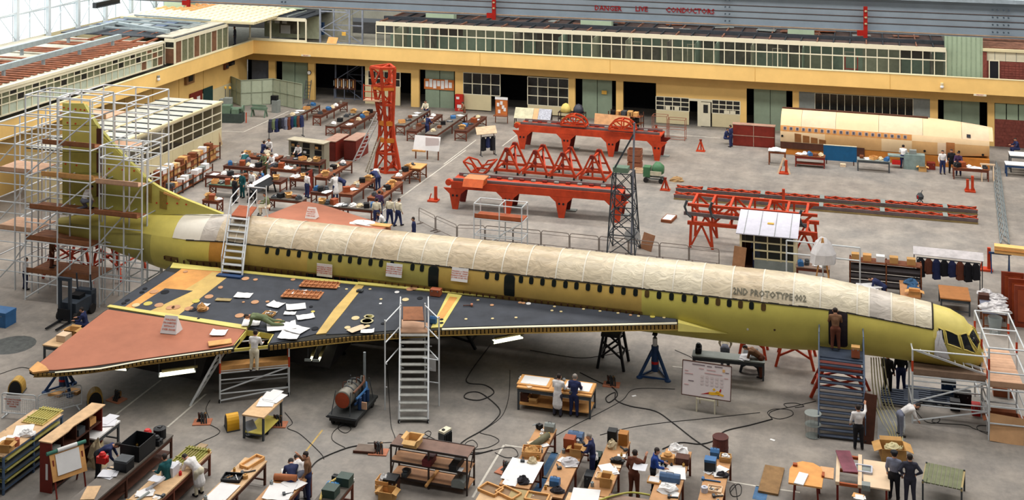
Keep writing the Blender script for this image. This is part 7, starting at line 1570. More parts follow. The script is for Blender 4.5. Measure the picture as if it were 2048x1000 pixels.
# ================================================================ UPPER LEFT: HUT, MACHINES, RACKS
gh = T('glazed_hut', 'long cream glazed hut with translucent roof along the left wall', 'hut', (-50, 78, 0), world=True)
for k in range(13):
 y = 69+k*17/12; pbox('mullion', gh, (-50, y, 2.5), (.08, .08, 2.0), frame)
 if k < 12:
  for j in range(3): pbox('pane', gh, (-50.02, y+.71, 1.78+j*.62), (.02, 1.34, .58), glass)
  pbox('wall_panel', gh, (-50, y+.71, .73), (.08, 1.4, 1.46), cream); pbox('roof_pane', gh, (-52.6, y+.71, 3.62), (5.0, 1.36, .04), M('roof_translucent', (206, 208, 198), .5, var=.12, scale=1.2)); pbar('roof_bar', gh, (-50, y, 3.68), (-55.2, y, 3.68), .07, dgrey)
for z in (1.48, 2.1, 2.72, 3.4): pbox('transom', gh, (-49.99, 77.5, z), (.09, 17, .07), frame)
pbox('eaves', gh, (-50, 77.5, 3.55), (.25, 17.2, .16), cream); pbox('ridge_bar', gh, (-52.6, 77.5, 3.7), (.12, 17, .1), cream); pbox('end_wall', gh, (-52.6, 69, 1.7), (5.2, .08, 3.4), cream); pbox('end_wall', gh, (-52.6, 86, 1.7), (5.2, .08, 3.4), cream); pbox('inner_bench', gh, (-51.2, 78, .85), (.9, 15, .1), dbrown)
o = tag(MB().bar(G(428, 296)+Vector((-.2, .3, 0)), G(428, 296)+Vector((-.55, .3, 1.1)), 1.7, .03).build('leaning_sheet', pale), 'pale board leaning on the end of the glazed hut', 'board')
la_ = T('machine_lathe', 'grey-green machine tool beside the glazed hut', 'machine', G(462, 246), math.radians(10)); pbox('bed', la_, (0, .4, .4), (1.9, .9, .8), M('machine_dark', (60, 72, 68), .6)); pbox('headstock', la_, (-.5, .4, 1.15), (.8, .8, .7), mgreen); pbox('carriage', la_, (.35, .4, 1.0), (.6, .9, .4), mgreen); ptube('spindle', la_, (-.1, .4, 1.2), (.95, .4, 1.2), .12, mgreen); MB().lathe((.95, .4, 1.2), [(.3, -.06), (.3, .06)], 14, ax='x').build('chuck', mgreen, la_); pbox('motor', la_, (-.6, .9, 1.75), (.7, .5, .5), grey); pbar('red_post', la_, (1.3, .2, 0), (1.3, .2, .9), .07, red); pbox('cabinet', la_, (-1.1, 1.3, .9), (.7, .6, 1.8), grey)
for x, y in ((-1.3, 2.2), (-.9, 2.2)): MB().lathe((x, y, 2.6), [(.1, -.1), (.12, 0), (.1, .1)], 8).build('lamp_globe', M('amber', (236, 180, 70), .5), la_); pbar('lamp_post', la_, (x, y, 0), (x, y, 2.5), .05, dgrey)
m2 = T('guillotine', 'grey-green folding machine on legs beside the machine tool', 'machine', G(515, 235), 0); pbox('table', m2, (0, .3, .75), (1.4, .5, .2), mgreen); pbar('beam', m2, (-.7, .3, 1.0), (.7, .3, 1.0), .12, mgreen)
for x in (-.65, .65): pbar('leg', m2, (x, .05, 0), (x, .3, .8), .1, mgreen); pbar('leg', m2, (x, .6, 0), (x, .3, .8), .1, mgreen)
m3 = T('pedestal_drill', 'grey pedestal machine with dark head near the folding machine', 'machine', G(549, 226), 0); pbox('pedestal', m3, (0, .3, .55), (.6, .6, 1.1), grey); pbox('head', m3, (-.15, .3, 1.3), (.6, .4, .4), black); pbox('guard', m3, (-.3, .25, 1.0), (.3, .3, .5), black)
for i, (a, b) in enumerate((((455, 200), (482, 212)), ((482, 212), (546, 208)), ((546, 208), (604, 220)))):
 p, q = G(*a), G(*b); d = q-p; t = T('partition_wall', 'pale green framed partition screen in the back left corner, %s section' % ('left', 'middle', 'right')[i], 'screen', p, math.atan2(d.y, d.x)); n = max(2, round(d.length/.95))
 for k in range(n): pbox('panel', t, (d.length*(k+.5)/n, .02, 1.2), (d.length/n-.02, .04, 2.4), M('screen_green', (176, 184, 160), .6, var=.06)); pbar('rib', t, (d.length*k/n, -.03, 0), (d.length*k/n, -.03, 2.4), .06, M('screen_rib', (150, 158, 136), .6))
 for z in (.05, 1.2, 2.38): pbar('rail', t, (0, -.03, z), (d.length, -.03, z), .06, M('screen_rib', (150, 158, 136), .6))
ladder('dark step ladder leaning beside the dark bay', G(612, 208), G(606, 206)+Vector((0, 1.2, 1.9)), .5, 7, dgrey)
def rack(label, a, b, h, n, mats, phrase, rows=3, dep=.8):
 p, q = G(*a), G(*b); d = q-p; L = d.length; t = T('storage_rack', label, 'rack', p, math.atan2(d.y, d.x)); r_ = random.Random(L)
 for k in range(n+1):
  for y in (0, dep): pbar('upright', t, (L*k/n, y, 0), (L*k/n, y, h), .07, dbrown)
 for j in range(rows): pbox('shelf', t, (L/2, dep/2, h*(j+.4)/rows), (L, dep, .04), brown)
 zz = h*(rows-.6)/rows
 for j in range(rows):
  for k in range(int(L/.5)):
   s = r_.uniform(.24, .42)
   if r_.random() < .82: pbox('stored_box', t, (.3+k*.5, dep/2, h*(j+.4)/rows+.02+s/2), (s*1.1, dep*.7, s), r_.choice(mats), r_.uniform(-.2, .2))
rack('long brown rack of cartons and papers running along the glazed hut', (322, 384), (440, 318), 1.3, 5, [card, tan, white, card, brown, M('pale_card', (226, 196, 150), .8)], ''); rack('lower brown rack of paper rolls behind the dorsal fin', (345, 398), (425, 352), .9, 4, [white, dgrey, white, tan, grey], '', 2, .7)
# ================================================================ BENCH FIELDS
rr = random.Random(11)
def clutter(b, n, seed):
 r_ = random.Random(seed); pool = [('papers', (.7, .6), white, 'white papers'), ('case', (.4, .35, .3), black, 'black box'), ('carton', (.4, .35, .28), card, 'tan carton'), ('gear', (.4, .35, .3), dgrey, 'grey machine part'), ('heap', (.5, .4, .22), M('cloth_cream', (214, 196, 160), .9), 'cream cloth'), ('toolbox', (.42, .3, .28), blue, 'blue toolbox'), ('books', (.35, .3, .2), brown, 'stack of brown ledgers'), ('tray', (.5, .35, .08), dgrey, 'dark tool tray'), ('crate', (.5, .4, .25), tan, 'wooden crate'), ('paper', (.6, .5), white, 'white drawing sheet'), ('case', (.45, .35, .35), M('box_red_brown', (156, 76, 40), .6), 'red-brown chest'), ('heap', (.5, .45, .2), white, 'crumpled white sheets'), ('can', (.25, .25), M('tin_grey', (170, 166, 156), .4, .3), 'grey tin')]
 n0 = n; n = min(13, n+2)
 for k, (kind, s, m, d) in enumerate(r_.sample(pool, n)):
  p = b.c+b.d*((k+.5)/n-.5)*b.L*.9+b.n*r_.uniform(-.2, .2)*b.w; p.z = b.h; item(kind, 0, 0, s, m, d, b, r_.uniform(-40, 40), at=p)
def by(fx, fy, nx, ny, wd, label, phrase, n=4, **k):
 L = (G(fx, fy, .86)-G(nx, ny, .86)).length; b = bench(fx, fy, L, wd, label, phrase, **k); clutter(b, n, fx); return b
def bxx(lx, ly, rx, ry, wd, label, phrase, n=4, **k):
 L = (G(lx, ly, .86)-G(rx, ry, .86)).length; b = bench(lx, ly, L, wd, label, phrase, axis='x', **k); clutter(b, n, lx); return b
od = ('first', 'second', 'third', 'fourth', 'fifth', 'sixth', 'seventh', 'eighth', 'ninth', 'tenth')
for i, (fx, fy, nx, ny, w_) in enumerate(((632, 208, 592, 234, .9), (688, 204, 640, 232, .8), (716, 222, 668, 252, .95), (748, 222, 700, 254, .95), (852, 218, 800, 250, .9), (876, 228, 824, 262, .9), (924, 226, 860, 268, 1.05), (962, 232, 930, 262, 1.1))):
 by(fx, fy, nx, ny, w_, 'dark-topped red-brown bench, %s from the left in the back row' % od[i], 'the %s back-row bench from left' % od[i], 4, top=dbrown if i % 2 else darktop, ends=True, group='back row of benches')
for i, (lx, ly, rx, ry, w_, n, l, p) in enumerate(((486, 308, 560, 315, 1.0, 3, 'brown desk where three workers gather nearest the pigeonhole cabinet', 'the desk nearest the pigeonhole cabinet'), (452, 328, 526, 335, .9, 4, 'brown desk with black boxes behind the long double desk', 'the desk with black boxes'), (545, 333, 596, 338, .9, 3, 'short brown desk left of the drawing table', 'the short brown desk'), (417, 346, 566, 361, 1.1, 7, 'long brown double desk with white drawings across the bench field', 'the long double desk'), (424, 364, 476, 370, .9, 2, 'green-topped table behind the rear steps', 'the green-topped table'), (566, 316, 644, 324, 1.1, 3, 'drawing table with white sheet before the pigeonhole cabinet', 'the table before the cabinet'), (584, 352, 622, 356, .9, 3, 'desk of cream cartons beside the red screen', 'the desk of cream cartons'), (634, 405, 748, 417, .85, 7, 'long grey bench with a row of boxes nearest the far wing', 'the grey bench of boxes'), (542, 392, 608, 399, .8, 3, 'grey bench with case beside the black drawing board', 'the grey bench beside the board'), (626, 380, 660, 384, .9, 2, 'gold table beside the white-coated worker', 'the gold table'), (410, 396, 440, 400, .8, 2, 'small brown desk with chair behind the rear steps', 'the small brown desk'))):
 bxx(lx, ly, rx, ry, w_, l, p, n, top=[brown, dbrown, mgreen, darktop][(2 if 'green' in l else (3 if 'grey' in l else i % 2))], ends=i % 2 == 0, group='desks in the bench field')
for fx, fy, nx, ny, w_, l, p, n in ((694, 322, 634, 354, .95, 'red-brown bench with white drawings running beside the cabinets', 'the bench beside the cabinets', 5), (738, 356, 690, 388, 1.0, 'brown bench left of the pair nearest the jig tower', 'the left of the jig-tower benches', 4), (794, 362, 746, 396, .95, 'brown bench with blue parts right of the pair nearest the jig tower', 'the right of the jig-tower benches', 5), (828, 330, 796, 356, .8, 'orange-brown trestle table beside the jig tower', 'the trestle table by the tower', 3)):
 by(fx, fy, nx, ny, w_, l, p, n, top=brown, group='desks in the bench field')
tt = bench(838, 326, 1.4, 1.3, 'light wooden splayed-leg table right of the jig tower', 'the splayed-leg table', tan, brown, 1.0, ends=True)
# slanted drawing board
sb_ = T('slanted_board', 'long black slanted drawing board with white sheets', 'drawing board', G(510, 408), math.radians(90)); MB().prism([(0, -.1, .75), (3.0, -.1, .75), (3.0, .55, 1.15), (0, .55, 1.15)], (0, .04, -.06)).build('board', black, sb_); MB().prism([(.1, .35, 1.06), (2.9, .35, 1.06), (2.9, .57, 1.2), (.1, .57, 1.2)], (0, -.01, .02)).build('sheets', white, sb_)
for x in (.1, 2.9): pbar('leg', sb_, (x, -.05, 0), (x, .2, .85), .08, black); pbar('leg', sb_, (x, .6, 0), (x, .45, 1.05), .08, black)
# pigeonhole cabinet
pc = T('pigeonhole_cabinet', 'grey pigeonhole cabinet with open dark cells in the bench field', 'cabinet', G(575, 330), 0); a, b = G(575, 330), G(646, 340); d = b-a; PL_ = d.length; pc.rotation_euler.z = math.atan2(d.y, d.x); pgm = M('cabinet_grey', (158, 152, 132), .6, var=.06)
pbox('carcass', pc, (PL_/2, .5, .95), (PL_, .7, 1.9), pgm); pbox('top', pc, (PL_/2, .45, 1.93), (PL_+.1, .95, .06), M('cabinet_top_grey', (190, 180, 156), .6))
for i in range(3):
 for j in range(4): x = PL_*(i+.5)/3; pbox('cell', pc, (x, .14, .3+j*.44), (PL_/3*.56, .04, .36), black); (pbox('stored_item', pc, (x-.1, .11, .24+j*.44), (.25, .05, .16), [card, white, tan][i]) if (i+j) % 2 else None)
for i, (x, y, l) in enumerate(((650, 320, 'left'), (690, 318, 'right'))):
 t = T('low_cabinet', 'dark red cabinet with worn top right of the pigeonholes, %s of two' % l, 'cabinet', G(x, y), 0); pbox('carcass', t, (.5, 1.0, .75), (1.0, 2.4, 1.5), mahog); pbox('top', t, (.5, 1.0, 1.52), (1.05, 2.5, .05), M('cabinet_top', (176, 140, 122), .7)); pbox('door', t, (.5, -.22, .75), (.9, .03, 1.3), M('mahog_dark', (104, 34, 26), .6))
t = T('red_divider', 'dark red upright panel between the desks', 'screen', G(618, 386)); pbox('panel', t, (0, 0, .8), (.06, 1.0, 1.5), mahog); pbox('foot', t, (0, 0, .03), (.4, .9, .06), mahog)
# people in the bench field and back rows
for x, y, f, po, tp, tr_, l in ((540, 322, 250, 'wave', 'white', 'grey', 'in white shirt gesturing behind the far desk'), (525, 328, 60, 'work', 'navy', 'navy', 'in navy leaning at the far desk'), (533, 330, 100, 'sit', 'cream', 'grey', 'in pale shirt seated at the far desk'), (598, 333, 270, 'work', 'white', 'navy', 'in white shirt before the pigeonhole cabinet'), (486, 346, 100, 'bend', 'teal', 'teal', 'in teal working at the desk with black boxes'), (496, 343, 150, 'bend', 'white', 'grey', 'in white shirt bending beside the teal worker'), (530, 352, 250, 'work', 'olive', 'olive', 'in olive shirt behind the long double desk'), (546, 354, 250, 'work', 'white', 'grey', 'in white shirt behind the long double desk'), (469, 406, 60, 'stand', 'black', 'black', 'in black suit among the group behind the rear steps'), (485, 395, 250, 'stand', 'teal', 'teal', 'in dark green standing in the group behind the rear steps'), (499, 404, 90, 'sit', 'white', 'black', 'in white shirt seated with back turned behind the rear steps'), (504, 392, 250, 'stand', 'white', 'grey', 'in white shirt facing the group behind the rear steps'), (526, 384, 200, 'sit', 'navy', 'navy', 'in navy seated beside the black drawing board'), (614, 396, 60, 'stand', 'white', 'navy', 'in white shirt and dark trousers by the red screen'), (671, 398, 150, 'work_coat', 'white', 'navy', 'in long white coat reading beside the gold table'), (688, 390, 200, 'bend', 'navy', 'navy', 'in navy suit bending beside the white coat'), (742, 376, 60, 'bend', 'white', 'black', 'in white shirt bent over near the jig tower'), (756, 380, 150, 'bend', 'navy', 'navy', 'in navy bent over near the jig tower'), (758, 436, 90, 'walk', 'purple', 'navy', 'in dark jacket walking behind the fuselage'), (753, 452, 100, 'walk', 'cream', 'navy', 'in pale shirt walking, left of three behind the fuselage'), (779, 450, 80, 'walk', 'cream', 'navy', 'in pale shirt walking, middle of three behind the fuselage'), (796, 452, 60, 'walk', 'cream', 'navy', 'in pale shirt walking, right of three behind the fuselage'), (852, 240, 270, 'work', 'cream', 'navy', 'in pale shirt leaning at the back row benches'), (854, 272, 60, 'work', 'navy', 'navy', 'in navy at the near end of a back row bench'), (929, 244, 200, 'work', 'tanbrown', 'brown', 'in brown standing beside the fire point'), (1450, 288, 0, 'sit', 'navy', 'navy', 'in navy sitting beside the dark red cabinet'), (1462, 294, 160, 'stand', 'navy', 'navy', 'in navy overall standing beside the dark red cabinet'), (1806, 337, 80, 'work', 'white', 'navy', 'in white shirt at the grey machines before the mock-up'), (1885, 348, 280, 'stand', 'white', 'navy', 'in white shirt standing before the mock-up, left of three'), (1903, 346, 270, 'stand', 'black', 'black', 'in black jacket before the mock-up, middle of three'), (1917, 351, 260, 'work', 'purple', 'navy', 'in purple jumper before the mock-up, right of three'), (1768, 608, 170, 'bend', 'navy', 'navy', 'in navy bending over papers behind the nose'), (2036, 310, 200, 'sit', 'navy', 'navy', 'in navy seated at the far right by the brick wall'), (1518, 560, 100, 'work', 'navy', 'navy', 'in navy standing inside the small hut doorway'), (470, 88, 200, 'stand', 'charcoal', 'charcoal', 'in dark suit standing on the corner gallery')):
 person(x, y, f, po, tp, tr_, 'person '+l, at=(G(470, 90, 5.13) if x == 470 else (G(1518, 548)+Vector((-.2, .5, .1)) if x == 1518 else None)))
# coat racks
def coats(label, a, b, h, cols, grp):
 p, q = G(*a), G(*b); d = q-p; L = d.length; t = T('coat_rack', label, 'coat rack', p, math.atan2(d.y, d.x))
 for x in (0, L): pbar('post', t, (x, 0, 0), (x, 0, h), .05, dgrey); pbar('foot', t, (x, -.3, .03), (x, .3, .03), .05, dgrey)
 ptube('rail', t, (0, 0, h), (L, 0, h), .03, dgrey)
 for k, c in enumerate(cols):
  x = L*(k+.5)/len(cols); s = .8+.3*random.Random(k).random(); pos = t.location+Vector((d.normalized()*x)); m = MB()
  m.add([(-.08, -.05, h), (.08, -.05, h), (.17, -.1, h-.18), (.19, -.13, h-s), (-.19, -.13, h-s), (-.17, -.1, h-.18), (-.08, .05, h), (.08, .05, h), (.17, .1, h-.18), (.19, .13, h-s), (-.19, .13, h-s), (-.17, .1, h-.18)], [(0, 5, 2, 1), (5, 4, 3, 2), (6, 7, 8, 11), (11, 8, 9, 10), (1, 2, 8, 7), (2, 3, 9, 8), (0, 6, 11, 5), (5, 11, 10, 4), (4, 10, 9, 3), (0, 1, 7, 6)])
  for sx in (-1, 1): m.bar((sx*.16, 0, h-.16), (sx*.2, -.02, h-.7), .1, .1)
  o = m.build('hanging_coat', CL[c]); o.location = pos; o.rotation_euler.z = t.rotation_euler.z+.5
  l, g = uniq('%s coat hanging on %s' % (c, grp), ['%s from its left end' % od[k] if k < 10 else 'near its right end']); tag(o, l, 'coat', 'coats on '+grp)
 return t
coats('metal coat rack hung with coats near the back left machines', (538, 282), (606, 272), 1.75, ['charcoal', 'olive', 'navy', 'black', 'charcoal', 'grey', 'brown', 'navy', 'teal', 'brown', 'navy'], 'the back left rack')
cr = coats('metal coat rack hung with coats behind the nose', (1834, 572), (1960, 586), 1.6, ['black', 'brown', 'navy', 'black', 'navy', 'brown', 'black', 'black'], 'the rack behind the nose'); L_ = (G(1960, 586)-G(1834, 572)).length; MB().prism([(-.2, -.1, 1.75), (L_+.2, -.1, 1.75), (L_+.2, .7, 1.95), (-.2, .7, 1.95)], (0, 0, .03)).build('shelf_sheet', M('lilac_sheet', (196, 190, 190), .7), cr)
for x in (-.15, L_+.15): pbar('back_post', cr, (x, .65, 0), (x, .65, 1.95), .05, dgrey)
cs = coats('canopied coat stand left of the far trestle', (962, 312), (990, 309), 1.45, ['black', 'navy', 'black'], 'the canopied stand'); MB().prism([(-.5, -.4, 1.75), (1.2, -.4, 1.75), (1.6, 1.0, 2.0), (-.1, 1.0, 2.0)], (0, 0, .04)).build('canopy', M('canopy_tan', (196, 172, 140), .8), cs); pbar('canopy_post', cs, (0, .1, 0), (.1, .2, 1.85), .05, dbrown); pbar('canopy_post', cs, (1.1, .1, 0), (1.2, .3, 1.85), .05, dbrown)
# boards, racks along the back wall
t = T('planning_board', 'large white planning board on wooden legs right of the jig tower', 'board', G(826, 318)); MB().prism([(0, 0, .75), (2.15, -.1, .75), (2.15, .35, 1.75), (0, .45, 1.75)], (0, .04, 0)).build('board', white, t); pbox('grid_sheet', t, (1.55, .1, 1.27), (1.1, .02, .9), M('board_pink_white', (234, 222, 220), .6)); pbox('shelf', t, (.5, -.05, .68), (1.1, .12, .12), tan)
for x in (.15, 1.1, 2.0): pbar('leg', t, (x, .2, 0), (x, .25, .9), .08, brown)
t = T('notice_stand', 'orange notice board stand with papers beside the glazed partition', 'notice board', G(1003, 246)); pbox('board', t, (0, 0, 1.35), (1.1, .06, 1.5), M('orange_board', (206, 120, 60), .7)); pbox('header', t, (0, -.04, 2.15), (1.15, .05, .22), white)
for x, z in ((-.3, 1.6), (0, 1.75), (.3, 1.2), (-.2, 1.0), (.15, 1.4)): pbox('paper_sheet', t, (x, -.04, z), (.22, .02, .3), white)
for x in (-.55, .55): pbar('leg', t, (x, 0, 0), (x, 0, 2.1), .06, brown)
pbox('shelf', t, (0, -.3, .7), (1.2, .5, .06), brown)
t = T('drawing_rack', 'long slanted drawing rack with pale and speckled sheets below the back windows', 'drawing rack', G(1028, 254))
for x in (0, 1.6, 3.2): pbar('leg', t, (x, 0, 0), (x, .5, 1.5), .07, shd); pbar('leg', t, (x, .7, 0), (x, .6, 1.5), .07, shd)
for a, b, m in ((0, 1.65, M('sheet_cream', (206, 200, 168), .7)), (1.67, 2.1, ply), (2.12, 3.25, M('sheet_speckle', (178, 180, 190), .6, var=.3, scale=12))): MB().prism([(a, -.1, .8), (b, -.1, .8), (b, .5, 1.6), (a, .5, 1.6)], (0, .04, 0)).build('sheet', m, t)
pbox('lower_shelf', t, (1.6, .35, .3), (3.2, .6, .06), tan)
t = T('dome_rack', 'dark steel rack carrying a cream and a black nose dome', 'rack', G(1142, 262))
for x in (-1.1, 0, 1.1):
 for y in (0, .8): pbar('upright', t, (x, y, 0), (x, y, 1.5), .06, shd)
for z in (.5, .95, 1.5): pbox('shelf', t, (0, .4, z), (2.3, .85, .05), shd)
for x, m in ((-.55, M('dome_cream', (222, 196, 110), .5)), (.55, M('dome_black', (56, 58, 70), .4))): MB().lathe((x, .4, 1.53), [(.48, 0), (.42, .35), (.26, .62), (.05, .72)], 14).build('nose_dome', m, t, True)
for x, m in ((-.6, card), (.1, white), (.7, tan)): pbox('stored_sheet', t, (x, .3, 1.0), (.5, .6, .06), m)
rack('grey shelving with dark bins and stacked moulds below the dark doorway', (1217, 262), (1282, 268), 1.7, 3, [dgrey, card, black, tan], '', 3); o = tag(MB().bar(G(1222, 272), G(1222, 272)+Vector((.05, .35, 1.7)), 3.0, .04).build('plywood_sheet', M('ply_peach', (226, 170, 120), .75)), 'large peach plywood sheet standing behind the far trestle', 'sheet')
t = T('wire_frame_jig', 'thin rusty wire frame jigs before the white back partition', 'jig', G(1338, 280)); rwm = M('rust_wire', (150, 90, 72), .6)
for x0, w_, h_ in ((-1.4, 1.2, 1.9), (-.1, 1.4, 1.7)):
 for x in (x0, x0+w_):
  for y in (0, .8): pbar('upright', t, (x, y, 0), (x, y, h_), .04, rwm)
 for z in (.1, .9, h_):
  for y in (0, .8): pbar('rail', t, (x0, y, z), (x0+w_, y, z), .035, rwm)
  for x in (x0, x0+w_): pbar('rail', t, (x, 0, z), (x, .8, z), .035, rwm)
# mid floor oddments
t = T('cement_mixer', 'green drum mixer on wheels right of the lattice mast', 'mixer', G(1307, 366)); mgm = M('mixer_green', (74, 122, 84), .5, var=.1)
MB().lathe((.2, .3, .95), [(.2, -.35), (.5, -.1), (.5, .2), (.28, .5)], 14, ax='x').build('drum', mgm, t, True); pbox('engine_box', t, (-.5, .3, .75), (.5, .7, .7), mgm); pbar('frame', t, (-.7, 0, .3), (.7, 0, .3), .1, grey); pbar('frame', t, (-.7, .6, .3), (.7, .6, .3), .1, grey); pbox('cream_band', t, (.2, -.22, .75), (.8, .05, .3), M('dome_cream2', (214, 208, 180), .5))
for x in (-.55, .55):
 for y in (-.05, .65): MB().lathe((x, y, .18), [(.18, -.05), (.18, .05)], 12, ax='y').build('wheel', rubber, t)
o = blob(14, 1.0, .7, .3, 5, .2).build('sand_heap', M('sand', (176, 140, 96), .9, var=.15)); o.location = G(1354, 362); tag(o, 'small heap of sand on the open floor beside the track beams', 'sand heap')
item('crate', 1270, 336, (1.0, .8, 1.5), M('crate_rust', (150, 92, 66), .8), 'tall slatted brown crate', 'beside the lattice mast'); item('crate', 1278, 345, (.6, .5, .3), pale, 'small pale box', 'in front of the tall slatted crate'); item('board', 1338, 440, (.7, 1.3, .18), brown, 'low pallet with white papers', 'on the floor behind the fuselage', -8, mat2=white)
o = tag(MB().bar(G(1291, 500), G(1291, 500)+Vector((.2, .3, .9)), .9, .05).build('wooden_hatch', M('hatch_wood', (150, 104, 74), .8)), 'brown wooden hatch leaning on a barrier behind the fuselage', 'hatch')
t = T('floor_pump', 'small dark pump unit on tripod legs on the open floor', 'pump', G(1840, 408)); MB().lathe((0, 0, .35), [(.22, 0), (.25, .2), (.12, .4)], 10).build('body', dgrey, t); pbar('handle', t, (0, 0, .6), (.15, 0, .95), .04, dgrey); pbox('red_block', t, (-.12, -.15, .5), (.14, .1, .2), redp)
for k in range(3): pbar('leg', t, (0, 0, .4), (.35*math.cos(k*2.1+1.5), .35*math.sin(k*2.1+1.5), 0), .05, dgrey)
# benches before the mock-up
b = bxx(1590, 308, 1650, 314, .8, 'red-framed bench with boxes before the mock-up', 'the red-framed bench', 3, leg=mahog, shelf=mahog); b = bxx(1714, 316, 1780, 322, .8, 'dark trestle bench with white cloth before the mock-up', 'the dark trestle bench', 3, leg=dgrey, top=grey, ends=True); b = bxx(1905, 332, 1978, 340, .8, 'red-brown bench under the mock-up nose', 'the bench under the mock-up nose', 4); b = bench(1537, 298, 1.3, .8, 'small table under a white sheet left of the mock-up', 'the white-sheeted table', white, brown, 1.1, 'x'); item('heap', 1552, 298, (1.2, .8, .1), white, 'draped white sheet', b)
t = T('blue_board', 'large dark blue panel standing on edge before the mock-up', 'panel', G(1680, 330)); pbox('panel', t, (0, .1, .85), (2.45, .08, 1.15), tarp); pbox('top_edge', t, (0, .1, 1.44), (2.45, .1, .04), frame)
for x in (-1.0, 1.0): pbar('leg', t, (x, .1, 0), (x, .1, .4), .08, dbrown)
t = T('grey_machine', 'pale grey-green machine cabinets before the mock-up', 'machine', G(1812, 338)); pbox('cabinet', t, (.6, .3, .55), (1.5, .7, 1.1), M('machine_pale', (132, 150, 146), .5)); pbox('bench', t, (-.7, .3, .9), (1.2, .7, .1), M('machine_pale', (132, 150, 146), .5)); pbox('control_box', t, (.5, .3, 1.25), (.5, .4, .3), grey); pbox('red_drawer', t, (-.7, .05, .45), (.6, .3, .3), redp)
for x in (-1.2, -.2): pbar('leg', t, (x, .1, 0), (x, .1, .9), .08, grey)
item('carton', 1845, 342, (.55, .5, .35), card, 'crushed tan carton', 'on the floor before the mock-up'); item('case', 1862, 338, (.6, .5, .5), mahog, 'red floor chest', 'before the mock-up beside the crushed carton'); item('case', 1686, 333, (.4, .3, .2), pale, 'small pale step stool', 'below the blue panel')
# right edge
lb = T('lattice_boom', 'grey lattice boom lying along the floor at the right', 'boom', G(2010, 488), world=True); p, q = G(2010, 490), G(1992, 335); n = 16; s = (q-p).cross(Vector((0, 0, 1))).normalized()*.25; lbm = M('boom_grey', (132, 140, 142), .5, .3)
for o_ in (s+Vector((0, 0, .08)), -s+Vector((0, 0, .08)), Vector((0, 0, .5))): pbar('chord', lb, p+o_, q+o_, .06, lbm)
for k in range(n):
 a, b = p+(q-p)*k/n, p+(q-p)*(k+1)/n; pbar('lacing', lb, a+s+Vector((0, 0, .08)), b+Vector((0, 0, .5)), .035, lbm); pbar('lacing', lb, a-s+Vector((0, 0, .08)), b+Vector((0, 0, .5)), .035, lbm); pbar('lacing', lb, a+s+Vector((0, 0, .08)), b-s+Vector((0, 0, .08)), .035, lbm)
b = bench(2010, 325, 2.4, 1.0, 'white-topped trestle table at the right edge by the boom', 'the white trestle table', white, dblue, .9, 'x', ends=True); b = bench(2018, 306, 2.2, 1.2, 'tilted white panel table behind the trestle table at the right edge', 'the far white table', white, dgrey, 1.3, 'x')
def sawhorse(px, py, label, m, h=.9, w_=1.0):
 t = T('sawhorse', label, 'sawhorse', G(px, py)); pbar('beam', t, (-w_/2, 0, h), (w_/2, 0, h), .1, m)
 for x in (-w_*.4, w_*.4):
  for y in (-.3, .3): pbar('leg', t, (x, y, 0), (x, 0, h), .06, m)
sawhorse(1975, 362, 'pale sawhorse stack at the foot of the lattice boom', pale, 1.2, 1.0); sawhorse(2000, 545, 'blue-grey sawhorse under the orange beam', dblue, 1.08, 1.2)
ob_ = T('orange_beam', 'thick pale orange timber beam on sawhorses at the right edge', 'beam', G(2000, 545)+Vector((0, 0, 1.15)), math.radians(-4)); MB().prism([(-.3, -.25, 0), (3.5, -.25, 0), (3.5, .3, 0), (-.3, .3, 0)], (0, 0, .4)).build('timber', M('beam_orange', (240, 184, 112), .7, var=.06), ob_); pbox('edge_strip', ob_, (1.6, -.27, .2), (3.8, .04, .06), M('beam_strip', (214, 150, 84), .7))
for i, (x, y) in enumerate(((2025, 625), (2040, 640), (2052, 655))):
 t = T('wooden_cabinet', 'glossy red-brown door panel stack at the right edge, %s of three' % ('far', 'middle', 'near')[i], 'cabinet', G(x, y), 0); pbox('panel', t, (0, 0, 1.05), (1.1, .12, 2.1), M('cab_gloss', (140, 58, 34), .3, var=.1)); pbox('inner_panel', t, (0, -.08, 1.1), (.8, .04, 1.6), M('cab_gloss2', (160, 72, 40), .3)); pbox('handle', t, (.3, -.12, 1.0), (.06, .05, .2), grey_steel)
b = bench(1980, 585, 2.9, 1.25, 'brown table heaped with white plastic bags behind the nose', 'the table of white bags', M('grey_cloth', (150, 150, 156), .8), brown, .9)
for x, y, a_ in ((1968, 582, .8), (1985, 592, 1.0), (2000, 600, .9), (1985, 618, .9), (2003, 625, .9)): item('heap', x, y, (a_, .6, .28), M('plastic_white', (226, 222, 222), .35), 'white plastic bag', b)
item('case', 1962, 575, (.5, .4, .25), dbrown, 'dark parts box', b)
t = T('mesh_bin', 'clear mesh waste bin holding scraps behind the nose staging', 'bin', G(1990, 668)); MB().lathe((0, 0, 0), [(.25, 0), (.34, .85), (.33, .85), (.24, .02)], 16).build('bin', M('bin_clear', (170, 180, 180), .3, alpha=.4), t); o = blob(8, .35, .35, .2, 3).build('scraps', white, t)
b = bench(1906, 572, 1.9, 1.5, 'table under a large brown hardboard sheet behind the nose', 'the hardboard table', M('hardboard', (186, 122, 66), .7, var=.08), dgrey, .85); b = bench(1818, 562, 2.4, 1.0, 'brown table with blue cloths behind the forward fuselage', 'the table with blue cloths', M('top_tan', (196, 140, 92), .7), brown, .9)
for x, y in ((1822, 568), (1832, 580)): item('heap', x, y, (.7, .5, .3), M('cloth_blue', (70, 110, 150), .9), 'blue cloth bundle', b)
item('carton', 1842, 598, (.6, .4, .25), tan, 'tan carton', b); b = bench(1735, 568, 2.0, 1.1, 'table of white papers where the navy worker bends behind the nose', 'the table of white papers', white, brown, .9); item('papers', 1738, 575, (1.2, 1.4), white, 'spread white papers', b)
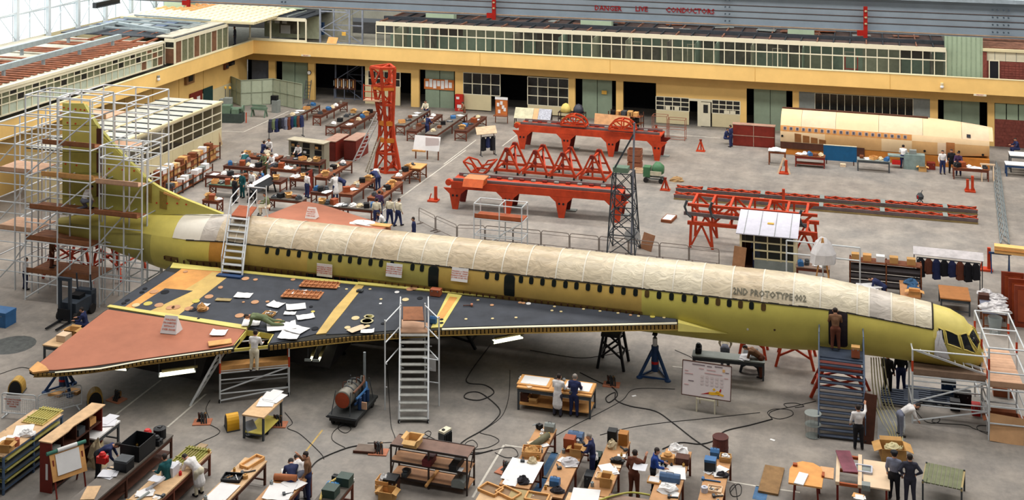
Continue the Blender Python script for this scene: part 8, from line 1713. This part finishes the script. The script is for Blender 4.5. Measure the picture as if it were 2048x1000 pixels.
t = T('tube_rack', 'rack of thick dark tubes with cartons on top behind the forward fuselage', 'rack', G(1700, 580)); tb = M('tube_dark', (84, 78, 80), .4, .3)
for x in (0, 1.9, 3.7):
 for y in (0, .7): pbar('upright', t, (x, y, 0), (x, y, 1.7), .07, brown)
for z in (.35, .75, 1.2): ptube('pipe', t, (-.05, .3, z), (3.75, .3, z), .24 if z > 1 else .18, tb)
pbox('shelf', t, (1.85, .35, 1.6), (3.8, .8, .05), brown)
for x, m in ((.3, card), (.9, tan), (1.6, white), (2.3, card), (3.2, card)): pbox('carton', t, (x, .35, 1.78), (.45, .4, .32), m)
b = bxx(1592, 528, 1660, 535, .8, 'grey bench with wooden moulding behind the small hut', 'the bench behind the hut', 3, top=M('top_mauve', (150, 124, 108), .7)); b = bxx(1600, 565, 1660, 572, .8, 'cluttered brown bench between hut and tube rack', 'the bench by the tube rack', 5)
o = tag(MB().bar(G(1475, 548), G(1475, 548)+Vector((.15, .2, 1.5)), .7, .05).build('wrapped_panel', M('wrap_brown', (176, 128, 92), .8)), 'brown paper wrapped panel leaning on the small hut', 'panel')
# ---------------- last details
for i, (x, y) in enumerate(((1146, 253), (1243, 262))):
 p = G(x, y, 2.14); t = T('hoop_cradle', 'red braced hoop cradle on top of the far trestle, %s of two' % ('left', 'right')[i], 'jig', p, world=True)
 for dy in (0, .9):
  arc = [p+Vector((1.0*math.cos(math.pi*k/8), dy, .75*math.sin(math.pi*k/8)+.06)) for k in range(9)]
  for a, b in zip(arc, arc[1:]): pbar('arc_member', t, a, b, .12, red)
  pbar('sole_bar', t, arc[0], arc[-1], .12, red)
  for k in (2, 4, 6): pbar('strut', t, p+Vector((0, dy, .06)), arc[k], .08, red)
 for k in (0, 4, 8): q = p+Vector((1.0*math.cos(math.pi*k/8), 0, .75*math.sin(math.pi*k/8)+.06)); pbar('cross_tie', t, q, q+Vector((0, .9, 0)), .1, red)
p = G(948, 372, 1.9); t = T('trestle_saddle', 'orange steel saddle plate on the left end of the near trestle', 'saddle', p, world=True); osd = M('saddle_orange', (206, 92, 40), .55, var=.12)
MB().prism([p+Vector(q) for q in ((-.7, -.35, 0), (.7, -.35, 0), (.7, -.05, .45), (-.7, -.05, .45))], (0, .06, 0)).build('sloping_plate', osd, t); MB().box(p+Vector((0, .5, .42)), (1.4, 1.1, .08)).build('top_plate', M('saddle_tan', (196, 128, 84), .6), t); MB().box(p+Vector((0, .5, .2)), (1.2, .9, .4)).build('core', osd, t)
r_ = random.Random(21)
for b in (B2, B3, B4, B5, C1, C3, C4, C8, C9, dd):
 for k, (kd, sz, m, d) in enumerate((('can', (.13, .16), grey_steel, 'small steel tin'), ('tool', (.34,), dgrey, 'short steel hand tool'), ('paper', (.28, .2), pale, 'buff note card'), ('can', (.1, .13), M('brass', (180, 140, 70), .4, .5), 'small brass pot'), ('paper', (.32, .24), white, 'loose white slip'))):
  q = b.c+b.d*(r_.uniform(-.42, .42)*b.L)+b.n*(r_.choice((-.36, .36))*b.w); q.z = b.h; item(kd, 0, 0, sz, m, d, b, r_.uniform(0, 180), at=q)
o = MB(); r_ = random.Random(9); vs = [tuple(G(1757+i*13+r_.uniform(-3, 3), 822+j*16+r_.uniform(-3, 3), r_.uniform(.01, .07))) for j in range(5) for i in range(5)]
o.add(vs, [(j*5+i, j*5+i+1, (j+1)*5+i+1, (j+1)*5+i) for j in range(4) for i in range(4)]); tag(o.build('plastic_sheeting', M('plastic_film', (196, 200, 202), .25, var=.08, alpha=.45)), 'crumpled clear plastic sheeting under the cream hoses', 'plastic sheet')
for i, (x, y) in enumerate(((498, 868), (1268, 792), (1690, 905), (840, 930), (1545, 880))):
 q = G(x, y); t = T('paper_scrap', 'small white scrap on bare floor, %s' % ('by the floor reflector', 'right of the drawing desk', 'before the boarding steps', 'left of the steel shelving', 'left of the boarding steps')[i], 'paper', q); pbox('scrap', t, (0, 0, .006), (.2, .1, .012), white, i*.7)
